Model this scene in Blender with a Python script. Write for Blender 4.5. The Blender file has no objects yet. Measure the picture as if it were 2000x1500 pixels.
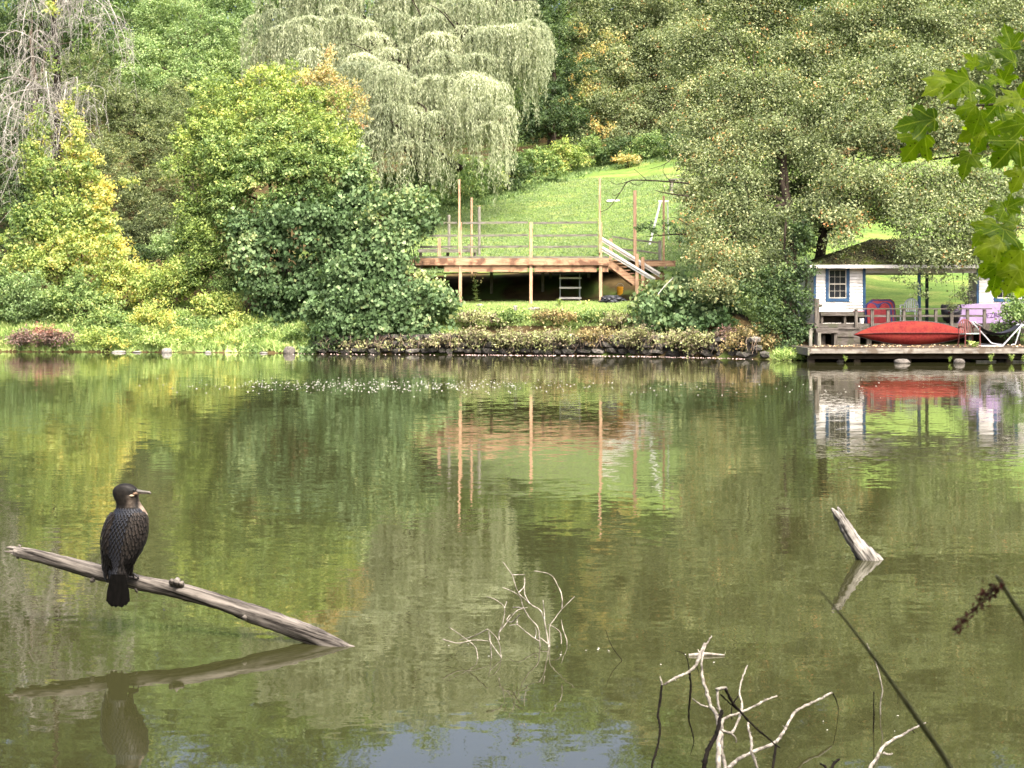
import bpy, bmesh, math, random
import numpy as np
from mathutils import Vector, Matrix, noise as mnoise

SC = bpy.context.scene
COL = SC.collection
# ---------------------------------------------------------------- camera, sky, sun, exposure
F, HZ, H = 2800.0, 596.0, 1.85          # focal length in photo pixels, horizon row, eye height over the water
cam_d = bpy.data.cameras.new('camera')
cam_d.sensor_width = 36.0
cam_d.lens = 36.0 * F / 2000.0
cam_d.shift_y = -(750.0 - HZ) / 2000.0
cam_d.clip_start, cam_d.clip_end = 0.1, 2000.0
cam_d.dof.use_dof = True
cam_d.dof.focus_distance = 12.0
cam_d.dof.aperture_fstop = 11.0
cam = bpy.data.objects.new('camera', cam_d)
cam.location = (0, 0, H)
cam.rotation_euler = (math.pi / 2, 0, 0)
COL.objects.link(cam)
SC.camera = cam

SUN_TO = Vector((0.22, -0.48, 0.85)).normalized()
SUN_ELEV = math.asin(SUN_TO.z)
SUN_ROT = math.atan2(SUN_TO.x, SUN_TO.y)
world = bpy.data.worlds.new('World')
SC.world = world
world.use_nodes = True
wn, wl = world.node_tree.nodes, world.node_tree.links
wn.clear()
sky = wn.new('ShaderNodeTexSky')
sky.sky_type = 'NISHITA'
sky.sun_disc = False
sky.sun_elevation = SUN_ELEV
sky.sun_rotation = SUN_ROT
sky.air_density = 0.6
sky.dust_density = 9.0
sky.ozone_density = 0.4
bgn = wn.new('ShaderNodeBackground')
bgn.inputs['Strength'].default_value = 0.15
wo = wn.new('ShaderNodeOutputWorld')
wl.new(sky.outputs['Color'], bgn.inputs['Color'])
wl.new(bgn.outputs['Background'], wo.inputs['Surface'])
sun_d = bpy.data.lights.new('sun', 'SUN')
sun_d.energy = 1.5
sun_d.angle = math.radians(22)
sun_d.color = (1.0, 0.965, 0.91)
sun = bpy.data.objects.new('sun', sun_d)
sun.rotation_euler = SUN_TO.to_track_quat('Z', 'Y').to_euler()
COL.objects.link(sun)
vs = SC.view_settings
vs.view_transform = 'Standard'
vs.look = 'None'
vs.exposure = 2.1
vs.gamma = 1.0
vs.use_curve_mapping = False
SC.cycles.max_bounces = 6
SC.cycles.diffuse_bounces = 3
SC.cycles.glossy_bounces = 3
SC.cycles.transmission_bounces = 3
SC.cycles.transparent_max_bounces = 4
SC.cycles.use_denoising = True
SC.cycles.caustics_reflective = False
SC.cycles.caustics_refractive = False

# ---------------------------------------------------------------- helpers
rng = np.random.default_rng(11)
R = random.Random(5)
ORG = {}
TRI = [0]


def U(px, py, Y):
    """The point at distance Y that the photograph shows at pixel px, py."""
    return Vector(((px - 1000.0) / F * Y, Y, H - (py - HZ) / F * Y))


def lin(h, k=1.0):
    h = h.lstrip('#')
    out = []
    for i in (0, 2, 4):
        c = int(h[i:i + 2], 16) / 255.0
        out.append((c / 12.92 if c <= 0.04045 else ((c + 0.055) / 1.055) ** 2.4) * k)
    return (*out, 1.0)


def org(o):
    return ORG.get(o.name, Vector((0, 0, 0))) if o is not None else Vector((0, 0, 0))


def tag(o, label=None, cat=None, group=None, kind=None):
    if label: o['label'] = label
    if cat: o['category'] = cat
    if group: o['group'] = group
    if kind: o['kind'] = kind
    return o


def thing(name, label, cat, loc, group=None):
    o = bpy.data.objects.new(name, None)
    o.empty_display_size = 0.1
    COL.objects.link(o)
    o.location = loc
    ORG[o.name] = Vector(loc)
    return tag(o, label, cat, group)


def link_mesh(name, me, m, parent=None, at=None):
    """One object from a mesh whose coordinates are relative to its thing's base (at: where the base lies)."""
    o = bpy.data.objects.new(name, me)
    if m is not None and not me.materials:
        for k in (m if isinstance(m, (list, tuple)) else [m]):
            me.materials.append(k)
    COL.objects.link(o)
    if parent is not None:
        o.parent = parent
        ORG[o.name] = org(parent)
    else:
        o.location = at if at is not None else (0, 0, 0)
        ORG[o.name] = Vector(o.location)
    return o


class MB:
    """Collects faces in world coordinates; build() makes ONE mesh object of them."""
    def __init__(self):
        self.V, self.Fc, self.mi = [], [], []

    def add(self, V, Fs, mi=0):
        b = len(self.V)
        self.V += [tuple(v) for v in V]
        self.Fc += [tuple(b + i for i in f) for f in Fs]
        self.mi += [mi] * len(Fs)
        return self

    def box(self, x0, x1, y0, y1, z0, z1, mi=0):
        V = [(x, y, z) for z in (z0, z1) for y in (y0, y1) for x in (x0, x1)]
        return self.add(V, [(0, 2, 3, 1), (4, 5, 7, 6), (0, 1, 5, 4), (2, 6, 7, 3), (0, 4, 6, 2), (1, 3, 7, 5)], mi)

    def beam(self, p, q, w, h, up=(0, 0, 1), mi=0):
        """A bar from p to q, w across and h along up."""
        p, q = Vector(p), Vector(q)
        d = (q - p).normalized()
        s = d.cross(Vector(up))
        if s.length < 1e-4: s = d.cross(Vector((0, 1, 0)))
        s.normalize()
        u = s.cross(d).normalized()
        V = []
        for e in (p, q):
            for a, b in ((-1, -1), (1, -1), (1, 1), (-1, 1)):
                V.append(e + s * (a * w / 2) + u * (b * h / 2))
        return self.add(V, [(3, 2, 1, 0), (4, 5, 6, 7), (0, 1, 5, 4), (1, 2, 6, 5), (2, 3, 7, 6), (3, 0, 4, 7)], mi)

    def tube(self, pts, rad, n=8, rough=0.0, seed=0, mi=0):
        V, Fs = tube(pts, rad, n, rough, seed)
        return self.add(V, Fs, mi)

    def build(self, name, m, parent=None, at=None, smooth=False, bevel=0.0, label=None):
        o0 = org(parent) if parent is not None else (Vector(at) if at is not None else Vector((0, 0, 0)))
        me = bpy.data.meshes.new(name)
        me.from_pydata([(v[0] - o0.x, v[1] - o0.y, v[2] - o0.z) for v in self.V], [], self.Fc)
        if any(self.mi):
            me.polygons.foreach_set('material_index', self.mi)
        if bevel:
            bm = bmesh.new()
            bm.from_mesh(me)
            bmesh.ops.bevel(bm, geom=bm.edges[:], offset=bevel, segments=1, affect='EDGES', clamp_overlap=True)
            bm.to_mesh(me)
            bm.free()
        if smooth:
            me.polygons.foreach_set('use_smooth', [True] * len(me.polygons))
        me.update()
        TRI[0] += len(me.loops) - 2 * len(me.polygons)
        o = link_mesh(name, me, m, parent, o0)
        if label: o['label'] = label
        return o


def tube(pts, rad, n=8, rough=0.0, seed=0):
    pts = [Vector(p) for p in pts]
    V, Fs = [], []
    up = Vector((0.13, 0.21, 1.0))
    t0 = (pts[1] - pts[0]).normalized()
    s = t0.cross(up)
    if s.length < 0.05: s = t0.cross(Vector((1, 0, 0)))
    s.normalize()
    for i, p in enumerate(pts):
        t = (pts[min(i + 1, len(pts) - 1)] - pts[max(i - 1, 0)]).normalized()
        s = (s - t * s.dot(t)).normalized()
        u = t.cross(s)
        r = rad[i] if not isinstance(rad, float) else rad
        for k in range(n):
            a = 2 * math.pi * k / n
            rr = r
            if rough:
                rr *= 1 + rough * mnoise.noise(Vector((math.cos(a) * 1.6 + seed, math.sin(a) * 1.6, i * 0.55)))
            V.append(p + (s * math.cos(a) + u * math.sin(a)) * rr)
    for i in range(len(pts) - 1):
        for k in range(n):
            a, b = i * n + k, i * n + (k + 1) % n
            Fs.append((a, b, b + n, a + n))
    Fs.append(tuple(reversed(range(n))))
    Fs.append(tuple(range((len(pts) - 1) * n, len(pts) * n)))
    return V, Fs


def smooth_path(pts, k=4):
    """Catmull-Rom through the points (values of any equal length)."""
    P = [np.array(p, float) for p in pts]
    out = []
    for i in range(len(P) - 1):
        a, b, c, d = P[max(i - 1, 0)], P[i], P[i + 1], P[min(i + 2, len(P) - 1)]
        for j in range(k):
            t = j / k
            out.append(0.5 * (2 * b + (c - a) * t + (2 * a - 5 * b + 4 * c - d) * t * t + (3 * b - a - 3 * c + d) * t ** 3))
    out.append(P[-1])
    return out


# ---------------------------------------------------------------- materials
MATS = {}


def new_mat(name):
    m = bpy.data.materials.new(name)
    m.use_nodes = True
    nt = m.node_tree
    p = nt.nodes['Principled BSDF']
    MATS[name] = m
    return m, nt, nt.nodes, nt.links, p


def ramp_node(nodes, stops, mode='LINEAR'):
    r = nodes.new('ShaderNodeValToRGB')
    e = r.color_ramp.elements
    r.color_ramp.interpolation = mode
    while len(e) < len(stops): e.new(0.5)
    for i, (p, c) in enumerate(stops):
        e[i].position = p
        e[i].color = c
    return r


def surf(name, c1, c2, scale=(6, 6, 6), rough=0.75, spec=0.25, detail=5.0, bump=0.0, bscale=None, lo=0.35, hi=0.65, c3=None, dirt=None, metal=0.0, rot=None):
    """Two colours broken up by noise (scale per axis, so grain can run along one), a fine bump, optional third colour in patches."""
    m, nt, nodes, links, p = new_mat(name)
    tc = nodes.new('ShaderNodeTexCoord')
    mp = nodes.new('ShaderNodeMapping')
    mp.inputs['Scale'].default_value = scale
    src = tc.outputs['Object']
    if rot:
        mr = nodes.new('ShaderNodeMapping')
        mr.inputs['Rotation'].default_value = rot
        links.new(src, mr.inputs['Vector'])
        src = mr.outputs['Vector']
    links.new(src, mp.inputs['Vector'])
    nz = nodes.new('ShaderNodeTexNoise')
    nz.inputs['Scale'].default_value = 1.0
    nz.inputs['Detail'].default_value = detail
    nz.inputs['Roughness'].default_value = 0.6
    links.new(mp.outputs['Vector'], nz.inputs['Vector'])
    r = ramp_node(nodes, [(lo, c1), (hi, c2)])
    links.new(nz.outputs['Fac'], r.inputs['Fac'])
    col = r.outputs['Color']
    if c3 is not None:
        n2 = nodes.new('ShaderNodeTexNoise')
        n2.inputs['Scale'].default_value = dirt or 1.5
        n2.inputs['Detail'].default_value = 6.0
        links.new(tc.outputs['Object'], n2.inputs['Vector'])
        r2 = ramp_node(nodes, [(0.5, (0, 0, 0, 1)), (0.62, (1, 1, 1, 1))])
        links.new(n2.outputs['Fac'], r2.inputs['Fac'])
        mx = nodes.new('ShaderNodeMix')
        mx.data_type = 'RGBA'
        links.new(r2.outputs['Color'], mx.inputs['Factor'])
        links.new(col, mx.inputs['A'])
        mx.inputs['B'].default_value = c3
        col = mx.outputs['Result']
    links.new(col, p.inputs['Base Color'])
    p.inputs['Roughness'].default_value = rough
    p.inputs['Specular IOR Level'].default_value = spec
    p.inputs['Metallic'].default_value = metal
    if bump:
        nb = nodes.new('ShaderNodeTexNoise')
        nb.inputs['Scale'].default_value = 1.0
        nb.inputs['Detail'].default_value = 6.0
        mb = nodes.new('ShaderNodeMapping')
        mb.inputs['Scale'].default_value = bscale or tuple(s * 2 for s in scale)
        links.new(src, mb.inputs['Vector'])
        links.new(mb.outputs['Vector'], nb.inputs['Vector'])
        b = nodes.new('ShaderNodeBump')
        b.inputs['Strength'].default_value = 0.6
        b.inputs['Distance'].default_value = bump
        links.new(nb.outputs['Fac'], b.inputs['Height'])
        links.new(b.outputs['Normal'], p.inputs['Normal'])
    return m


def soft(c, k=0.24, b=1.12):
    y = 0.25 * c[0] + 0.65 * c[1] + 0.10 * c[2]
    return tuple((v * (1 - k) + y * k) * b for v in c[:3]) + (1.0,)


def leafmat(name, stops, trans=0.32, rough=0.55, spec=0.22):
    """Leaf colour from each leaf's own tone; light comes through the blade."""
    m, nt, nodes, links, p = new_mat(name)
    at = nodes.new('ShaderNodeAttribute')
    at.attribute_name = 'tone'
    r = ramp_node(nodes, [(q, soft(c)) for q, c in stops])
    links.new(at.outputs['Fac'], r.inputs['Fac'])
    links.new(r.outputs['Color'], p.inputs['Base Color'])
    p.inputs['Roughness'].default_value = rough
    p.inputs['Specular IOR Level'].default_value = spec
    tr = nodes.new('ShaderNodeBsdfTranslucent')
    mu = nodes.new('ShaderNodeMix')
    mu.data_type = 'RGBA'
    mu.blend_type = 'MULTIPLY'
    mu.inputs['Factor'].default_value = 1.0
    links.new(r.outputs['Color'], mu.inputs['A'])
    mu.inputs['B'].default_value = (1.3, 1.4, 0.8, 1)
    links.new(mu.outputs['Result'], tr.inputs['Color'])
    ms = nodes.new('ShaderNodeMixShader')
    ms.inputs['Fac'].default_value = trans
    links.new(p.outputs['BSDF'], ms.inputs[1])
    links.new(tr.outputs['BSDF'], ms.inputs[2])
    links.new(ms.outputs['Shader'], nodes['Material Output'].inputs['Surface'])
    return m


L_LIME = leafmat('leaf_lime', [(0, lin('4a6420')), (0.4, lin('7d962c')), (0.75, lin('a5b13a')), (0.93, lin('c4b93a')), (1, lin('d6b92c'))])
L_GREEN = leafmat('leaf_green', [(0, lin('3c5a22')), (0.5, lin('648234')), (0.85, lin('8fa548')), (1, lin('b5b64e'))])
L_MID = leafmat('leaf_mid', [(0, lin('44602e')), (0.5, lin('72904a')), (1, lin('a2b664'))])
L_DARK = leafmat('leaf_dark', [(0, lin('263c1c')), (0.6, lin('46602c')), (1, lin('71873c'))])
L_OLIVE = leafmat('leaf_olive', [(0, lin('3a4826')), (0.5, lin('61703c')), (0.9, lin('889250')), (1, lin('a39c4c'))])
L_VINE = leafmat('leaf_vine', [(0, lin('2c461c')), (0.5, lin('52703a')), (0.9, lin('7f9656')), (1, lin('a3ac5c'))], trans=0.25, rough=0.5, spec=0.14)
L_CREEP = leafmat('leaf_creeper', [(0, lin('4c6a26')), (0.4, lin('869c38')), (0.75, lin('aeb03c')), (1, lin('d3b830'))], trans=0.36)
L_WILLOW = leafmat('leaf_willow', [(0, lin('4f5e3c')), (0.5, lin('869066')), (1, lin('b5ba90'))], trans=0.28)
L_AUT = leafmat('leaf_autumn', [(0, lin('333f1e')), (0.4, lin('657542')), (0.78, lin('929c62')), (0.955, lin('b0ac66')), (0.985, lin('c9a44c')), (1, lin('c98840'))])
L_GOLD = leafmat('leaf_gold', [(0, lin('6c7a42')), (0.55, lin('a3a04c')), (1, lin('cfa040'))])
L_PINK = leafmat('leaf_pink', [(0, lin('8a8a3c')), (0.5, lin('b8a65a')), (1, lin('cf8c62'))])
L_RUST = leafmat('leaf_rust', [(0, lin('4a3e36')), (0.4, lin('6c5a4e')), (0.75, lin('7c5448')), (1, lin('94796a'))], trans=0.2)
L_DRY = leafmat('leaf_dry', [(0, lin('574a3a')), (0.4, lin('7d7250')), (0.7, lin('7c8a44')), (1, lin('b5b468'))], trans=0.22)
L_BROWN = leafmat('leaf_brown', [(0, lin('4f4630')), (0.5, lin('7f7838')), (1, lin('b08e52'))], trans=0.22)
L_MOWN = leafmat('leaf_mown', [(0, lin('465f2e')), (0.5, lin('647c3e')), (1, lin('858f52'))], trans=0.25)
L_GRASS = leafmat('leaf_grass', [(0, lin('56752a')), (0.5, lin('86a23c')), (1, lin('b5bf62'))], trans=0.3)

BARK = surf('bark', lin('2c2620'), lin('554c40'), (7, 7, 2.2), 0.95, 0.1, bump=0.02)
DEADTWIG = surf('dead_twig_grey', lin('6c6a62'), lin('a5a298'), (5, 5, 5), 0.9, 0.1)
BARK_DARK = surf('bark_dark', lin('1c1814'), lin('3a332b'), (7, 7, 2.2), 0.95, 0.1, bump=0.02)
DEADWOOD = surf('dead_wood', lin('8d8a80'), lin('c9c6ba'), (5, 5, 5), 0.9, 0.1)
SILVER = surf('silver_wood', lin('a5a294'), lin('dcd9cc'), (5, 5, 5), 0.9, 0.1)
# ---------------------------------------------------------------- terrain: shore line, heights, rays onto it
_sp = [(-900, 686), (0, 687), (300, 688), (600, 690), (900, 692), (1200, 694), (1400, 698), (1500, 702), (1600, 705), (2000, 706), (2900, 706)]
_sy = [H * F / (r - HZ) for _, r in _sp]
_sx = [(p - 1000) / F * y for (p, _), y in zip(_sp, _sy)]


def shore(x):
    return np.interp(x, _sx, _sy)


def gz(x, y):
    """Height of the ground."""
    x, y = np.asarray(x, float), np.asarray(y, float)
    d = y - shore(x)
    zl = np.interp(d, [-60, -4, -0.1, 0.3, 0.9, 3, 6.2, 7.6, 9, 31, 50, 80, 130, 400], [-0.9, -0.8, -0.1, 0.2, 0.75, 1.75, 2.15, 3.05, 3.3, 8.6, 13.2, 23, 38, 60])
    zr = np.interp(d, [-60, -4, -0.1, 0.5, 3, 7, 28, 45, 50, 80, 130, 400], [-0.9, -0.8, -0.1, 0.2, 0.55, 1.05, 4.6, 11.6, 13.2, 23, 38, 60])
    w = np.clip((x - 7.6) / (2.2 + np.clip(d - 6, 0, 60) * .7), 0, 1)
    w = w * w * (3 - 2 * w)
    z = zl * (1 - w) + zr * w
    near = np.interp(y, [-40, 1.0, 3.6, 5.4, 8], [0.9, 0.34, 0.1, -0.5, -0.9])
    z = np.where(y < 8, np.maximum(near, -0.9), z)
    z = z + 0.10 * np.sin(x * 0.41 + y * 0.23) * np.clip((d - 8) / 10, 0, 1) + 0.05 * np.sin(x * 1.1 - y * 0.7) * np.clip((d - 8) / 10, 0, 1)
    return z


def gz1(x, y):
    return float(gz(x, y))


def hit(px, py, y0=46.0):
    """Where the line of sight through a pixel meets the ground."""
    Y = y0
    while Y < 160:
        p = U(px, py, Y)
        if p.z <= gz1(p.x, Y): return p
        Y += 0.15
    return U(px, py, 160)


def on_ground(px, Y, sink=0.0):
    x = (px - 1000) / F * Y
    return Vector((x, Y, gz1(x, Y) - sink))


def grid_sheet(name, xs, ys, m, keep=None, lift=0.0):
    X, Yg = np.meshgrid(xs, ys)
    Z = gz(X, Yg) + lift
    V = np.stack([X, Yg, Z], -1).reshape(-1, 3)
    nx, ny = len(xs), len(ys)
    i = np.arange((ny - 1) * (nx - 1))
    a = (i // (nx - 1)) * nx + i % (nx - 1)
    Q = np.stack([a, a + 1, a + nx + 1, a + nx], 1)
    if keep is not None:
        c = V[Q].mean(1)
        Q = Q[keep(c[:, 0], c[:, 1])]
        used = np.unique(Q)
        mp = np.zeros(len(V), int)
        mp[used] = np.arange(len(used))
        V, Q = V[used], mp[Q]
    me = bpy.data.meshes.new(name)
    me.from_pydata(V.tolist(), [], Q.tolist())
    me.polygons.foreach_set('use_smooth', [True] * len(me.polygons))
    TRI[0] += 2 * len(Q)
    return link_mesh(name, me, m)


SOIL = surf('soil', lin('2b2418'), lin('574a30'), (0.9, 0.9, 0.9), 1.0, 0.05, 8, c3=lin('47562a'), dirt=0.6)
LAWN = None


def make_lawn_mat():
    m, nt, nodes, links, p = new_mat('lawn_grass')
    tc = nodes.new('ShaderNodeTexCoord')
    def nz(scale, detail):
        mp = nodes.new('ShaderNodeMapping')
        mp.inputs['Scale'].default_value = scale
        links.new(tc.outputs['Object'], mp.inputs['Vector'])
        n = nodes.new('ShaderNodeTexNoise')
        n.inputs['Scale'].default_value = 1.0
        n.inputs['Detail'].default_value = detail
        n.inputs['Roughness'].default_value = 0.65
        links.new(mp.outputs['Vector'], n.inputs['Vector'])
        return n
    a, b, c = nz((0.35, 0.8, 0.8), 5), nz((1.2, 3.5, 3.5), 6), nz((14, 5, 5), 3)
    r1 = ramp_node(nodes, [(0.32, lin('4a6234')), (0.52, lin('60763c')), (0.7, lin('7c824e'))])
    links.new(a.outputs['Fac'], r1.inputs['Fac'])
    r2 = ramp_node(nodes, [(0.3, (0.72, 0.76, 0.66, 1)), (0.7, (1.18, 1.14, 1.1, 1))])
    links.new(b.outputs['Fac'], r2.inputs['Fac'])
    r3 = ramp_node(nodes, [(0.3, (0.72, 0.76, 0.66, 1)), (0.7, (1.2, 1.16, 1.1, 1))])
    links.new(c.outputs['Fac'], r3.inputs['Fac'])
    col = r1.outputs['Color']
    for r in (r2, r3):
        mx = nodes.new('ShaderNodeMix')
        mx.data_type = 'RGBA'
        mx.blend_type = 'MULTIPLY'
        mx.inputs['Factor'].default_value = 1
        links.new(col, mx.inputs['A'])
        links.new(r.outputs['Color'], mx.inputs['B'])
        col = mx.outputs['Result']
    links.new(col, p.inputs['Base Color'])
    p.inputs['Roughness'].default_value = 0.9
    p.inputs['Specular IOR Level'].default_value = 0.1
    bp = nodes.new('ShaderNodeBump')
    bp.inputs['Strength'].default_value = 0.5
    bp.inputs['Distance'].default_value = 0.08
    links.new(b.outputs['Fac'], bp.inputs['Height'])
    links.new(bp.outputs['Normal'], p.inputs['Normal'])
    return m


LAWN = make_lawn_mat()
xs = np.concatenate([np.arange(-260, -45, 8), np.arange(-45, 55, 1.0), np.arange(55, 261, 8)])
ys = np.concatenate([np.arange(-60, 0, 6), np.arange(0, 9, 0.5), np.arange(9, 44, 4), np.arange(44, 66, 0.35), np.arange(66, 130, 1.5), np.arange(130, 401, 15)])
tag(grid_sheet('ground', xs, ys, SOIL), 'brown soil and leaf litter of the pond banks and wooded hill', 'ground', kind='structure')

# the mown slope: in front of a line of shrubs that runs up to the right
_hedge = [hit(x, y) for x, y in ((800, 425), (870, 405), (960, 388), (1060, 357), (1160, 330), (1250, 312), (1340, 302), (1450, 296))]
_hx, _hy = [p.x for p in _hedge], [p.y for p in _hedge]


def in_lawn(x, y):
    top = np.interp(x, _hx + [60], _hy + [_hy[-1] + 2])
    d = y - shore(x)
    left = -4.6 - (y - 60) * 0.06
    front = np.where(x < 6.4, 8.6, np.where(x < 8.6, 5.2, 6.0))
    return (y < top) & (d > front) & (x > left) & (x < 40)


tag(grid_sheet('lawn', np.arange(-12, 42, 0.3), np.arange(50, 112, 0.3), LAWN, in_lawn, 0.05), 'sunlit mown lawn sloping up behind the deck', 'lawn', kind='structure')


# ---------------------------------------------------------------- water
def make_water():
    m, nt, nodes, links, p = new_mat('pond_water')
    tc = nodes.new('ShaderNodeTexCoord')

    def nz(scale, detail, rot=0.0):
        mp = nodes.new('ShaderNodeMapping')
        mp.inputs['Scale'].default_value = scale
        mp.inputs['Rotation'].default_value = (0, 0, rot)
        links.new(tc.outputs['Object'], mp.inputs['Vector'])
        n = nodes.new('ShaderNodeTexNoise')
        n.inputs['Scale'].default_value = 1.0
        n.inputs['Detail'].default_value = detail
        n.inputs['Roughness'].default_value = 0.55
        links.new(mp.outputs['Vector'], n.inputs['Vector'])
        return n

    def vm(op, a, b=None, scale=None):
        v = nodes.new('ShaderNodeVectorMath')
        v.operation = op
        links.new(a, v.inputs[0])
        if b is not None:
            if isinstance(b, tuple): v.inputs[1].default_value = b
            else: links.new(b, v.inputs[1])
        if scale is not None:
            if isinstance(scale, float): v.inputs['Scale'].default_value = scale
            else: links.new(scale, v.inputs['Scale'])
        return v.outputs['Vector']

    ripple = vm('SUBTRACT', nz((4.2, 11, 1), 4, 0.10).outputs['Color'], (0.5, 0.5, 0.5))
    swell = vm('SUBTRACT', nz((0.55, 1.3, 1), 2, -0.2).outputs['Color'], (0.5, 0.5, 0.5))
    # gusts: bands of ruffled and smooth water; the strip under the far bank lies sheltered
    gust = nz((0.05, 0.16, 1), 3)
    gr = ramp_node(nodes, [(0.36, (0.35, 0.35, 0.35, 1)), (0.62, (1, 1, 1, 1))])
    links.new(gust.outputs['Fac'], gr.inputs['Fac'])
    at = nodes.new('ShaderNodeAttribute')
    at.attribute_name = 'ruffle'
    mm = nodes.new('ShaderNodeMath')
    mm.operation = 'MULTIPLY'
    links.new(gr.outputs['Color'], mm.inputs[0])
    links.new(at.outputs['Fac'], mm.inputs[1])
    a = vm('SCALE', ripple, scale=mm.outputs[0])
    fine = vm('SUBTRACT', nz((7.5, 15, 1), 2, 0.3).outputs['Color'], (0.5, 0.5, 0.5))
    a = vm('MULTIPLY', a, (0.042, 0.072, 0.0))
    a = vm('ADD', a, vm('MULTIPLY', fine, (0.016, 0.020, 0.0)))
    b = vm('MULTIPLY', swell, (0.01, 0.018, 0.0))
    b = vm('SCALE', b, scale=at.outputs['Fac'])
    n = vm('NORMALIZE', vm('ADD', vm('ADD', a, b), (0, 0, 1)))
    links.new(n, p.inputs['Normal'])
    p.inputs['Base Color'].default_value = (0.024, 0.0245, 0.009, 1)
    p.inputs['Roughness'].default_value = 0.02
    p.inputs['IOR'].default_value = 1.65
    p.inputs['Specular IOR Level'].default_value = 0.5
    return m


WATER = make_water()


def build_water():
    xs = np.concatenate([np.arange(-260, -40, 20), np.arange(-40, 46, 2.0), np.arange(46, 261, 20)])
    rows = []
    for x in xs:
        s = float(shore(x))
        rows.append(np.concatenate([np.array([2.0, 4, 5, 6, 7, 8, 9, 10, 12, 14, 17, 20, 25, 30, 35, 39]), np.array([s - 7.4]), np.linspace(s - 6.6, s + 0.5, 11)]))
    V, ru = [], []
    for x, r in zip(xs, rows):
        s = float(shore(x))
        for y in r:
            V.append((x, y, 0.0))
            # sheltered within some metres of the far bank
            k = (s - y - 4.2 - 0.5 * math.sin(x * 0.35) - 0.3 * math.sin(x * 1.3)) / 1.2
            ru.append((0.14 + 0.86 * min(1, max(0, k))) * float(np.interp(y, [5, 8, 10, 14, 20], [.3, .34, .5, .85, 1])))
    n = len(rows[0])
    Q = [(i * n + j, (i + 1) * n + j, (i + 1) * n + j + 1, i * n + j + 1) for i in range(len(xs) - 1) for j in range(n - 1)]
    me = bpy.data.meshes.new('pond_water')
    me.from_pydata(V, [], Q)
    a = me.attributes.new('ruffle', 'FLOAT', 'POINT')
    a.data.foreach_set('value', ru)
    TRI[0] += 2 * len(Q)
    return link_mesh('pond_water', me, WATER)


tag(build_water(), 'still olive green pond water mirroring the trees', 'pond', kind='structure')
# ---------------------------------------------------------------- foliage
def unit(v):
    return v / np.maximum(np.linalg.norm(v, axis=-1, keepdims=True), 1e-9)


def leaves_mesh(name, V, tone, m, parent=None, at=None):
    """V: (leaves, corners, 3) in world coordinates; every leaf one small face with its own tone."""
    N, k, _ = V.shape
    o0 = org(parent) if parent is not None else Vector(at or (0, 0, 0))
    co = (V - np.array(o0)).astype(np.float32).reshape(-1)
    me = bpy.data.meshes.new(name)
    me.vertices.add(N * k)
    me.vertices.foreach_set('co', co)
    me.loops.add(N * k)
    me.loops.foreach_set('vertex_index', np.arange(N * k, dtype=np.int32))
    me.polygons.add(N)
    me.polygons.foreach_set('loop_start', np.arange(0, N * k, k, dtype=np.int32))
    a = me.attributes.new('tone', 'FLOAT', 'FACE')
    a.data.foreach_set('value', np.clip(tone, 0, 1).astype(np.float32))
    me.update(calc_edges=True)
    TRI[0] += N * (k - 2)
    return link_mesh(name, me, m, parent, o0)


def blades(P, d, n, L, W, shape='leaf', fold=0.12):
    """Corner points of leaves at P that point along d with face normal n."""
    n = unit(n - d * (n * d).sum(-1, keepdims=True))
    s = np.cross(d, n)
    L, W = np.asarray(L).reshape(-1, 1), np.asarray(W).reshape(-1, 1)
    if shape == 'leaf':
        return np.stack([P - d * L * .5, P + s * W * .5 - d * L * .08 + n * W * fold, P + d * L * .5, P - s * W * .5 - d * L * .08 + n * W * fold], 1)
    # heart-shaped vine leaf, tip along d
    q = [(-.30, 0, -.04), (-.50, .26, .03), (-.16, .52, .08), (.22, .36, .03), (.56, 0, -.10), (.22, -.36, .03), (-.16, -.52, .08), (-.50, -.26, .03)]
    return np.stack([P + d * L * a + s * W * b + n * W * c for a, b, c in q], 1)


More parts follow.
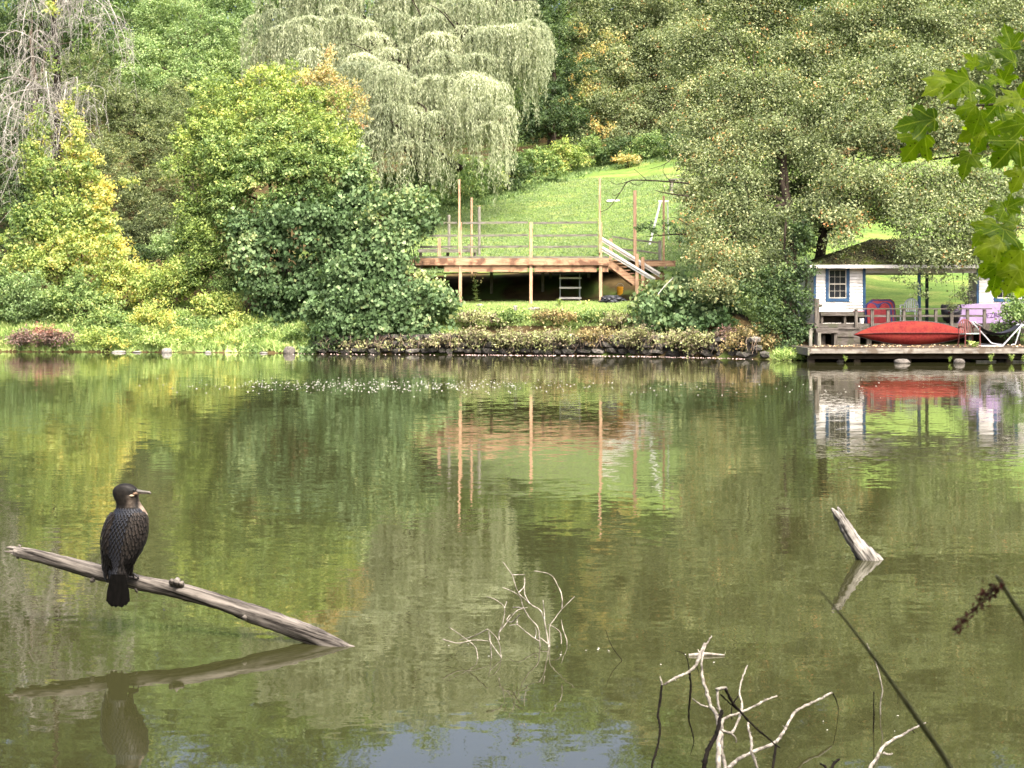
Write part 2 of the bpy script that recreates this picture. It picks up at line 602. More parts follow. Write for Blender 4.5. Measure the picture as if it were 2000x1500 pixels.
def foliage(name, parent, puffs, m, L=.11, W=.065, lai=2.0, cluster=16, spread=.30, droop=.35, tone=(.42, .13, .14), shape='leaf',
            seed=0, gap=.16, at=None, back=.3, shell=.10, up=.55, out=.45, sub=(.30, .52)):
    g = np.random.default_rng(seed + 1000)
    PV, PT = [], []
    split = []
    for pf in puffs:                                  # every clump is itself several uneven boughs
        px, py, Y, rx, ry = pf[:5]
        tb = pf[5] if len(pf) > 5 else 0.0
        n_sub = int((3 if rx * ry < 900 else 6 if rx * ry < 3500 else 8) * (.41 / (.5 * (sub[0] + sub[1]))) ** 1.5)
        split.append((px, py, Y, rx * .66, ry * .66, tb - .04))
        for q in range(n_sub):
            a, e = 2 * math.pi * (q + g.uniform(-.3, .3)) / n_sub, g.uniform(.45, .80)
            s = g.uniform(*sub)
            split.append((px + math.cos(a) * rx * e, py + math.sin(a) * ry * e * .95, Y - g.uniform(-.25, .55) * .4 * (rx + ry) * Y / F, rx * s * g.uniform(.9, 1.35), ry * s * g.uniform(.8, 1.1), tb + g.normal() * .06))
    for pf in split:
        px, py, Y, rx, ry = pf[:5]
        tb = pf[5] if len(pf) > 5 else 0.0
        c = np.array(U(px, py, Y))
        k = Y / F
        r = np.array([rx * k, (pf[6] if len(pf) > 6 else 0.45 * (rx + ry) * k), ry * k])
        nl = .62 * lai * math.pi * rx * ry / (L * W * .5 / (k * k) * .55)
        nc = max(3, int(nl / cluster))
        d = unit(g.normal(size=(int(nc * 2.6) + 8, 3)))
        Wk, ph = g.normal(size=(6, 3)) * 2.6, g.uniform(0, 6.28, 6)
        lump = np.cos(d @ Wk.T + ph).sum(1) / 6 ** .5
        Wg, pg = g.normal(size=(4, 3)) * 5.0, g.uniform(0, 6.28, 4)
        hole = np.cos(d @ Wg.T + pg).sum(1) / 2
        keep = (g.random(len(d)) < np.where(d[:, 1] > .3, back, 1)) & (g.random(len(d)) < np.where(d[:, 2] < -.65, .5, 1)) & (hole > -1.4 + gap * 4 - .25)
        d, lump = d[keep][:nc], lump[keep][:nc]
        nc = len(d)
        if nc == 0: continue
        rf = .86 + .15 * lump - np.abs(g.normal(size=nc)) * shell
        deep = g.random(nc) < .16
        rf = np.where(deep, rf * g.uniform(.45, .8, nc), rf)
        cc = c + d * r * rf[:, None]
        tw = unit(d * .8 + g.normal(size=(nc, 3)) * .55 + np.array([0, 0, .25 - droop * .5]))
        ct = tone[0] + tb + g.normal() * .05 + g.normal(size=nc) * tone[1]
        n = nc * cluster
        T = np.repeat(tw, cluster, 0)
        D = np.repeat(d, cluster, 0)
        t = g.uniform(-.6, .6, n)[:, None] * spread
        lat = g.normal(size=(n, 3)) * spread * .30
        P = np.repeat(cc, cluster, 0) + T * t + lat * np.array([1, 1, .7])
        dr = unit(T * .55 + g.normal(size=(n, 3)) * .55 + np.array([0, 0, -droop]))
        nn = unit(D * out + np.array([0, 0, up]) + g.normal(size=(n, 3)) * .42)
        sz = g.uniform(.6, 1.1, n) * np.repeat(g.uniform(.75, 1.3, nc), cluster)
        PV.append(blades(P, dr, nn, L * sz, W * sz, shape))
        PT.append(np.repeat(ct, cluster) + g.normal(size=n) * tone[2])
    V, Tn = np.concatenate(PV), np.concatenate(PT)
    V[..., 2] = np.maximum(V[..., 2], 0.015)
    return leaves_mesh(name, V, Tn, m, parent, at)


def limb_path(a, b, bend=.12, k=6, seed=0):
    g = random.Random(seed)
    a, b = Vector(a), Vector(b)
    L = (b - a).length
    off = Vector((g.uniform(-1, 1), g.uniform(-.5, .5), g.uniform(.1, .8))) * L * bend
    return [a.lerp(b, t) + off * math.sin(math.pi * t) + Vector((g.uniform(-1, 1), g.uniform(-1, 1), g.uniform(-1, 1))) * L * .018 * math.sin(math.pi * t) for t in [i / k for i in range(k + 1)]]


def trunk_mesh(base, top, r0, r1, targets, parent, m=BARK, seed=0, name='trunk'):
    """A tapered trunk that forks into limbs reaching into the crown."""
    mb = MB()
    g = random.Random(seed)
    path = limb_path(base, top, .04, 10, seed)
    rad = [r0 * (1 + .5 * max(0, 1 - i / 1.5)) * (1 - i / 10) + r1 * i / 10 for i in range(11)]
    mb.tube(path, rad, 10, .22, seed)
    for i, tg in enumerate(targets):
        tg = Vector(tg)
        j = g.randint(3, 9)
        st = min(range(2, 10), key=lambda q: abs(path[q].z - (tg.z - .35 * (tg - path[q]).length))) if g.random() < .8 else j
        p = limb_path(path[st], tg, .14, 7, seed * 31 + i)
        rr = rad[st] * g.uniform(.4, .6)
        mb.tube(p, [rr * (1 - .85 * q / 7) for q in range(8)], 7, .2, seed + i)
        for q in range(3):
            s = p[g.randint(3, 6)]
            e = s + Vector((g.uniform(-1, 1), g.uniform(-1, .6), g.uniform(-.3, .9))) * (tg - path[st]).length * .35
            mb.tube(limb_path(s, e, .15, 4, seed * 77 + i * 5 + q), [rr * .35 * (1 - .8 * w / 4) for w in range(5)], 5)
    return mb.build(name, m, parent, smooth=True)


def tree(name, label, base, top, r0, puffs, m, cat='tree', group=None, bark=BARK, seed=0, limbs=True, **kw):
    """base, top: points of the trunk; puffs: clumps of the crown."""
    t = thing(name, label, cat, base, group)
    tg = [U(p[0], p[1] + p[4] * .3, p[2]) for p in puffs] if limbs else []
    trunk_mesh(base, top, r0, r0 * .25, tg[:14], t, bark, seed)
    foliage('crown', t, puffs, m, seed=seed, **kw)
    return t


def shrub(name, label, px, py, Y, rx, ry, m, cat='shrub', group=None, seed=0, lobes=5, stem=True, extra=(), **kw):
    """A bush of several lobes between its foot and py - ry."""
    g = random.Random(seed * 7 + 3)
    base = on_ground(px, Y + .1, .05)
    t = thing(name, label, cat, base, group)
    pf = [(px, py, Y, rx * .72, ry * .85)]
    for i in range(lobes):
        a = math.pi * (i + .5) / lobes + g.uniform(-.2, .2)
        pf.append((px + math.cos(a) * rx * .62, py - math.sin(a) * ry * .5 + ry * .18, Y + g.uniform(-.5, .4), rx * g.uniform(.34, .5), ry * g.uniform(.38, .55), g.uniform(-.08, .1)))
    pf += list(extra)
    if stem:
        mb = MB()
        for i in range(5):
            e = U(px + g.uniform(-.6, .6) * rx, py - g.uniform(-.1, .5) * ry, Y + g.uniform(-.2, .3))
            mb.tube(limb_path(base + Vector((g.uniform(-.1, .1), g.uniform(-.1, .1), 0)), e, .1, 5, seed * 9 + i), [.03 * (1 - .13 * q) for q in range(6)], 5)
        mb.build('stems', BARK, t)
    foliage('foliage', t, pf, m, seed=seed, **kw)
    return t


# ---- the wooded hill far behind: reads as one mass
pf = []
g = random.Random(3)
for row, (Yr, y0, y1) in enumerate(((108, -20, 260), (118, -115, 60), (128, -165, -40))):
    for x in range(-260, 2320, 120):
        top = y0 - (0 if 230 < x < 360 or 650 < x < 1250 else 110) + g.uniform(-60, 50)
        for k in range(3):
            pf.append((x + g.uniform(-40, 40), top + 70 + k * 110 + g.uniform(-25, 25), Yr + g.uniform(-3, 3), g.uniform(75, 110), g.uniform(65, 90), g.uniform(-.15, .15)))
far = foliage('forest', None, pf, L_GREEN, L=.34, W=.22, lai=1.5, cluster=12, spread=.9, seed=2, back=.15)
pf = []
for x in range(-260, 2320, 85):
    pf.append((x + g.uniform(-40, 40), g.uniform(-245, -120), 124 + g.uniform(-4, 4), g.uniform(30, 75), g.uniform(40, 80), g.uniform(-.1, .2)))
tall = foliage('tall_woods', None, pf, L_GREEN, L=.36, W=.24, lai=.8, cluster=10, spread=1.1, seed=4, back=.15, gap=.3)
tag(tall, 'loose tree tops rising above the distant woodland', 'forest', kind='stuff')
tag(far, 'distant green woodland covering the hillside behind everything', 'forest', kind='stuff')

# ---- unseen woods behind the viewer, added to darken the near sides of the foreground
nb = []
gb = np.random.default_rng(44)
n = 60000
cs = np.stack([gb.uniform(-34, 34, 90), gb.uniform(-20, -6, 90), gb.uniform(.8, 11, 90)], 1)
k_ = gb.integers(0, len(cs), n)
P = cs[k_] + unit(gb.normal(size=(n, 3))) * np.array([3.0, 2.4, 2.0]) * gb.uniform(.4, 1, n)[:, None] ** .5
P[:, 2] = np.maximum(P[:, 2], .5)
D = unit(gb.normal(size=(n, 3)) + np.array([0, 0, -.4]))
o = leaves_mesh('shading_woods', blades(P, D, gb.normal(size=(n, 3)) * .6 + np.array([0, .4, .8]), np.full(n, .42), np.full(n, .26)), gb.normal(.4, .2, n), L_DARK)
tag(o, 'unseen green woodland added behind the viewer to shade the foreground', 'forest', kind='stuff')

# ---- trees at the left
tree('woodland_tree', 'pale green leafy tree beyond the bare silver branches, left of the willow', on_ground(380, 80), U(370, 60, 80), .3,
     [(310, 40, 82, 85, 75), (405, 95, 80, 85, 70), (262, 110, 80, 70, 60), (445, 25, 83, 75, 75, -.1), (390, -40, 84, 100, 60), (300, -40, 85, 80, 50), (360, 170, 79, 80, 60), (440, 150, 80, 60, 60, .15), (280, 175, 79, 60, 50)],
     L_MID, seed=21, lai=1.9, L=.13, W=.075, tone=(.55, .14, .14), group='woodland trees behind the left bank')
tree('woodland_tree', 'dull olive tree with layered boughs between the yellow creeper and the lime tree', on_ground(270, 74), U(260, 200, 74), .26,
     [(205, 205, 75, 75, 60), (280, 235, 74, 70, 60), (150, 150, 77, 80, 70), (320, 290, 73, 65, 60), (240, 310, 73, 75, 60), (300, 370, 72, 65, 60), (225, 400, 72, 60, 60, -.1), (330, 440, 71, 70, 60, -.05), (260, 470, 71, 70, 55, -.2), (350, 210, 75, 50, 60), (190, 290, 74, 50, 60)],
     L_OLIVE, seed=22, lai=1.8, droop=.15, tone=(.5, .15, .14), group='woodland trees behind the left bank')
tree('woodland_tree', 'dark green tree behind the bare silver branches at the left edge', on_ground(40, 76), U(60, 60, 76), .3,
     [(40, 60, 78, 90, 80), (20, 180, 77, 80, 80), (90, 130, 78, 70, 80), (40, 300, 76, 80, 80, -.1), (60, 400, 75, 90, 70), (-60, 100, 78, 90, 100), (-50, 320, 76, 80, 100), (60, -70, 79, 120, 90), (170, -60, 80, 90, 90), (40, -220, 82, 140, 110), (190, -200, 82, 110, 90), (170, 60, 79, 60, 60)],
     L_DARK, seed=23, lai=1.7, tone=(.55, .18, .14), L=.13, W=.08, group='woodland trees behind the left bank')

# ---- dead silver tree with hanging twigs
def dead_tree():
    base = on_ground(125, 62.5, .1)
    t = thing('dead_tree', 'leafless dead tree with drooping silver twigs at the upper left', 'tree', base)
    g = random.Random(8)
    top = U(108, -160, 63)
    path = limb_path(base, top, .02, 12, 4)
    mb = MB()
    mb.tube(path, [.24 - .013 * i for i in range(13)], 10, .25, 3)
    mb.build('trunk', BARK_DARK, t, smooth=True)
    arms = [((118, 190), (20, 150), (-60, 200)), ((118, 150), (60, 110), (0, 190)), ((112, 40), (60, -10), (40, 90)), ((110, 10), (150, -20), (170, 60)),
            ((110, -40), (190, -30), (250, 90)), ((112, -20), (200, 10), (245, 130)), ((120, 210), (60, 160), (25, 260)), ((122, 220), (150, 150), (145, 250)),
            ((124, 240), (80, 190), (55, 300)), ((120, 200), (90, 140), (105, 240)), ((115, 90), (70, 60), (60, 130)), ((112, 30), (130, 0), (140, 90)),
            ((124, 250), (160, 215), (180, 160)), ((128, 300), (60, 270), (0, 390)), ((118, 170), (10, 190), (-20, 290)), ((116, 120), (30, 60), (-30, 120)),
            ((110, -60), (60, -40), (75, 30)), ((110, -20), (165, -40), (155, 40)), ((124, 230), (130, 160), (112, 290)), ((124, 235), (30, 200), (5, 300))]
    for i, (a, b, c) in enumerate(arms):
        Ya, Yb, Yc = 62.6, 62.6 - g.uniform(.2, 1.2), 62.6 - g.uniform(.4, 2.0)
        pts = [Vector(p) for p in smooth_path([U(*a, Ya), U(*b, Yb), U(*c, Yc)], 6)]
        arm = MB()
        arm.tube(pts, [.045 * (1 - .8 * q / (len(pts) - 1)) for q in range(len(pts))], 5)
        for q in range(2, len(pts)):
            for w in range(2):
                s = pts[q] + Vector((g.uniform(-.1, .1), 0, 0))
                ln = g.uniform(.5, 1.9)
                sx = g.uniform(-1.3, 1.3)
                e = s + Vector((sx * ln * .6, g.uniform(-.4, .2), -ln))
                mid = s.lerp(e, .45) + Vector((sx * .25, 0, g.uniform(.1, .35)))
                tw = [Vector(p) for p in smooth_path([s, mid, e], 4)]
                arm.tube(tw, [.011 * (1 - .6 * v / 8) for v in range(9)], 4)
                for v in (3, 5, 6):
                    e2 = tw[v] + Vector((g.uniform(-.5, .5), g.uniform(-.2, .2), g.uniform(-.6, -.1)))
                    arm.tube([tw[v], tw[v].lerp(e2, .5) + Vector((g.uniform(-.08, .08), 0, .06)), e2], [.008, .007, .005], 3)
        arm.build('branch', DEADTWIG, t)
    return t


dead_tree()
t = thing('climbing_creeper', 'bright yellow and green creeper climbing the dead tree trunk on the left', 'creeper', on_ground(130, 61.8))
mb = MB()
for i in range(4):
    mb.tube(limb_path(on_ground(110 + i * 18, 61.7), U(100 + i * 22, 260, 61.7), .05, 8, i), [.035] * 9, 5)
mb.build('stem', BARK, t)
foliage('foliage', t, [(75, 260, 61.5, 22, 60), (70, 320, 61, 40, 60), (110, 370, 60.8, 60, 60, -.1), (150, 300, 61.2, 32, 65, .25), (140, 235, 61.5, 28, 50, .2), (170, 360, 60.8, 45, 55, .15), (200, 385, 60.3, 32, 45, .45), (110, 440, 60, 90, 60), (190, 450, 60, 55, 55, .2),
                        (60, 440, 60, 60, 60, -.15), (150, 500, 59.5, 90, 55, .15), (60, 520, 59.5, 70, 50), (220, 495, 59.6, 40, 45, .3), (185, 310, 61, 14, 25, .4), (100, 20, 62, 14, 30, .2), (105, 110, 62.2, 12, 50, -.2), (165, 70, 62.3, 22, 60, -.45), (160, 175, 61.6, 22, 8), (250, 355, 60.5, 18, 14, .2)],
        L_CREEP, L=.13, W=.10, lai=2.2, seed=31, tone=(.36, .17, .15), shape='leaf')

# ---- lime-green tree with reddening shoots
base = on_ground(560, 59.5, .1)
LIMEP = [(450, 195, 61, 75, 50, .1), (540, 185, 60.5, 80, 50, .12), (615, 205, 60, 60, 50, .1), (395, 250, 60.5, 50, 50), (470, 280, 59.6, 80, 60), (575, 270, 59.3, 85, 60), (650, 260, 59.6, 50, 55, .15), (400, 340, 60, 55, 65, -.05),
         (385, 430, 59.6, 50, 70, -.12), (440, 370, 59.2, 60, 65, -.1), (390, 520, 59, 55, 60, -.2), (680, 290, 59.8, 40, 50, .1), (540, 140, 61, 60, 25, .2), (430, 250, 60, 50, 45, .1), (510, 235, 59.4, 60, 50, .05), (600, 330, 58.6, 70, 50, -.15), (420, 470, 58.7, 50, 60, -.2), (520, 310, 58.6, 70, 50, -.05), (450, 330, 58.8, 50, 50), (365, 300, 60, 40, 60), (640, 300, 58.8, 60, 45, .05)]
t = tree('lime_tree', 'yellow-green leafy tree rising above the dark vines, left of the willow', base, U(540, 200, 60.5), .22, LIMEP, L_LIME, seed=41, lai=2.3, L=.13, W=.075, tone=(.33, .17, .13), droop=.25)
foliage('lower_crown', t, [(500, 330, 58.2, 60, 45, .05), (575, 335, 58, 70, 45), (650, 340, 58, 60, 50, .05), (620, 290, 58.6, 60, 40, .12), (450, 395, 58.2, 45, 60), (545, 400, 57.9, 50, 40, -.08), (700, 350, 58.4, 35, 40, .1), (440, 300, 58.8, 50, 50, .1), (530, 270, 58.8, 60, 45, .12), (470, 470, 58.2, 35, 50, -.1), (625, 385, 57.9, 40, 35, -.1)], L_GREEN, L=.13, W=.085, lai=2.1, seed=43, tone=(.5, .17, .13), sub=(.22, .4))
foliage('shoots', t, [(645, 110, 60.5, 12, 35), (630, 140, 60.3, 22, 35), (665, 160, 60, 28, 30), (690, 190, 60, 28, 35), (610, 160, 60.4, 30, 30), (700, 235, 59.8, 22, 35), (655, 200, 59.6, 30, 35)], L_PINK, L=.13, W=.07, lai=1.6, seed=42, tone=(.4, .2, .2))

# ---- dark vines draped over the lower tree
KW = dict(L=.15, W=.14, lai=2.5, cluster=9, spread=.42, droop=.95, shape='round', up=.45, out=.85, tone=(.36, .17, .13), shell=.06, sub=(.2, .36), gap=.22)
t = thing('grape_vine', 'dark green vine curtain hanging over the lime-green tree', 'vine', on_ground(600, 57.5))
mb = MB()
for i in range(7):
    mb.tube(limb_path(on_ground(560 + i * 22, 57.8), U(520 + i * 35, 420 + (i % 3) * 40, 57.6), .12, 8, 50 + i), [.05 - .004 * q for q in range(9)], 6)
mb.build('stem', BARK_DARK, t)
foliage('foliage', t, [(590, 395, 58.2, 50, 30, .0), (655, 420, 58, 60, 50), (510, 450, 57.8, 55, 60, -.05), (600, 470, 57.4, 105, 90, -.1), (700, 330, 58.2, 26, 50, .4), (690, 400, 58, 50, 80, .1), (690, 480, 57.5, 60, 80, -.1), (485, 490, 57.2, 45, 60, .25), (510, 550, 57, 55, 50, .05), (560, 580, 57.4, 70, 60, -.2), (640, 560, 57.2, 80, 70, -.12), (470, 450, 57.9, 30, 45, .1)], L_VINE, seed=51, **KW)
t = thing('grape_vine', 'green vine mound with an arm reaching the left end of the deck', 'vine', on_ground(740, 55.8))
mb = MB()
for i in range(6):
    mb.tube(limb_path(on_ground(690 + i * 25, 56.2), U(700 + i * 25, 450 + (i % 2) * 60, 56), .12, 8, 70 + i), [.045 - .004 * q for q in range(9)], 6)
mb.build('stem', BARK_DARK, t)
foliage('foliage', t, [(765, 420, 56.6, 60, 40, .3), (828, 398, 56.4, 34, 30, .35), (795, 450, 56.2, 48, 36, .2), (838, 432, 56, 18, 26, .1), (740, 490, 56.2, 70, 60, .1), (700, 540, 56, 80, 60), (765, 540, 55.8, 46, 52), (660, 600, 55.6, 70, 55, -.05), (730, 600, 55.3, 85, 60, .05), (810, 600, 55.2, 65, 55, .1), (855, 585, 55.4, 34, 44, .3), (880, 605, 55.4, 20, 34, .25), (700, 645, 55, 70, 32), (800, 645, 54.9, 65, 32), (828, 552, 55.6, 28, 26, .45), (640, 650, 55.1, 40, 28, -.1), (745, 385, 56.7, 24, 16, .35), (800, 375, 56.6, 26, 14, .4), (600, 690, 55, 14, 8)], L_VINE, seed=52, **KW)

# ---- willow
def willow():
    base = on_ground(830, 74, .2)
    t = thing('willow_tree', 'large pale weeping willow trailing long strands above the lawn', 'tree', base)
    # plumes: arching bough tips, each a mop of strands, laid over one another from the top down
    g = np.random.default_rng(77)
    plumes = []
    for row in range(9):
        py0 = -45 + row * 36
        lo = np.interp(py0, [-45, 40, 150, 260], [560, 505, 600, 690])
        hi = np.interp(py0, [-45, 0, 60, 130, 200, 260], [960, 1020, 1050, 1050, 970, 940])
        n_ = int((hi - lo) / 50)
        for q in range(n_):
            px = lo + (hi - lo) * (q + .5 + g.uniform(-.35, .35)) / n_
            plumes.append((px, py0 + g.uniform(-18, 18), 76.5 - row * .62 + g.uniform(-.7, .7), g.uniform(30, 58), g.uniform(20, 36), g.uniform(80, 165) * (1.1 if row < 5 else .8)))
    plumes += [(500, 70, 76, 34, 40, 230), (530, 120, 75.5, 40, 40, 210), (575, 150, 75, 45, 40, 190), (720, 250, 71.5, 40, 30, 150), (770, 235, 71, 42, 34, 110), (985, 235, 71, 30, 26, 150), (960, 265, 70.8, 34, 26, 120), (700, 215, 72, 40, 34, 150), (930, 190, 70.6, 56, 40, 90), (760, 165, 71, 50, 40, 100), (735, 285, 71, 42, 28, 130), (800, 300, 71.2, 40, 26, 95), (845, 305, 71.4, 40, 26, 90), (690, 270, 71.6, 36, 28, 160), (1062, 120, 73, 28, 40, 90), (1040, 80, 73.2, 40, 40, 120)]
    PV, PT, limbs = [], [], []
    for (px, py, Y, rx, ry, hang) in plumes:
        c = np.array(U(px, py, Y))
        k = Y / F
        a, b, dep, hl = rx * k, ry * k, rx * k * .8, hang * k
        limbs.append(Vector(c - np.array([0, 0, b * .2])))
        ns = int(1.15 * rx)
        ph = g.uniform(0, 2 * math.pi, ns)
        ph = np.where((np.sin(ph) > .3) & (g.random(ns) < .6), -ph, ph)
        r1 = np.sqrt(g.uniform(.03, 1.05, ns))
        tb = g.normal() * .10
        skew, wav = g.normal() * .35, g.uniform(0, 6.28)
        taper = .45 + .75 * np.clip(1 - np.abs(np.cos(ph) * r1 - skew) ** 1.5, 0, 1)
        hs = hl * np.clip(taper * (.72 + .22 * np.cos(ph * 4 + wav)) + g.normal(size=ns) * .12, .08, 1.3)
        for i in range(ns):
            arc = r1[i] * math.pi / 2
            th = np.linspace(max(0, arc - .9), arc, 6)
            out = np.sin(th)
            pts = np.stack([c[0] + math.cos(ph[i]) * a * out, c[1] + math.sin(ph[i]) * dep * out, c[2] + b * np.cos(th)], 1)
            nd = max(3, int(hs[i] / .17))
            drop = np.linspace(0, hs[i], nd + 1)[1:]
            sway = g.normal(size=2) * .06
            tail = np.stack([pts[-1, 0] + sway[0] * drop + .03 * np.sin(drop * 3 + i), pts[-1, 1] + sway[1] * drop, pts[-1, 2] - drop], 1)
            pts = np.concatenate([pts, tail])
            seg = np.diff(pts, axis=0)
            m_ = 3
            n = len(seg) * m_
            idx = np.repeat(np.arange(len(seg)), m_)
            f = g.random(n)[:, None]
            P = pts[idx] + seg[idx] * f + g.normal(size=(n, 3)) * .04
            d = unit(unit(seg[idx]) * .7 + g.normal(size=(n, 3)) * .34 + np.array([0, 0, -.42]))
            nn = g.normal(size=(n, 3)) * .7 + np.array([math.cos(ph[i]) * .5, -.5, .5])
            s = g.uniform(.75, 1.25, n)
            PV.append(blades(P, d, nn, .19 * s, .038 * s))
            PT.append(.5 + tb + g.normal() * .10 + g.normal(size=n) * .12)
    limbs = limbs[::4]
    trunk_mesh(base, U(815, 110, 74), .45, .12, [l for l in limbs if True][:22], t, BARK_DARK, 61)
    mb = MB()
    pts = smooth_path([tuple(U(900, 330, 73)) + (.2,), tuple(U(835, 287, 72)) + (.17,), tuple(U(800, 262, 71.5)) + (.14,), tuple(U(772, 246, 71)) + (.10,), tuple(U(740, 215, 71)) + (.05,)], 5)
    mb.tube([p[:3] for p in pts], [p[3] for p in pts], 9, .2, 4)
    pts = smooth_path([tuple(U(825, 285, 72)) + (.1,), tuple(U(838, 262, 71.6)) + (.07,), tuple(U(832, 215, 71.4)) + (.05,), tuple(U(815, 200, 71.4)) + (.03,)], 4)
    mb.tube([p[:3] for p in pts], [p[3] for p in pts], 7, .2, 5)
    mb.build('limb', BARK_DARK, t, smooth=True)
    leaves_mesh('crown', np.concatenate(PV), np.concatenate(PT), L_WILLOW, t)
    return t


willow()

# ---- woods between the willow and the right-hand trees, and shrubs along the upper edge of the lawn
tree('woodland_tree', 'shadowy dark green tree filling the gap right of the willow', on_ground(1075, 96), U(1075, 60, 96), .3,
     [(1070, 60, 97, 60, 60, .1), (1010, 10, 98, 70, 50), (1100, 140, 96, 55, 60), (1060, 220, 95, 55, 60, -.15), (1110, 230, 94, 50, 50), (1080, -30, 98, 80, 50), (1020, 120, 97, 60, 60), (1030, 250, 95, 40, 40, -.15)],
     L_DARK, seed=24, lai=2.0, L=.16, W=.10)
for i, (px, py, Y0, rx, ry, mt, lab) in enumerate((
        (755, 385, 78, 60, 50, L_GREEN, 'green shrub behind the arm of the vine mound, below the willow strands'),
        (850, 350, 80, 70, 55, L_GREEN, 'light green bush left of the tall deck post, under the willow'),
        (815, 375, 73, 55, 46, L_MID, 'pale green bush in front of the willow trunk'),
        (770, 365, 74, 50, 50, L_GREEN, 'green bush left of the willow trunk behind the vine arm'),
        (925, 345, 0, 55, 48, L_GREEN, 'bush with yellowing tips just right of the tall left deck post, at the lawn edge'),
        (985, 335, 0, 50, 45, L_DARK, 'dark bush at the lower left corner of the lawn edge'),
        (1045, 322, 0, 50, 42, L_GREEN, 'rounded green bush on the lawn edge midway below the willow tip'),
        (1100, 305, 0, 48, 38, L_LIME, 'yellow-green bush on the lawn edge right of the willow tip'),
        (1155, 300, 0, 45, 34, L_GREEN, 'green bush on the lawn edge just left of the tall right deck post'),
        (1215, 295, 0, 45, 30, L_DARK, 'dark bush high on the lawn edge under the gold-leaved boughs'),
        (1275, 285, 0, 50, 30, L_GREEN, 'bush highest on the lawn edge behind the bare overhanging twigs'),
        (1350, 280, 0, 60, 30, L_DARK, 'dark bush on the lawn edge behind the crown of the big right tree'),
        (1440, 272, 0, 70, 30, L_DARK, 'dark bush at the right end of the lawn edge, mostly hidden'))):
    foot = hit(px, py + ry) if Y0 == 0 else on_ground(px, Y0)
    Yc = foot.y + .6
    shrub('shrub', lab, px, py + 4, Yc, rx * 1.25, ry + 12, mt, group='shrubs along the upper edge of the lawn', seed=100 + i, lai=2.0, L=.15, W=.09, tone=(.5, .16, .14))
t = shrub('flowering_shrub', 'small orange-leaved shrub on the lawn edge above the tall right deck post', 1225, 312, hit(1225, 330).y, 30, 16, L_GOLD, seed=118, L=.14, W=.09, lai=1.6, tone=(.6, .2, .2))

# ---- big trees at the right
G8 = 'big trees on the right bank'
KR = dict(L=.105, W=.066, gap=.21, cluster=14, spread=.60, sub=(.22, .40), shell=.15, tone=(.47, .19, .10), droop=.45)
tree('oak_tree', 'olive tree with gold-edged boughs between the willow and the tall right tree', on_ground(1290, 104), U(1260, 40, 103), .32,
     [(1150, 60, 101, 50, 60), (1200, 20, 102, 70, 60), (1290, 30, 103, 80, 70), (1180, 140, 100, 60, 60), (1260, 120, 100, 75, 60), (1340, 110, 100, 70, 60), (1200, 215, 99, 60, 50), (1290, 200, 99, 70, 55), (1230, 275, 98, 55, 36, -.05), (1310, 260, 98, 50, 40), (1150, 280, 99, 38, 30), (1240, -50, 104, 110, 60), (1380, -50, 104, 100, 70), (1320, -120, 106, 100, 60), (1140, -20, 103, 50, 50)],
     L_AUT, seed=81, lai=2.6, **{**KR, 'L': .16, 'W': .10}, group=G8)
t = bpy.data.objects['oak_tree']
foliage('gold_sprays', t, [(1115, 110, 99.5, 22, 30), (1135, 165, 99, 32, 40), (1110, 200, 98.6, 18, 22), (1160, 100, 99, 28, 26), (1175, 255, 98, 30, 26), (1215, 290, 97.5, 40, 18), (1130, 60, 100, 24, 24), (1190, 70, 100, 26, 20)], L_GOLD, L=.15, W=.10, lai=1.0, seed=82, tone=(.55, .2, .2), spread=.4)
base = on_ground(1545, 51.6, .1)
main = tree('oak_tree', 'tall olive tree with drooping boughs and dark trunk left of the boathouse', base, U(1530, 230, 54), .30,
     [(1400, 90, 57, 85, 70), (1490, 60, 58, 80, 70), (1570, 130, 56, 80, 70), (1430, 180, 55.5, 75, 60), (1500, 180, 55, 80, 60), (1400, 260, 55, 70, 55, .05), (1480, 275, 54, 75, 55), (1560, 250, 54.5, 75, 60), (1380, 340, 54, 55, 45, .05), (1450, 365, 53.4, 70, 55), (1365, 400, 53.6, 42, 40, .1), (1420, 440, 53, 65, 45, .05), (1500, 450, 52.6, 60, 55, -.05),
      (1390, 500, 52.6, 55, 40, .15), (1460, 520, 52.2, 55, 45, .1), (1400, 560, 52, 55, 30, .2), (1440, -30, 58, 100, 80), (1540, -60, 58, 100, 90), (1480, -110, 59, 120, 70), (1360, 200, 56, 45, 50, .1), (1620, 200, 54, 50, 60), (1510, 520, 52, 40, 50, -.1), (1350, 300, 54.5, 40, 45, .05), (1545, 340, 57, 70, 60, -.05), (1600, 400, 57, 55, 55), (1560, 450, 56.5, 50, 55, -.05), (1500, 390, 56.5, 50, 50), (1430, 310, 54, 55, 45), (1590, 300, 53.6, 50, 50, -.05), (1600, 400, 53, 45, 45, .05), (1350, 450, 53, 30, 40, .12), (1560, 430, 52.5, 40, 45, -.08), (1340, 120, 57, 45, 50), (1445, 410, 53, 45, 40, .05), (1600, 60, 57, 50, 60), (1345, 370, 53.6, 30, 35, .1)],
     L_AUT, seed=83, lai=2.8, bark=BARK_DARK, **KR, group=G8)
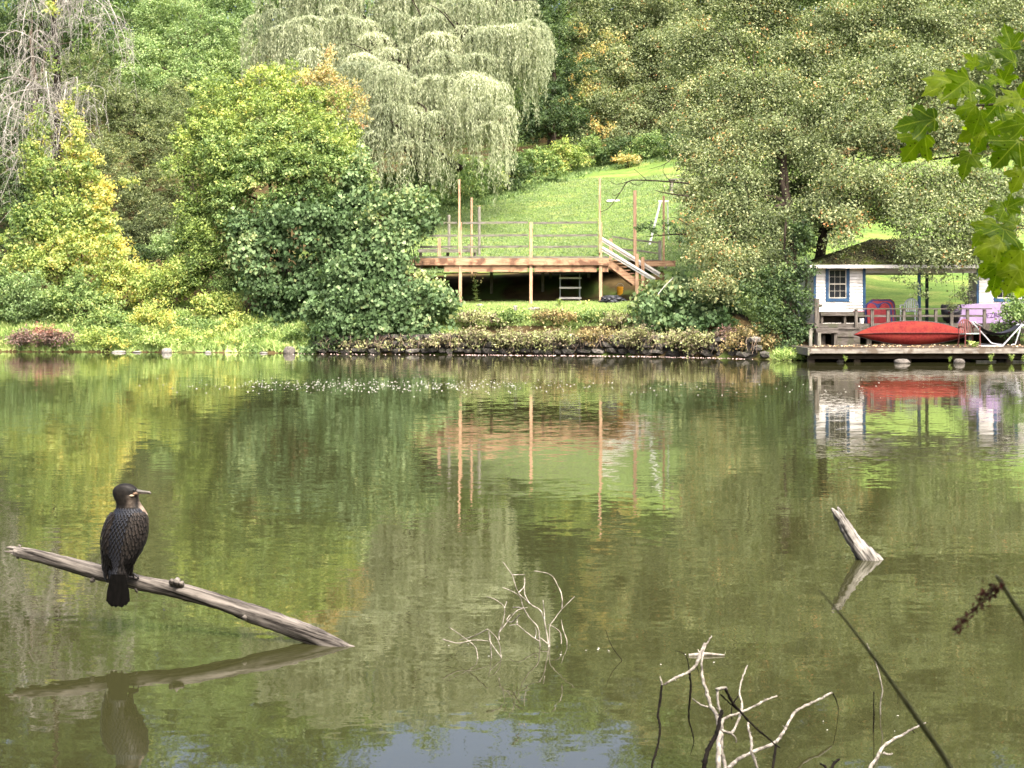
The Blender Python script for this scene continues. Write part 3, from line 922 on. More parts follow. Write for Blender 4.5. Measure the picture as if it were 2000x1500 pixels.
tree('oak_tree', 'spreading olive tree whose boughs hang over the boathouse roof', on_ground(1578, 56.4, .1), U(1630, 200, 55), .26,
     [(1660, 60, 56, 80, 70), (1750, 40, 56, 85, 70), (1850, 60, 55.5, 90, 70), (1950, 50, 55.5, 80, 70), (1680, 160, 54.5, 75, 55), (1770, 150, 54, 80, 55), (1870, 150, 54, 85, 60), (1970, 160, 54, 70, 60), (1650, 250, 53, 60, 50), (1720, 270, 52.4, 70, 50), (1810, 260, 52, 80, 55), (1910, 260, 52, 75, 55), (1990, 270, 52.5, 60, 50), (1680, 350, 51.6, 60, 45, .08), (1760, 360, 51, 70, 48, .05), (1850, 355, 50.8, 75, 45), (1940, 360, 51, 65, 45),
      (1650, 425, 51, 45, 30, .15), (1620, 330, 52.5, 50, 45, .05), (1630, 390, 52, 45, 40, .1), (1690, 400, 56.5, 60, 45, .08), (1750, 410, 57, 60, 40, .05), (1640, 430, 57, 50, 45, .05), (1800, 400, 50.4, 60, 36), (1900, 405, 50.4, 60, 36), (1990, 400, 50.8, 50, 40), (1640, 470, 50.8, 30, 24, .15), (1620, 120, 55.5, 45, 50), (1710, 215, 53, 55, 45), (1860, 210, 53, 60, 45), (1730, 100, 55, 60, 45), (1900, 100, 54.8, 60, 50), (1800, 445, 49.9, 60, 36, -.05), (1870, 440, 50, 60, 36), (1950, 450, 50.2, 50, 36), (1790, 492, 49.6, 45, 26, -.08), (1840, 498, 49.6, 42, 26), (1890, 505, 49.6, 34, 24), (1760, -40, 57, 120, 70), (1920, -40, 57, 110, 70), (1830, -130, 58, 130, 70), (1640, -60, 57, 80, 60), (2060, 150, 54, 80, 150), (2070, -40, 56, 100, 120), (2060, 360, 52, 80, 90)],
     L_AUT, seed=84, lai=2.6, bark=BARK_DARK, **KR, group=G8)
t = bpy.data.objects['oak_tree.002']
foliage('hanging_sprays', t, [(1772, 530, 49.3, 22, 16), (1830, 520, 49.3, 20, 12), (1752, 545, 49.3, 14, 8), (1786, 560, 49.4, 14, 8), (1845, 548, 49.4, 22, 14), (1866, 575, 49.4, 16, 14), (1888, 560, 49.4, 16, 18), (1884, 588, 49.4, 16, 12), (1812, 545, 49.3, 12, 14), (1905, 540, 49.4, 12, 14), (1858, 600, 49.3, 10, 6), (1800, 572, 49.4, 16, 8)], L_OLIVE, L=.10, W=.06, lai=1.0, seed=85, cluster=10, spread=.22, tone=(.35, .15, .15), gap=.3)
mb = MB()
for i, (a, b) in enumerate((((1850, 440), (1866, 590)), ((1790, 470), (1772, 540)), ((1820, 470), (1840, 560)), ((1890, 470), (1886, 590)), ((1780, 500), (1750, 550)), ((1800, 490), (1800, 580)))):
    mb.tube(limb_path(U(*a, 49.7), U(*b, 49.4), .06, 5, 300 + i), [.012, .011, .010, .008, .006, .004], 4)
mb.build('twigs', BARK_DARK, t)

# ivy-clad foot of the tall tree, and the bare and leafy twigs that reach over the lawn
t = thing('ivy_column', 'dense green ivy wrapping the trunks beside the boathouse wall', 'ivy', on_ground(1555, 51))
mb = MB()
for i in range(3):
    mb.tube(limb_path(on_ground(1540 + i * 14, 50.7), U(1535 + i * 16, 430, 51.2), .04, 8, 400 + i), [.04] * 9, 6)
mb.build('stem', BARK_DARK, t)
foliage('foliage', t, [(1560, 600, 49.8, 32, 55, -.1), (1530, 560, 50.3, 36, 50), (1570, 540, 50.4, 22, 50, -.1), (1500, 620, 49.9, 45, 45, .05), (1545, 650, 49.4, 40, 40, -.1), (1480, 570, 50.6, 40, 45, .15), (1560, 470, 50.9, 24, 50, -.05), (1580, 660, 49.1, 14, 30, -.15)], L_DARK, L=.11, W=.08, lai=2.2, seed=86, tone=(.45, .17, .14))
mb = MB()
tw = [[(1345, 358), (1310, 355), (1262, 352), (1228, 354), (1212, 375), (1190, 405), (1172, 414)], [(1228, 354), (1205, 360), (1188, 352)], [(1262, 352), (1256, 345), (1238, 330)], [(1310, 355), (1295, 335), (1300, 318)], [(1345, 383), (1300, 377), (1278, 371)], [(1300, 377), (1294, 360)],
      [(1345, 457), (1310, 458), (1288, 460), (1262, 462)], [(1310, 458), (1290, 440), (1270, 436)], [(1288, 460), (1262, 445), (1250, 440)], [(1345, 440), (1318, 425), (1300, 428)], [(1228, 354), (1245, 362), (1262, 352)], [(1212, 375), (1200, 382), (1195, 376)], [(1320, 300), (1300, 320), (1270, 330)]]
for i, p in enumerate(tw):
    q = [tuple(U(x, y, 52.5 - .02 * i)) for x, y in p]
    q = smooth_path(q, 4)
    mb.tube(q, [.035 * (1 - .75 * j / (len(q) - 1)) if i in (0, 4, 6) else .014 * (1 - .5 * j / (len(q) - 1)) for j in range(len(q))], 5)
mb.build('bare_twigs', BARK_DARK, main)
foliage('leaves', main, [(1262, 438, 52.3, 14, 8), (1285, 450, 52.3, 22, 8), (1310, 437, 52.4, 26, 14), (1325, 455, 52.4, 18, 10), (1250, 447, 52.3, 12, 7), (1335, 470, 52.4, 16, 12), (1340, 425, 52.6, 20, 16)], L_DARK, L=.11, W=.07, lai=1.3, seed=87, cluster=9, spread=.2)

# ---- bank shrubs on the left, one by one
LB = 'shrubs crowding the left bank'
for i, (px, py, Y, rx, ry, mt, tn, lab) in enumerate((
        (40, 590, 58.5, 75, 80, L_MID, .45, 'grey-green bush at the left picture edge behind the red brush pile'),
        (150, 590, 58.2, 75, 75, L_GREEN, .55, 'yellow-tipped bush behind the middle of the red brush pile'),
        (95, 520, 59.2, 70, 50, L_LIME, .45, 'lime bush at the foot of the yellow creeper'),
        (240, 560, 58.8, 80, 70, L_LIME, .6, 'bright yellow-green bush right of the creeper'),
        (215, 635, 57.6, 60, 45, L_GREEN, .6, 'loose green shrub above the pale flat stone at the water'),
        (330, 560, 58.8, 70, 70, L_LIME, .5, 'tall lime bush in the middle of the left bank'),
        (300, 630, 57.5, 55, 48, L_LIME, .65, 'light lime shrub above the white boulder'),
        (350, 480, 60, 70, 55, L_MID, .5, 'grey-green bush under the layered olive tree'),
        (380, 640, 57.4, 60, 42, L_GREEN, .55, 'spreading green shrub right of the white boulder'),
        (425, 600, 58, 60, 50, L_LIME, .5, 'fern-like lime shrub below the hanging vine tip'),
        (470, 640, 57.2, 60, 42, L_LIME, .5, 'lime shrub near the dark grey rock'),
        (530, 650, 56.8, 45, 36, L_GREEN, .5, 'green shrub just left of the dark hollow under the vines'),
        (455, 545, 58.6, 50, 45, L_GREEN, .35, 'darker green shrub beneath the left edge of the vine curtain'),
        (185, 660, 57.0, 45, 26, L_LIME, .5, 'leafy lime clump at the water between the brush pile and the flat stone'),
        (255, 655, 57.0, 42, 30, L_GREEN, .6, 'leafy green clump at the water left of the white boulder'),
        (345, 658, 57.0, 42, 26, L_LIME, .7, 'pale lime clump just above the white boulder'),
        (425, 660, 56.9, 45, 26, L_LIME, .55, 'low lime clump midway along the left waterline'),
        (495, 664, 56.6, 40, 24, L_GREEN, .6, 'low green clump left of the dark grey rock'),
        (585, 660, 56.0, 38, 26, L_GREEN, .35, 'dim green clump in the hollow below the vine curtain'),
        (300, 505, 61.5, 65, 38, L_DARK, .5, 'shaded bush in the gap between the creeper and the lime tree'),
        (5, 490, 61.5, 60, 42, L_DARK, .5, 'shaded bush at the left edge below the dead tree'),
        (-40, 560, 58.5, 70, 110, L_GREEN, .45, 'tall green bush cut by the left picture edge'))):
    shrub('shrub', lab, px, py, Y, rx, ry, mt, group=LB, seed=200 + i, lai=1.7, L=.13, W=.06, tone=(tn, .15, .14), droop=.25)
for i, (px, py, Y, rx, ry, mt, lab, nm, ct) in enumerate((
        (80, 662, 56.9, 80, 24, L_RUST, 'low heap of reddish dead brush at the waterline on the far left', 'brush_pile', 'brush pile'),
        (220, 672, 56.6, 38, 15, L_LIME, 'low yellow weed tuft right of the red brush pile', 'weed_clump', 'weeds'),
        (290, 668, 56.6, 38, 17, L_GRASS, 'arching grass tussock left of the white boulder', 'grass_tussock', 'grass'),
        (370, 672, 56.5, 48, 15, L_GRASS, 'low pale weeds right of the white boulder', 'weed_clump', 'weeds'),
        (450, 672, 56.4, 45, 14, L_LIME, 'low lime weeds midway to the dark grey rock', 'weed_clump', 'weeds'),
        (520, 675, 56.2, 40, 13, L_GRASS, 'low green weeds beside the dark grey rock', 'weed_clump', 'weeds'))):
    shrub(nm, lab, px, py, Y, rx, ry, mt, cat=ct, seed=240 + i, lai=1.8, L=.13, W=.05, tone=(.5, .2, .2), lobes=7, droop=.1)
t = thing('red_shrub', 'small red-leaved sprig on top of the brush pile', 'shrub', on_ground(88, 57))
mb = MB()
for i in range(4):
    mb.tube(limb_path(on_ground(86 + i * 3, 57.1), U(75 + i * 14, 640, 56.8), .1, 5, 500 + i), [.012] * 6, 4)
mb.build('stems', BARK, t)
foliage('foliage', t, [(88, 650, 56.7, 28, 18)], leafmat('leaf_red', [(0, lin('6a4436')), (.5, lin('965c4c')), (1, lin('ae8a6c'))]), L=.12, W=.06, lai=1.6, seed=247)

# rough grass and low weeds on the left bank and under the lawn-edge shrubs
n = 60000
gx = np.concatenate([np.repeat(rng.uniform(-22, -7.5, 1150), 40) + rng.normal(size=46000) * .12, rng.uniform(-8, -2, 14000)])
gy = shore(gx) + np.concatenate([np.repeat(np.abs(rng.normal(size=1150)) * 1.2 + .02, 40) + np.abs(rng.normal(size=46000)) * .12, rng.uniform(.9, 4, 14000)])
P = np.stack([gx, gy, gz(gx, gy) + .06], 1)
D = unit(np.stack([rng.normal(size=n) * .6, rng.normal(size=n) * .6, np.full(n, .9)], 1))
Ls = rng.uniform(.08, .26, n) * np.repeat(rng.uniform(.6, 2.4, n // 40), 40)
V = blades(P, D, np.array([[0, -1.0, .4]]) + rng.normal(size=(n, 3)) * .5, Ls, Ls * .2)
V[..., 2] = np.maximum(V[..., 2], .01)
tag(leaves_mesh('bank_grass', V, np.repeat(rng.normal(.45, .25, n // 40), 40) + rng.normal(size=n) * .1, L_GRASS), 'rough grass and low weeds along the foot of the left bank', 'grass', kind='stuff')
n = 50000
i_ = rng.integers(0, len(_hx) - 1, n)
f_ = rng.random(n)
hxx, hyy = np.array(_hx), np.array(_hy)
gx = hxx[i_] + (hxx[i_ + 1] - hxx[i_]) * f_ + rng.normal(size=n) * .25
gy = hyy[i_] + (hyy[i_ + 1] - hyy[i_]) * f_ + rng.normal(size=n) * .9 + .5
P = np.stack([gx, gy, gz(gx, gy) + .12], 1)
D = unit(np.stack([rng.normal(size=n) * .7, rng.normal(size=n) * .7, np.full(n, .9)], 1))
Ls = rng.uniform(.15, .40, n)
tag(leaves_mesh('meadow_grass', blades(P, D, np.array([[0, -1.0, .4]]) + rng.normal(size=(n, 3)) * .5, Ls, Ls * .22), rng.normal(.35, .2, n), L_GREEN), 'unmown grass along the upper edge of the lawn', 'grass', kind='stuff')
# mown grass seen as short blades on the nearer lawn
n = 90000
gx = rng.uniform(-5, 13, n)
gy = shore(gx) + 8.4 + rng.random(n) ** 1.3 * 26
ok = in_lawn(gx, gy)
gx, gy = gx[ok], gy[ok]
n = len(gx)
P = np.stack([gx, gy, gz(gx, gy) + .07], 1)
D = unit(np.stack([rng.normal(size=n) * .6, rng.normal(size=n) * .6, np.full(n, .8)], 1))
Ls = rng.uniform(.06, .13, n)
tag(leaves_mesh('lawn_grass_blades', blades(P, D, np.array([[0, -.7, .8]]) + rng.normal(size=(n, 3)) * .5, Ls, Ls * .4), rng.normal(.42, .2, n), L_MOWN), 'short mown grass blades of the sunlit lawn', 'grass', kind='stuff')
# ---------------------------------------------------------------- stone wall and its creepers
STONE = surf('wall_stone', lin('2e2c2a'), lin('57534e'), (5, 5, 5), .9, .2, bump=.02, c3=lin('3c4030'), dirt=2.0)
STONE2 = surf('wall_stone_pale', lin('55524c'), lin('807c74'), (5, 5, 5), .9, .2, bump=.02)
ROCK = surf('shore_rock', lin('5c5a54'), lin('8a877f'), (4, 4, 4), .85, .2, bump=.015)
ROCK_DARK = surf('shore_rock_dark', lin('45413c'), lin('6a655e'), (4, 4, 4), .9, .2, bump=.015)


def rock_mesh(name, seed, sub=2, amp=.28):
    bm = bmesh.new()
    bmesh.ops.create_icosphere(bm, subdivisions=sub, radius=1)
    for v in bm.verts:
        n = v.co.normalized()
        v.co = n * (1 + amp * mnoise.noise(n * 1.3 + Vector((seed * 3.1, seed, 0))) + amp * .4 * mnoise.noise(n * 3 + Vector((seed, 7, 0))))
        v.co.z = max(-.75, min(.8, v.co.z))
    me = bpy.data.meshes.new(name)
    bm.to_mesh(me)
    bm.free()
    return me


wall = thing('stone_wall', 'low dark dry-stone wall along the waterline below the deck', 'wall', on_ground(1050, 54))
meshes = [rock_mesh('stone', 10 + i, 1, .3) for i in range(8)]
for me in meshes:
    me.materials.append(STONE)
pal = [rock_mesh('stone', 30 + i, 1, .3) for i in range(3)]
for me in pal: me.materials.append(STONE2)
g = random.Random(12)
for row in range(3):
    px = 610 - row * 4
    while px < 1440:
        w = g.uniform(11, 34)
        x = (px + w / 2 - 1000) / F * 54
        y = float(shore(x)) - .02 + row * .05
        k = 53.5 / F
        pale = row == 1 and 1130 < px < 1160 or g.random() < .04
        o = bpy.data.objects.new('stone', g.choice(pal if pale else meshes))
        COL.objects.link(o)
        o.parent = wall
        o.location = Vector((x, y + g.uniform(-.05, .06), .13 + row * .25 + g.uniform(-.035, .035))) - org(wall)
        o.scale = (w * k * .56, .22, g.uniform(.11, .17))
        o.rotation_euler = (g.uniform(-.2, .2), g.uniform(-.2, .2), g.uniform(-.4, .4))
        px += w
wb = MB()
n = 40
for i in range(n):
    xa, xb = [((600 + (840 * j / n)) - 1000) / F * 54 for j in (i, i + 1)]
    wb.box(xa, xb, float(shore((xa + xb) / 2)) + .10, float(shore((xa + xb) / 2)) + .7, -.3, .74)
wb.build('backing', STONE, wall)

HG = 'creeper clumps along the stone wall'
for i, (px, py, rx, ry, off, mt, lab) in enumerate((
        (930, 622, 50, 22, 1.5, L_DRY, 'green and brown clump above the wall just right of the vine mound'),
        (1005, 622, 45, 22, 1.6, L_GREEN, 'leafy clump above the wall left of the middle deck post'),
        (1080, 620, 48, 24, 1.6, L_BROWN, 'yellow-flowering clump above the wall between the middle and right deck posts'),
        (1150, 620, 45, 24, 1.6, L_GREEN, 'leafy clump above the wall below the right deck post'),
        (1215, 626, 45, 24, 1.5, L_DRY, 'brownish clump above the wall at the foot of the leafy bush'),
        (920, 664, 58, 30, .12, L_DRY, 'dry vine tangle spilling over the wall beside the vine mound'),
        (1000, 664, 58, 28, .1, L_DRY, 'dry vine tangle over the wall below the left half of the deck'),
        (1080, 662, 58, 28, .1, L_DRY, 'dry vine tangle over the wall below the wire shelf'),
        (1170, 658, 55, 22, .12, L_BROWN, 'dry vine tangle over the wall above the palest stones'),
        (1250, 660, 58, 30, .05, L_DRY, 'dry vine tangle over the wall under the leafy bush'),
        (640, 676, 40, 15, .05, L_DARK, 'dark vine tangle over the wall at its left end'),
        (715, 674, 45, 17, .05, L_DRY, 'dark vine tangle over the wall below the vine mound'),
        (800, 672, 48, 17, .05, L_DRY, 'brownish vine tangle over the wall below the right foot of the vine mound'),
        (865, 668, 40, 20, .08, L_DRY, 'pale vine tangle over the wall at the edge of the vine mound'),
        (1340, 664, 60, 32, .05, L_DRY, 'dry vine tangle over the wall near its right end'))):
    x = (px - 1000) / F * 54
    Y = float(shore(x)) + off
    shrub('creeper_clump', lab, px, py, Y, rx, ry, mt, cat='creeper', group=HG, seed=260 + i, lobes=6, lai=1.9, L=.11, W=.065, tone=(.5, .2, .18), droop=.5)
# woody strands hanging down the stones
mb = MB()
for i in range(120):
    px = R.uniform(620, 1440)
    x = (px - 1000) / F * 54
    y = float(shore(x)) - .22
    top = Vector((x, y + .1, R.uniform(.6, .85)))
    e = Vector((x + R.uniform(-.3, .3), y - R.uniform(0, .15), R.uniform(.1, .45)))
    mb.tube(limb_path(top, e, .15, 4, 900 + i), [.008, .008, .007, .006, .005], 3)
o = mb.build('hanging_vine_stems', surf('vine_stem', lin('6a5848'), lin('8f8070'), (5, 5, 5), .9, .1), None)
tag(o, 'tangle of thin brown vine stems hanging down the stone wall', 'stems', kind='stuff')

# leafy bush right of the deck stairs, rusty bush at its foot, low weeds by the dock
t = thing('vine_bush', 'big-leaved green bush between the deck stairs and the tall tree', 'bush', on_ground(1330, 53.5))
mb = MB()
for i in range(6):
    mb.tube(limb_path(on_ground(1290 + i * 18, 53.6), U(1270 + i * 25, 580, 53.4), .12, 6, 620 + i), [.035 - .004 * q for q in range(7)], 5)
mb.build('stems', BARK, t)
MB().tube(limb_path(U(1285, 575, 52.2), U(1315, 542, 52.2), .03, 4, 3), [.012] * 5, 4).build('dead_twig', SILVER, t)
foliage('foliage', t, [(1290, 575, 53.8, 45, 32, .35), (1345, 580, 53.4, 55, 40, .25), (1260, 600, 53.8, 35, 26, .3), (1310, 610, 53, 60, 36, .1), (1385, 605, 52.8, 55, 45), (1270, 630, 53.2, 40, 24, .1), (1340, 635, 52.6, 60, 30, -.1), (1400, 645, 52, 50, 30, -.2), (1330, 555, 54, 40, 24, .4)],
        L_VINE, seed=53, **{**KW, 'L': .16, 'W': .15})
shrub('rusty_bush', 'rust-tinged bush overhanging the water at the right end of the wall', 1470, 662, 49.9, 60, 34, L_BROWN, seed=271, lai=1.9, L=.10, W=.055, tone=(.55, .2, .2), lobes=7)
shrub('rusty_bush', 'small reddish bush over the last stones of the wall', 1420, 660, 50.6, 30, 30, L_RUST, seed=272, lai=1.4, L=.10, W=.055, tone=(.4, .2, .2), lobes=6)
shrub('weed_clump', 'bright green weeds at the water beside the dock corner', 1540, 694, 48.0, 38, 13, L_GRASS, cat='weeds', seed=273, lai=1.8, L=.14, W=.04, lobes=7, droop=-.2)
shrub('bush', 'glossy green bush growing over the right end of the boathouse deck', 1990, 612, 48.9, 42, 38, L_GREEN, seed=274, lai=2.2, L=.10, W=.075, lobes=8, extra=((1960, 635, 48.8, 26, 20), (1985, 575, 49, 28, 24), (1975, 650, 48.8, 30, 16, -.2)))

# boulders along the water
for i, (px, py, w, h, m_, lab) in enumerate((
        (325, 684, 19, 9, ROCK, 'white rounded boulder at the left waterline'),
        (232, 687, 26, 4, ROCK, 'pale flat stone at the waterline right of the red brush pile'),
        (406, 687, 14, 4, ROCK, 'small pale stone at the waterline right of the white boulder'),
        (268, 688, 22, 3, ROCK, 'low grey stone between the flat stone and the white boulder'),
        (515, 688, 16, 3, ROCK, 'small flat stone left of the dark grey rock'),
        (566, 677, 22, 14, ROCK_DARK, 'dark grey rock at the left edge of the vine hollow'),
        (1641, 705, 14, 6, ROCK, 'round stone under the left part of the dock'),
        (1762, 706, 36, 8, ROCK, 'large pale boulder under the middle of the dock'),
        (1873, 706, 20, 9, ROCK_DARK, 'grey stone under the dock near the red chair'),
        (1960, 702, 24, 12, ROCK_DARK, 'grey boulder under the right part of the dock'),
        (1888, 703, 18, 6, ROCK_DARK, 'flat grey stone beside the tall dock weed'))):
    Y = float(shore((px - 1000) / F * 54)) - .35
    if px > 1600: Y = H * F / (py + h * .4 - HZ)
    k = Y / F
    x = (px - 1000) * k
    me = rock_mesh('boulder', 60 + i)
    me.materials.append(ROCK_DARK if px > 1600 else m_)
    me.polygons.foreach_set('use_smooth', [True] * len(me.polygons))
    o = bpy.data.objects.new('boulder', me)
    COL.objects.link(o)
    o.location = (x, Y, h * k * .25)
    o.scale = (w * k * .55, max(.12, w * k * .4), h * k * .95)
    o.rotation_euler = (0, 0, i * .7)
    tag(o, lab, 'boulder', 'boulders along the water')
for i, (px, py, w, lab) in enumerate(((1925, 707, 38, 'thin pale board lying in the water under the dock'), (1983, 707, 42, 'pale board lying at the water right of the grey boulder'))):
    Y = H * F / (py - HZ)
    a, b = U(px - w / 2, py - 2, Y), U(px + w / 2, py - 2, Y)
    tag(MB().beam(a, b, .12, .05).build('driftwood_board', SILVER, None, at=a), lab, 'board')


# leafy upright weeds
def weed(px, foot, top, Y, label, spread=1.0, flower=None, seed=0, m=L_GRASS, ground=None):
    base = U(px, foot, Y)
    t = thing('weed', label, 'weed', base)
    g = np.random.default_rng(seed + 40)
    gr = random.Random(seed)
    h = (foot - top) / F * Y
    mb = MB()
    P, D = [], []
    for s in range(4 if spread > .5 else 2):
        e = base + Vector((gr.uniform(-.3, .3) * h * spread, gr.uniform(-.15, .15) * h, h * gr.uniform(.65, 1)))
        path = limb_path(base, e, .08, 6, seed * 5 + s)
        mb.tube(path, [.010, .010, .009, .008, .007, .006, .004], 4)
        for k in range(26):
            tt = gr.uniform(.12, 1)
            p = path[min(5, int(tt * 6))].lerp(path[min(6, int(tt * 6) + 1)], tt * 6 % 1)
            P.append(p)
            a = gr.uniform(0, 6.28)
            D.append((math.cos(a), math.sin(a), gr.uniform(-.1, .7)))
    mb.build('stem', MATS['leaf_stem'], t)
    P, D = np.array(P), unit(np.array(D))
    L = g.uniform(.6, 1.2, len(P)) * min(.20, h * .28)
    V = blades(P + D * L[:, None] * .5, D, np.array([[0, 0, 1.0]]) + g.normal(size=P.shape) * .3, L, L * .3)
    leaves_mesh('foliage', V, g.uniform(.2, .9, len(P)), m, t)
    if flower is not None:
        fb = MB()
        for k in range(12):
            c = U(px + gr.uniform(-12, 12), top + gr.uniform(-2, 14), Y)
            fb.box(c.x - .025, c.x + .025, c.y - .02, c.y + .02, c.z - .02, c.z + .02)
        fb.build('flowers', flower, t)
    return t


surf('leaf_stem', lin('5c6a30'), lin('7f8a48'), (5, 5, 5), .7)
YEL = surf('flower_yellow', lin('cfc05a'), lin('e4dba0'), (20, 20, 20), .8)
weed(1903, 704, 660, 46.6, 'tall leafy weed growing up in front of the dock beside the red chair', .9, seed=1)
weed(1651, 706, 692, 46.0, 'small green weed in the water under the left part of the dock', 1.2, seed=2)
weed(1936, 707, 690, 45.9, 'bushy green weed under the dock left of the grey boulder', 1.2, seed=3)
weed(1975, 706, 690, 45.9, 'green weed under the dock right of the grey boulder', 1.2, seed=4)
weed(1855, 707, 696, 46.0, 'small dim weed under the dock left of the red chair', 1.2, seed=5)
weed(1997, 707, 692, 45.9, 'green weed at the right picture edge under the dock', 1.2, seed=6)
b0 = on_ground(932, 57.6)
weed(932, HZ + (H - b0.z) / 57.6 * F, 538, 57.6, 'tall pale flowering weed against the dark space under the deck', .5, YEL, 7, L_MID)
for px, Yg, top, lab, sd in ((1093, 56.3, 580, 'pale green feathery weed in front of the wire shelf', 8), (1140, 56.4, 588, 'low weed with white flower heads left of the right deck post', 9)):
    b0 = on_ground(px, Yg)
    weed(px, HZ + (H - b0.z) / Yg * F, top, Yg, lab, 1.0, YEL if sd == 9 else None, sd, L_GRASS)

# rough grass between the wall and the deck
n = 26000
gx = rng.uniform(-2.6, 5.2, n)
gy = shore(gx) + rng.uniform(1.5, 4.4, n)
gzz = gz(gx, gy)
P = np.stack([gx, gy, gzz + .05], 1)
D = unit(np.stack([rng.normal(size=n) * .45, rng.normal(size=n) * .45, np.ones(n)], 1))
Ls = rng.uniform(.08, .2, n)
V = blades(P, D, np.array([[0, -1.0, .3]]) + rng.normal(size=(n, 3)) * .4, Ls, np.full(n, .022))
tag(leaves_mesh('grass', V, rng.normal(.5, .2, n), L_GRASS), 'rough green grass between the stone wall and the deck', 'grass', kind='stuff')
for i, (px, Yg, w, h, lab) in enumerate(((1043, 56.2, 26, 8, 'pale stone at the foot of the middle deck post'), (1006, 56.3, 10, 14, 'upright white stone left of the middle deck post'), (1090, 56.5, 12, 6, 'flat grey stone left of the feathery weed'), (938, 57.0, 14, 8, 'grey stone at the foot of the tall flowering weed'))):
    k = Yg / F
    b0 = on_ground(px, Yg)
    me = rock_mesh('stone', 90 + i)
    me.materials.append(ROCK)
    o = bpy.data.objects.new('garden_stone', me)
    COL.objects.link(o)
    o.location = b0 + Vector((0, 0, h * k * .3))
    o.scale = (w * k * .5, .15, h * k * .6)
    tag(o, lab, 'stone')


# specks: a drift of small white domes across the pond and a line of petals along the wall
def specks(name, label, P, size, hgt, m, long=1.0):
    V, Fs = [], []
    for (x, y), s in zip(P, size):
        b = len(V)
        for k in range(6):
            a = k * math.pi / 3
            V.append((x + math.cos(a) * s * long, y + math.sin(a) * s * .8, .004))
        V.append((x, y, .006 + hgt * s))
        Fs += [(b + k, b + (k + 1) % 6, b + 6) for k in range(6)]
    me = bpy.data.meshes.new(name)
    me.from_pydata(V, [], Fs)
    TRI[0] += len(Fs)
    return tag(link_mesh(name, me, m), label, 'flotsam', kind='stuff')


WHITE = surf('speck_white', lin('77766c'), lin('c4c3b8'), (9, 9, 9), .6)
PETAL = surf('petal_pink', lin('a39a92'), lin('c4a09c'), (6, 6, 6), .6)
P, S = [], []
for i in range(620):
    px = R.gauss(760, 190) if i < 500 else R.uniform(300, 1720)
    py = R.gauss(753, 6.5) if px < 1200 else R.gauss(760, 7)
    Y = H * F / (py - HZ)
    P.append(((px - 1000) / F * Y, Y))
    S.append(R.uniform(.003, .011))
specks('white_specks', 'thin drift of small white specks across the far water', P, S, .55, WHITE, 2.2)
P, S = [], []
for i in range(380):
    px = R.uniform(560, 1425) if R.random() < .25 else R.uniform(900, 1425)
    x = (px - 1000) / F * 54
    P.append((x, float(shore(x)) - .55 - abs(R.gauss(0, .35))))
    S.append(R.uniform(.008, .028))
specks('floating_petals', 'line of pale pink and white petals floating along the foot of the stone wall', P, S, .6, PETAL)
P, S = [], []
for i in range(20):
    px, py = R.choice([(R.uniform(850, 1120), R.uniform(1255, 1285)), (R.uniform(1270, 1420), R.uniform(1276, 1300)), (R.uniform(1140, 1230), R.uniform(1262, 1285)), (R.uniform(1600, 1760), R.uniform(1385, 1430)), (R.uniform(100, 1900), R.uniform(830, 1200))])
    Y = H * F / (py - HZ)
    P.append(((px - 1000) / F * Y, Y))
    S.append(R.uniform(.002, .007))
specks('floating_bits', 'scattered pale bits floating around the near twigs', P, S, .15, WHITE)
# ---------------------------------------------------------------- raised timber deck on the lawn
CEDAR = surf('new_timber', lin('8c6c54'), lin('b89878'), (2.2, 20, 20), .85, .15, c3=lin('6a5040'), dirt=2.2)
CEDARV = surf('new_timber_upright', lin('8f7058'), lin('bd9e80'), (20, 20, 3), .8, .2)
GREYW = surf('grey_timber', lin('4a4840'), lin('7c796e'), (3, 22, 22), .9, .15, c3=lin('6a6c56'), dirt=2.5)
GREYV = surf('grey_timber_upright', lin('5a584e'), lin('8a877a'), (22, 22, 3), .9, .15)
PALEW = surf('pale_timber', lin('b9b6ac'), lin('dddad2'), (3, 22, 22), .8, .2)
YD = 57.0


def dx(px, Y=YD): return (px - 1000) / F * Y
def dz(py, Y=YD): return H - (py - HZ) / F * Y


deck = thing('timber_deck', 'raised timber deck with grey rails and tan posts on the lawn', 'deck', Vector((dx(1036), YD, gz1(dx(1036), YD))))
ZD = dz(503)
x0, x1 = dx(800), dx(1188)
i = 0
yy = YD - .06
while yy < 61.6:                                   # deck boards, side by side
    MB().box(x0, x1 + (2.35 if yy > 59.6 else 0), yy, yy + .134, ZD - .035, ZD).build('plank', GREYW, deck)
    yy += .14
for a, b in ((800, 985), (985, 1189)):
    MB().box(dx(a), dx(b) - .004, YD - .105, YD - .065, dz(518), dz(504.5)).build('fascia_board', CEDAR, deck)
for a, b in ((868, 902), (902, 1030), (1044, 1165), (1177, 1188)):
    MB().box(dx(a), dx(b), YD - .02, YD + .03, dz(531), dz(518.6)).build('beam', CEDAR, deck)
for yb in (58.6, 60.2, 61.5):
    MB().box(x0, x1 + (2.3 if yb > 59 else 0), yb, yb + .06, ZD - .30, ZD - .04).build('beam', CEDAR, deck)
for k in range(9):
    xx = x0 + .1 + (x1 - x0 - .2) * k / 8
    MB().box(xx - .02, xx + .02, YD + .04, 61.4, ZD - .21, ZD - .04).build('joist', GREYW, deck)
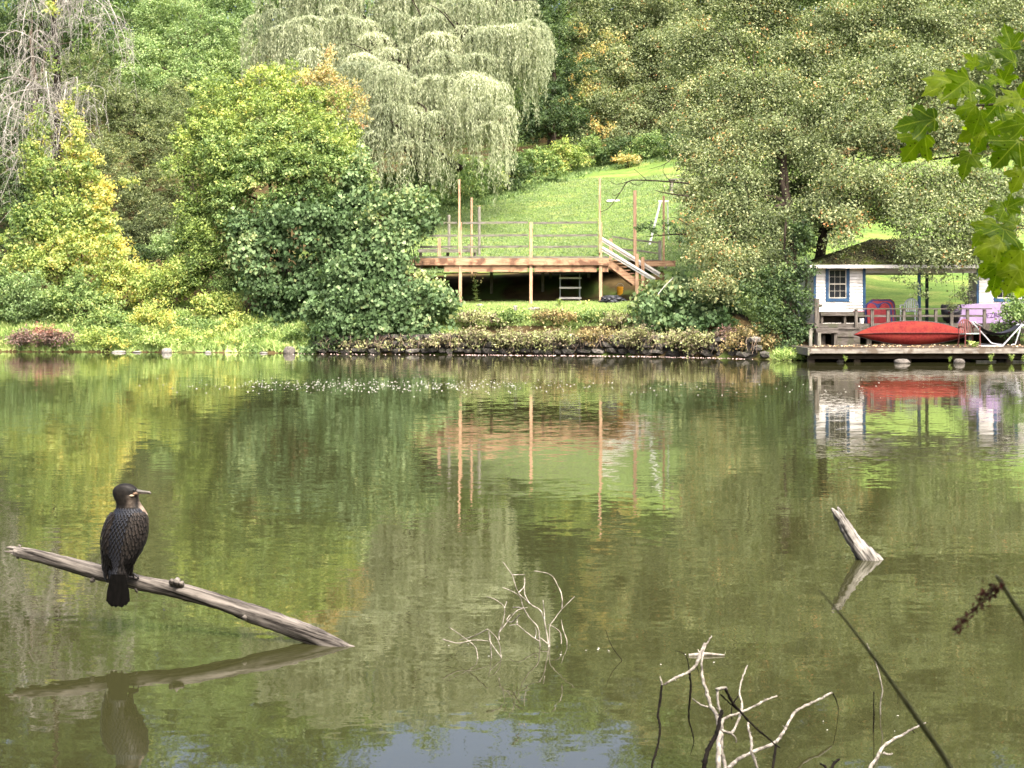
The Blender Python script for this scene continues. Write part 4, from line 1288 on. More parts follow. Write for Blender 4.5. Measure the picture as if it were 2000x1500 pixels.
for px, top in ((898, 351), (1036, 434), (1172, 348)):
    x = dx(px + 1)
    gz0 = gz1(x, YD) - .1
    MB().box(x - .062, x + .062, YD - .055, YD + .065 - .03 * (px == 1036), gz0, dz(518.2)).build('post', CEDARV, deck, bevel=.008)
    MB().box(x - .06, x + .06, YD - .057, YD + .07, ZD - .03, dz(434)).build('rail_post', CEDARV, deck, bevel=.008)
    if top < 430:
        MB().box(x - .075, x + .005, YD - .118, YD - .058, dz(494), dz(top)).build('tall_post', CEDARV, deck, bevel=.006)
for px in (858,):
    MB().box(dx(px - 3), dx(px + 3), YD - .03, YD + .07, ZD - .03, dz(465)).build('rail_post', CEDARV, deck)
for py, a in ((435.5, 860), (460.5, 835), (482.5, 820)):
    for p, q in ((a, 893), (903.5, 1031.5), (1041.5, 1167)):
        if q - a < 5: continue
        MB().beam((dx(p), YD + .005, dz(py)), (dx(q), YD + .005, dz(py + (q - p) * -.01)), .045, .085).build('rail', GREYW, deck)
MB().box(x0, x1, YD - .055, YD - .01, ZD + .005, ZD + .05).build('toe_board', GREYW, deck)
# back rail and posts to the right, behind the stairs
YB = 61.0
for px, top, mt in ((1193, 466, CEDARV), (1240, 372, CEDARV), (1289, 470, GREYV)):
    MB().box(dx(px - 3, YB), dx(px + 3, YB), YB - .06, YB + .07, ZD - .03, dz(top, YB)).build('rail_post', mt, deck)
MB().box(dx(1288, YB) + .15, dx(1291, YB) + .17, YB + .1, YB + .16, ZD - .3, dz(382, YB)).build('tall_post', CEDARV, deck)
for (pa, ya), (pb, yb) in (((1196, 462), (1237, 469)), ((1243, 469), (1286, 474)), ((1196, 485), (1237, 489)), ((1243, 489), (1286, 495))):
    MB().beam((dx(pa, YB), YB, dz(ya, YB)), (dx(pb, YB), YB, dz(yb, YB)), .045, .075).build('rail', GREYW, deck)
MB().box(dx(1250, YB), dx(1312, YB), 59.62, 59.66, ZD - .28, ZD - .04).build('fascia_board', CEDAR, deck)
for px, yb in ((1060, 60.0), (1075, 60.8), (960, 60.3), (1150, 60.6), (1300, 60.4)):
    x = dx(px, yb)
    MB().box(x - .06, x + .06, yb - .06, yb + .06, gz1(x, yb) - .2, ZD - .05).build('post', GREYV, deck)
# stairs down to the right
st = deck
A, B = (1189, 509), (1243, 553)
for yq in (YD + .10, YD + 1.25):
    MB().beam((dx(A[0]), yq, dz(A[1] + 3)), (dx(B[0]), yq, dz(B[1])), .05, .26).build('stringer', CEDAR, deck)
for k in range(7):
    t_ = (k + .6) / 7
    px, py = A[0] + (B[0] - A[0]) * t_ + 9, A[1] + (B[1] - A[1]) * t_ - 5
    MB().box(dx(px - 5.5), dx(px + 6), YD + .13, YD + 1.22, dz(py + 1.7), dz(py)).build('stair_tread', CEDAR, deck)
for (pa, ya), (pb, yb), yq in (((1177, 460), (1296, 533), YD + 1.32), ((1176, 483), (1279, 545), YD - .09)):
    for k in range(2):
        MB().beam((dx(pa), yq + .05 * k, dz(ya + k * 5)), (dx(pb), yq + .05 * k, dz(yb + k * 5)), .045, .085).build('handrail', PALEW, deck)
for px, ya, yb, yq in ((1244, 496, 570, YD - .02), (1261, 500, 560, YD + 1.22)):
    x = dx(px)
    MB().box(x - .065, x + .065, yq - .03, yq + .1, gz1(x, yq) - .1, dz(ya)).build('newel_post', CEDARV, deck, bevel=.006)

# beyond the left end: grey posts, a weathered bench-like platform, poles
for i, (px, ya, Y, w, mt, lab) in enumerate(((921, 386, 62.6, .10, CEDARV, 'thin tan pole standing behind the left deck post'), (936, 404, 66, .14, GREYV, 'grey round-topped post on the lawn right of the tan pole'), (877, 420, 67, .14, GREYV, 'grey post half hidden by the arm of the vine mound'))):
    b0 = on_ground(px, Y, .1)
    top = U(px, ya, Y)
    mb = MB()
    mb.tube([b0, b0.lerp(top, .5), top + Vector((0, 0, -.03)), top], [w / 2, w / 2, w / 2, w / 2.6], 8)
    tag(mb.build('garden_post', mt, None, at=b0), lab, 'post')
pl = thing('old_platform', 'weathered low wooden platform behind the left end of the deck', 'platform', on_ground(870, 63.5))
for k in range(5):
    MB().box(dx(818, 63.5), dx(932, 63.5), 63.0 + k * .22, 63.2 + k * .22, dz(487, 63.5) - .05, dz(487, 63.5)).build('plank', GREYW, pl)
MB().box(dx(818, 63.5), dx(932, 63.5), 62.93, 62.98, dz(494, 63.5), dz(489, 63.5)).build('edge_board', GREYW, pl)
for px in (822, 875, 928):
    x = dx(px, 63.5)
    MB().box(x - .06, x + .06, 63.2, 63.35, gz1(x, 63.3) - .2, dz(489, 63.5)).build('leg', GREYV, pl)
for px, ya in ((922, 474), (917, 478)):
    MB().box(dx(px, 63.5) - .05, dx(px, 63.5) + .05, 63.02, 63.10, dz(489, 63.5), dz(ya, 63.5)).build('short_post', GREYV, pl)
# sandy terrace with a timber edge by the shrubs
p0 = hit(905, 408)
te = thing('timber_edging', 'dark timber edge of the sandy terrace at the left end of the lawn', 'edging', p0)
for a, b in ((868, 902), (903, 920)):
    MB().box(dx(a, p0.y), dx(b, p0.y), p0.y, p0.y + .2, p0.z - .15, p0.z + .16).build('timber', BARK_DARK, te)
MB().box(dx(862, p0.y), dx(945, p0.y), p0.y + .21, p0.y + 1.6, p0.z - .1, p0.z + .2).build('sand_bed', surf('sandy_bed', lin('b9a46c'), lin('d0bd8a'), (3, 3, 3), 1, .05), te)

# lawn furniture: small table, white leaning frame
p0 = hit(1322, 373)
tb = thing('garden_table', 'small grey garden table high on the lawn beside the tree crown', 'table', p0)
k = p0.y / F
MB().box(p0.x - 15 * k, p0.x + 15 * k, p0.y - .4, p0.y + .4, p0.z + .56, p0.z + .64).build('tabletop', GREYW, tb)
for sx in (-11, 11):
    for sy in (-.3, .3):
        MB().box(p0.x + sx * k - .06, p0.x + sx * k + .06, p0.y + sy - .05, p0.y + sy + .05, p0.z - .05, p0.z + .56).build('leg', GREYV, tb)
WPLAST = surf('white_plastic', lin('c9c9c4'), lin('e2e2de'), (4, 4, 4), .5, .4)
p0 = U(1268, 470, 66)
p0.z = gz1(p0.x, 66)
fr = thing('leaning_trellis', 'leaning white trellis post on the lawn behind the deck stairs', 'trellis', p0)
MB().beam(Vector((p0.x, 66, p0.z)), U(1290, 394, 66), .09, .09).build('leaning_post', WPLAST, fr)
MB().beam(U(1286, 393, 66), U(1306, 393, 66), .08, .08).build('crossbar', WPLAST, fr)
MB().beam(U(1304, 393, 66.02), Vector((dx(1308, 66), 66.5, gz1(dx(1308, 66), 66.5))), .05, .05).build('rear_post', WPLAST, fr)
p0 = hit(1197, 395)
o = MB().box(p0.x - .35, p0.x + .35, p0.y - .2, p0.y + .2, p0.z, p0.z + .12).build('paving_slab', PALEW, None, at=p0, bevel=.02)
tag(o, 'pale slab lying on the lawn right of the tall right deck post', 'slab')

# under the deck
YS = 58.2
b0 = on_ground(1115, YS)
sh = thing('wire_shelf', 'grey plastic shelf unit with three tiers under the deck', 'shelf', b0)
SHM = surf('shelf_grey', lin('6c7370'), lin('8f9692'), (6, 6, 6), .6)
for px in (1094, 1132):
    for yq in (YS - .2, YS + .2):
        MB().box(dx(px, YS) - .018, dx(px, YS) + .018, yq - .018, yq + .018, gz1(dx(px, YS), yq) - .05, dz(535, YS)).build('upright', SHM, sh)
for py in (543, 562, 582):
    MB().box(dx(1092, YS), dx(1135, YS), YS - .21, YS + .21, dz(py + 1.5, YS), dz(py - 1.2, YS)).build('tier', SHM, sh)
    MB().box(dx(1092, YS), dx(1135, YS), YS - .225, YS - .213, dz(py + 2, YS), dz(py - 1.6, YS)).build('tier_lip', PALEW, sh)
YK = 57.6
_h = hit(1211, 577, 56.0)
YK = _h.y
b0 = Vector(_h)
bu = thing('bucket', 'yellow plastic bucket under the deck beside the stairs', 'bucket', b0)
YPL = surf('yellow_plastic', lin('c98a1c'), lin('dba02c'), (5, 5, 5), .5, .4)
r = 6.5 / F * YK
hb = 17 / F * YK
cz = dz(575, YK)
mb = MB()
ring = []
for zz, rr in ((0, r * .82), (hb, r), (hb, r * .94), (hb * .2, r * .8)):
    ring.append([(b0.x + math.cos(a) * rr, YK + math.sin(a) * rr, b0.z + zz) for a in [q * math.pi / 8 for q in range(16)]])
mb.add(sum(ring, []), [(j * 16 + q, j * 16 + (q + 1) % 16, (j + 1) * 16 + (q + 1) % 16, (j + 1) * 16 + q) for j in range(3) for q in range(16)] + [tuple(range(15, -1, -1))])
mb.build('body', YPL, bu)
mb = MB()
mb.tube([(b0.x + math.cos(a) * r * 1.05, YK - .03, b0.z + hb + math.sin(a) * r * 1.0) for a in [q * math.pi / 8 for q in range(9)]], .006, 4)
mb.build('handle', SHM, bu)
b0 = on_ground(1195, 57.0)
TARP = surf('tarp_black', lin('15171c'), lin('2a2e36'), (5, 5, 5), .5, .5)
me = rock_mesh('tarp_heap', 5, 4, .35)
for v in me.vertices:
    v.co *= 1 + .16 * mnoise.noise(v.co * 5)
me.materials.append(TARP)
o = bpy.data.objects.new('tarp_heap', me)
COL.objects.link(o)
o.location = b0 + Vector((0, 0, .12))
o.scale = (.52, .4, .26)
tag(o, 'crumpled dark tarp heap under the deck beneath the bucket', 'tarp')
for i, (px, Y, ln, lab) in enumerate(((985, 57.9, 2.0, 'long board lying on the ground under the left half of the deck'), (1010, 57.4, 1.2, 'short board lying on the ground left of the middle deck post'))):
    b0 = on_ground(px, Y)
    tag(MB().beam(b0 + Vector((-ln / 2, .1, .03)), b0 + Vector((ln / 2, -.1, .03)), .14, .05).build('loose_board', GREYW, None, at=b0), lab, 'board')
# ---------------------------------------------------------------- boathouse
YH = 51.5
WHITEP = surf('white_paint', lin('dad6cd'), lin('f2efe8'), (2, 6, 6), .55, .3, c3=lin('c9c5ba'), dirt=1.6)
CREAMP = surf('cream_paint', lin('c9bd92'), lin('dccfa4'), (2, 6, 6), .6, .3)
BLUEP = surf('blue_paint', lin('233f5c'), lin('305473'), (6, 6, 6), .5, .35)
DARKB = surf('dark_blue_paint', lin('1c2430'), lin('2c3848'), (6, 6, 6), .5, .35)
MOSS = surf('mossy_roof', lin('2c2a22'), lin('4a4638'), (4, 4, 4), 1, .05, 8, bump=.03, c3=lin('55632a'), dirt=1.6)
PEEL = surf('peeling_paint', lin('625d56'), lin('8c877c'), (2, 12, 12), .8, .2, c3=lin('5c5348'), dirt=4.0)
PORCHW = surf('porch_timber', lin('3a362f'), lin('66605a'), (3, 22, 22), .9, .15, c3=lin('4a4a3c'), dirt=2.5)
PORCHV = surf('porch_timber_upright', lin('3f3b34'), lin('6c665e'), (22, 22, 3), .9, .15)
DOCKW = surf('dock_timber', lin('332d26'), lin('564c40'), (2.5, 14, 14), .95, .15, c3=lin('453c30'), dirt=2.0)
GLASS = None
SASHP = surf('sash_paint', lin('a39e90'), lin('bdb8aa'), (6, 6, 6), .6)
m, nt, nodes, links, p = new_mat('window_glass')
p.inputs['Base Color'].default_value = (.02, .022, .025, 1)
p.inputs['Roughness'].default_value = .06
p.inputs['Specular IOR Level'].default_value = .6
GLASS = m
ROOMDARK = surf('room_interior', lin('3a3833'), lin('57534b'), (3, 3, 3), .9)


def hx(px, Y=YH): return (px - 1000) / F * Y
def hz(py, Y=YH): return H - (py - HZ) / F * Y


FL = 1.20
ZE = hz(523)
house = thing('boathouse', 'white clapboard boathouse with blue trim and mossy hip roof', 'boathouse', Vector((hx(1750), YH, FL)))


def clap(x0, x1, y, z0, z1, parent, m_=WHITEP, step=.115):
    z = z0
    while z < z1 - .02:
        t_ = min(step, z1 - z)
        mb = MB()
        z = z + .012
        t_ -= .012
        mb.add([(x0, y - .042, z), (x1, y - .042, z), (x1, y - .010, z + t_), (x0, y - .010, z + t_), (x0, y + .004, z), (x1, y + .004, z), (x1, y + .004, z + t_), (x0, y + .004, z + t_)],
               [(0, 1, 2, 3), (0, 4, 5, 1), (1, 5, 6, 2), (3, 2, 6, 7), (0, 3, 7, 4), (4, 7, 6, 5)])
        mb.build('clapboard', m_, parent)
        z += step - .012


def window(xa, xb, za, zb, y, parent, rows=2):
    tw = .115
    w = MB().box(xa, xa + tw, y - .05, y, za, zb).box(xb - tw, xb, y - .05, y, za, zb).box(xa + tw, xb - tw, y - .052, y, zb - tw * .8, zb).box(xa + tw, xb - tw, y - .052, y, za, za + tw).build('window', BLUEP, parent)
    a, b, c, d = xa + tw, xb - tw, za + tw, zb - tw * .8
    f = .03
    MB().box(a, a + f, y - .035, y, c, d).box(b - f, b, y - .035, y, c, d).box(a + f, b - f, y - .037, y, d - f, d).box(a + f, b - f, y - .04, y, c, c + f * 1.3).build('frame', SASHP, w)
    mid = (c + d) / 2
    MB().box(a + f, b - f, y - .03, y + .005, mid - .025, mid + .02).build('sash_rail', SASHP, w)
    gx = [a + f + (b - a - 2 * f) * q / 3 for q in range(4)]
    for lo, hi, yo in ((mid + .02, d - f, 0), (c + f * 1.3, mid - .025, .012)):
        zr = [lo, (lo + hi) / 2, hi]
        for r_ in range(2):
            for q in range(3):
                MB().box(gx[q] + .004, gx[q + 1] - .004, y + yo, y + yo + .006, zr[r_] + .004, zr[r_ + 1] - .004).build('pane', GLASS, w)
        for q in (1, 2):
            MB().box(gx[q] - .006, gx[q] + .006, y - .012 + yo, y - .002 + yo, lo, hi).build('muntin', SASHP, w)
        MB().box(a + f, b - f, y - .0125 + yo, y - .0025 + yo, (lo + hi) / 2 - .006, (lo + hi) / 2 + .006).build('muntin', SASHP, w)


def room(pa, pb, wa, wb, depth=3.6):
    """A closed room between pixel columns pa, pb with a window between wa, wb on its front."""
    xa, xb = hx(pa), hx(pb)
    za, zb = hz(589), hz(521.5)
    w0, w1 = hx(wa), hx(wb)
    yb = YH + depth
    # front wall round the window opening
    MB().box(xa, w0 + .03, YH, YH + .09, FL - .3, ZE).box(w1 - .03, xb, YH, YH + .09, FL - .3, ZE).box(w0 + .03, w1 - .03, YH, YH + .09, FL - .3, za + .03).build('wall', WHITEP, house)
    MB().box(xa, xa + .08, YH + .091, yb, FL - .3, ZE).build('wall', WHITEP, house)
    MB().box(xb - .08, xb, YH + .091, yb, FL - .3, ZE).build('wall', WHITEP, house)
    MB().box(xa + .081, xb - .081, yb - .09, yb, FL - .3, ZE).build('wall', WHITEP, house)
    MB().box(xa + .085, xb - .085, YH + .6, YH + .64, FL, ZE).build('inner_curtain', ROOMDARK, house)
    clap(xa + .085, w0, YH, FL - .05, ZE, house)
    clap(w1, xb - .1, YH, FL - .05, ZE, house)
    clap(w0, w1, YH, FL - .05, za, house)
    window(w0, w1, za, zb, YH - .002, house)
    for a, b in ((xa, xa + .083), (xb - .1, xb + .004)):
        MB().box(a, b, YH - .045, YH - .001, FL - .05, ZE).build('corner_board', BLUEP, house)


room(1589, 1690, 1612, 1659)
room(1907, 2008, 1940, 1987, .9)
# back wall stubs either side of the breezeway
yb = YH + 3.6
clap(hx(1690), hx(1690) + .66, yb - .1, FL, ZE, house, CREAMP)
MB().box(hx(1690) + .001, hx(1690) + .66, yb - .09, yb, FL, ZE).build('wall', CREAMP, house)
MB().box(hx(1690) + .66, hx(1690) + .74, yb - .13, yb, FL, ZE).build('corner_board', CREAMP, house)
# breezeway posts and beams
for px, Y, mt in ((1796, YH + .02, BLUEP), (1811, yb - .1, DARKB)):
    MB().box(hx(px - 2.6, Y), hx(px + 2.6, Y), Y, Y + .1, FL, ZE - .12).build('post', mt, house)
MB().box(hx(1690) + .006, hx(1907) - .006, YH - .02, YH + .1, hz(533), hz(525)).build('beam', WHITEP, house)
MB().box(hx(1690) + .75, hx(1907) - .006, yb - .12, yb - .02, hz(533), ZE).build('beam', WHITEP, house)
MB().box(hx(1587), hx(2011), YH - .3, yb + .15, ZE + .001, ZE + .03).build('ceiling', WHITEP, house)
# hip roof
EX0, EX1, EY0, EY1, EZ = hx(1578), hx(2020), YH - .42, yb + .42, hz(519)
RY = (EY0 + EY1) / 2
RZ = H - (468 - HZ) / F * RY
RX0, RX1 = (1702 - 1000) / F * RY, (1896 - 1000) / F * RY
rf = MB().add([(EX0, EY0, EZ), (EX1, EY0, EZ), (EX1, EY1, EZ), (EX0, EY1, EZ), (RX0, RY, RZ), (RX1, RY, RZ)], [(0, 1, 5, 4), (1, 2, 5), (2, 3, 4, 5), (3, 0, 4)])
roof = MB().add(rf.V, rf.Fc).add([(a, b, c - .05) for a, b, c in rf.V[:4]], [(3, 2, 1, 0)]).build('roof', MOSS, house)
# courses of shingles, each a thin lapped strip
nrow = 22
for side in ('front', 'left'):
    for r_ in range(nrow):
        a, b = r_ / nrow, (r_ + 1.15) / nrow
        if b > 1: b = 1
        if side == 'front':
            P0, P1, Q0, Q1 = Vector((EX0, EY0, EZ)), Vector((EX1, EY0, EZ)), Vector((RX0, RY, RZ)), Vector((RX1, RY, RZ))
        else:
            P0, P1, Q0, Q1 = Vector((EX0, EY1, EZ)), Vector((EX0, EY0, EZ)), Vector((RX0, RY, RZ)), Vector((RX0, RY, RZ))
        nrm = (P1 - P0).cross(Q0 - P0).normalized()
        lo0, lo1, hi0, hi1 = P0.lerp(Q0, a), P1.lerp(Q1, a), P0.lerp(Q0, b), P1.lerp(Q1, b)
        up = nrm * .03
        MB().add([lo0 + up, lo1 + up, hi1 + nrm * .006, hi0 + nrm * .006, lo0, lo1], [(0, 1, 2, 3), (4, 5, 1, 0)]).build('shingle_course', MOSS, roof)
MB().box(EX0 - .02, EX1 + .02, EY0 - .025, EY0 - .003, EZ - .10, EZ + .02).build('gutter_board', WHITEP, house)
MB().box(EX0 - .022, EX0 - .002, EY0 - .002, EY1, EZ - .10, EZ + .02).build('gutter_board', WHITEP, house)
# moss tufts along the courses
n = 5000
u_, v_ = rng.random(n), rng.random(n)
lo = np.array([EX0, EY0, EZ]) + (np.array([EX1 - EX0, 0, 0]))[None] * u_[:, None]
hi = np.array([RX0, RY, RZ]) + (np.array([RX1 - RX0, 0, 0]))[None] * u_[:, None]
P = lo + (hi - lo) * v_[:, None] + np.array([0, -.015, .035])
D = unit(rng.normal(size=(n, 3)) + np.array([0, -.5, 0]))
mt = leafmat('moss_tuft', [(0, lin('3c3a22')), (.5, lin('4f5628')), (.93, lin('66602e')), (1, lin('b98a3c'))], trans=.05)
o = leaves_mesh('moss', blades(P, D, np.array([[0, -.4, 1.0]]) + rng.normal(size=(n, 3)) * .3, rng.uniform(.05, .12, n), rng.uniform(.03, .07, n)), rng.normal(.45, .22, n), mt, house)
o['kind'] = 'stuff'

# ---------------------------------------------------------------- porch deck, railing, steps, dock
YP = 49.5
porch = thing('porch_deck', 'grey timber porch with railing in front of the boathouse', 'porch', Vector((hx(1750, YP), YP, FL - .6)))
y = YP
while y < YH + 3.7:
    MB().box(hx(1588, YP), hx(2030, YP), y, y + .136, FL - .04, FL).build('plank', PORCHW, porch)
    y += .142
for k in range(2):
    MB().box(hx(1592, YP), hx(2030, YP), YP - .045 + k * .003, YP - .004, FL - .13 - k * .2, FL + .02 - k * .16).build('skirt_board', PORCHW, porch)
for px in (1671, 1702, 1733, 1764, 1795, 1826, 1857, 1888, 1921):
    x = hx(px, YP)
    MB().box(x - .05, x + .05, YP - .14, YP - .05, FL - (.28 if px in (1671, 1921) else .1), hz(604.5, YP)).build('baluster', PORCHV, porch)
MB().box(hx(1660, YP), hx(1935, YP), YP - .17, YP - .02, hz(604.2, YP), hz(602, YP)).build('top_rail', PORCHW, porch)
for a, b in zip((1671, 1702, 1733, 1764, 1795, 1826, 1857, 1888), (1702, 1733, 1764, 1795, 1826, 1857, 1888, 1921)):
    MB().box(hx(a, YP) + .052, hx(b, YP) - .052, YP - .11, YP - .07, hz(619, YP), hz(615, YP)).build('middle_rail', PORCHW, porch)
x = hx(1593, YP)
MB().box(x - .07, x + .1, YP - .15, YP - .05, FL - .75, hz(583, YP)).build('corner_post', PORCHV, porch, bevel=.01)
MB().box(x + .1, x + .2, YP - .13, YP - .06, hz(600, YP), hz(594, YP)).build('peg', PORCHW, porch)
for px in (1610, 1700, 1800, 1900, 1990):
    x = hx(px, YP)
    MB().box(x - .08, x + .08, YP + .2, YP + .36, -.5, FL - .05).build('pile', PORCHV, porch)

YB_ = 50.4
bench = thing('porch_bench', 'grey plank bench on the porch below the left window', 'bench', Vector((hx(1640, YB_), YB_, FL)))
MB().box(hx(1600, YB_), hx(1694, YB_), YB_ - .22, YB_ - .02, hz(612.5, YB_), hz(609.5, YB_)).build('seat_plank', PORCHW, bench)
MB().box(hx(1600, YB_), hx(1694, YB_), YB_ + .0, YB_ + .2, hz(612, YB_), hz(609, YB_)).build('seat_plank', PORCHW, bench)
MB().box(hx(1600, YB_), hx(1694, YB_), YB_ - .26, YB_ - .225, hz(616.5, YB_), hz(611, YB_)).build('front_board', PORCHW, bench)
MB().box(hx(1601, YB_), hx(1693, YB_), YB_ + .205, YB_ + .225, FL + .02, hz(612, YB_)).build('shade_board', DOCKW, bench)  # dark board standing in for the shade beneath the seat
for px in (1603, 1648, 1691):
    MB().box(hx(px, YB_) - .04, hx(px, YB_) + .04, YB_ - .2, YB_ + .18, FL, hz(613, YB_)).build('leg', PORCHV, bench)
pad = MB().box(hx(1668, YB_), hx(1694, YB_), YB_ - .2, YB_ + .15, hz(609, YB_) + .005, hz(606.5, YB_)).build('seat_cushion', surf('pink_cloth', lin('b98a94'), lin('d3a8ae'), (12, 12, 12), .9), None, at=U(1680, 609, YB_), bevel=.012)
tag(pad, 'faded pink cushion at the right end of the porch bench', 'cushion')
YW = 50.0
b0 = Vector((hx(1683, YW), YW, FL))
wb_ = thing('white_bucket', 'white bucket under the right end of the porch bench', 'bucket', b0)
ring = []
for zz, rr in ((0, .07), (.19, .085), (.19, .078), (.03, .066)):
    ring += [(b0.x + math.cos(a) * rr, b0.y + math.sin(a) * rr, FL + zz) for a in [q * math.pi / 7 for q in range(14)]]
MB().add(ring, [(j * 14 + q, j * 14 + (q + 1) % 14, (j + 1) * 14 + (q + 1) % 14, (j + 1) * 14 + q) for j in range(3) for q in range(14)] + [tuple(range(13, -1, -1))]).build('body', WPLAST, wb_)
MB().tube([(b0.x + math.cos(a) * .085, b0.y - .02, FL + .18 - math.sin(a) * .07) for a in [q * math.pi / 8 for q in range(9)]], .005, 4).build('handle', PORCHV, wb_)

DY0, DY1, DZ = 46.0, 49.3, .49
dock = thing('dock', 'weathered dark dock with a peeling white edge board in front of the boathouse', 'dock', Vector((hx(1790, DY0), DY0, 0)))
y = DY0
while y < DY1:
    MB().box(hx(1582, DY0), hx(2060, DY0), y, y + .15, DZ - .045, DZ + R.uniform(-.004, .004)).build('plank', DOCKW, dock)
    y += .158
for a, b in ((1581, 1689), (1689.4, 1790), (1790.4, 1905), (1905.4, 2060)):
    MB().box(hx(a, DY0), hx(b, DY0), DY0 - .05, DY0 - .005, hz(690, DY0), hz(680.5, DY0) + R.uniform(-.01, .01)).build('edge_board', PEEL, dock)
MB().box(hx(1584, DY0), hx(2060, DY0), DY0 + .3, DY0 + .36, .12, DZ - .05).build('beam', DOCKW, dock)
for px in (1590, 1680, 1780, 1880, 1980):
    MB().box(hx(px, DY0) - .1, hx(px, DY0) + .1, DY0 + .38, DY0 + .6, -.6, DZ - .05).build('pile', DOCKW, dock)
MB().box(hx(1579, DY0) - .03, hx(1581, DY0) - .005, DY0 - .05, DY1, DZ - .25, DZ - .01).build('edge_board', GREYW, dock)
for px, ya in ((1583, 646), (1600, 650)):
    Y = 47.6
    MB().box(hx(px, Y) - .05, hx(px, Y) + .05, Y - .05, Y + .05, DZ - .2, hz(ya, Y)).build('side_post', GREYV, dock)
MB().beam((hx(1583, 47.6), 47.6, hz(648, 47.6)), (hx(1588, 49.2), 49.2, hz(645, 49.2)), .05, .16).build('side_rail', GREYW, dock)
# fallen leaves on the dock
n = 260
P = np.stack([rng.uniform(hx(1590, DY0), hx(2040, DY0), n), rng.uniform(DY0 + .05, DY1 - .3, n), np.full(n, DZ + .018)], 1)
D = unit(np.stack([rng.normal(size=n), rng.normal(size=n), rng.normal(size=n) * .2], 1))
V = blades(P, D, np.array([[0, -.5, 1.0]]) + rng.normal(size=(n, 3)) * .4, rng.uniform(.05, .1, n), rng.uniform(.03, .06, n))
tag(leaves_mesh('fallen_leaves', V, rng.random(n), leafmat('leaf_fallen', [(0, lin('8a6a48')), (.6, lin('c4a070')), (1, lin('dfd0a8'))])), 'dry leaves scattered over the dock boards', 'leaves', kind='stuff')

# low table-bench and steps at the dock's left
YT = 48.4
lt = thing('low_bench', 'rough grey plank bench on the dock at the left, beside the steps', 'bench', Vector((hx(1610, YT), YT, DZ)))
for k in range(3):
    MB().box(hx(1590, YT), hx(1634, YT), YT - .3 + k * .2, YT - .11 + k * .2, hz(645, YT), hz(641, YT)).build('seat_plank', PORCHW, lt)
MB().box(hx(1591, YT), hx(1633, YT), YT - .33, YT - .305, hz(650, YT), hz(644.5, YT)).build('front_board', PORCHW, lt)
for px in (1595, 1629):
    MB().box(hx(px, YT) - .05, hx(px, YT) + .05, YT - .28, YT + .2, DZ, hz(645.2, YT)).build('leg', PORCHV, lt)
sp = thing('dock_steps', 'two grey wooden steps from the dock up to the porch', 'steps', Vector((hx(1650, 49), 48.9, DZ)))
for k, (ya, yb2, pa, pb, yo) in enumerate(((655, 666, 1630, 1668, 48.55), (640, 655, 1636, 1680, 48.95))):
    MB().box(hx(pa, yo), hx(pb, yo), yo, yo + .36, hz(ya, yo) - .05, hz(ya, yo)).build('tread', PORCHW, sp)
    MB().box(hx(pa, yo), hx(pb, yo), yo + .03, yo + .06, DZ, hz(ya, yo) - .052).build('riser', PORCHW, sp)

# ---------------------------------------------------------------- canoe on its side against the railing
RED = surf('canoe_red', lin('561917'), lin('6c2622'), (16, 16, 16), .8, .1, 8, c3=lin('66281f'), dirt=3.5)
RIMD = surf('canoe_rim', lin('2a2624'), lin('4a4440'), (8, 8, 8), .7)
YC = 48.0


def canoe():
    base = Vector((hx(1782, YC), YC, DZ))
    t = thing('canoe', 'red canoe lying on its side on the dock, hull facing the water', 'canoe', base)
    xa, xb = hx(1668, YC), hx(1899, YC)
    cx, hl = (xa + xb) / 2, (xb - xa) / 2
    nu, nv = 60, 20
    tilt = math.radians(20)
    top = lambda s: hz(622 + 26 * abs(s) ** 2.3, YC)
    def rows(off):
        V = []
        for i in range(nu + 1):
            s = -1 + 2 * i / nu
            w = 1 - abs(s) ** 2.4
            zt, zb = hz(648 - 26.5 * w, YC), hz(648 + 20 * (1 - abs(s) ** 2.0), YC)
            for j in range(nv + 1):
                v = -1 + 2 * j / nv
                bulge = (.21 * (1 - abs(v) ** 2.6) + .035 * (1 - min(1, abs(v) * 7))) * (w ** .55)
                z = (zt + zb) / 2 + (zt - zb) / 2 * (-v)
                V.append((cx + s * hl, YC - bulge + off + (z - DZ) * .20 - .05, z))
        return V
    Fq = [(i * (nv + 1) + j, (i + 1) * (nv + 1) + j, (i + 1) * (nv + 1) + j + 1, i * (nv + 1) + j + 1) for i in range(nu) for j in range(nv)]
    V = rows(0)
    lowest = min(v[2] for v in V)
    sh_ = DZ + .03 - lowest
    V = [(a, b, c + sh_) for a, b, c in V]
    V2 = [(a, b + .02, c + sh_) for a, b, c in rows(0)]
    mb = MB().add(V, Fq).add(V2, [tuple(reversed(f)) for f in Fq])
    hull = mb.build('hull', RED, t, smooth=True)
    for edge in (0, nv):
        pts = [V[i * (nv + 1) + edge] for i in range(nu + 1)]
        MB().tube(pts, .016, 6).build('gunwale', RIMD, t)
    mid = [Vector(V[i * (nv + 1) + nv // 2]) + Vector((0, -.004, 0)) for i in range(2, nu - 1)]
    MB().tube(mid, .013, 5).build('keel_strip', surf('keel_red', lin('3a1413'), lin('481a18'), (5, 5, 5), .6), hull)
    for s in (-.35, .3):
        x = cx + s * hl
        MB().beam((x, YC + .16, hz(632, YC) + sh_), (x, YC + .03, hz(660, YC) + sh_), .12, .03, (1, 0, 0)).build('thwart', GREYW, t)
    return t


canoe()

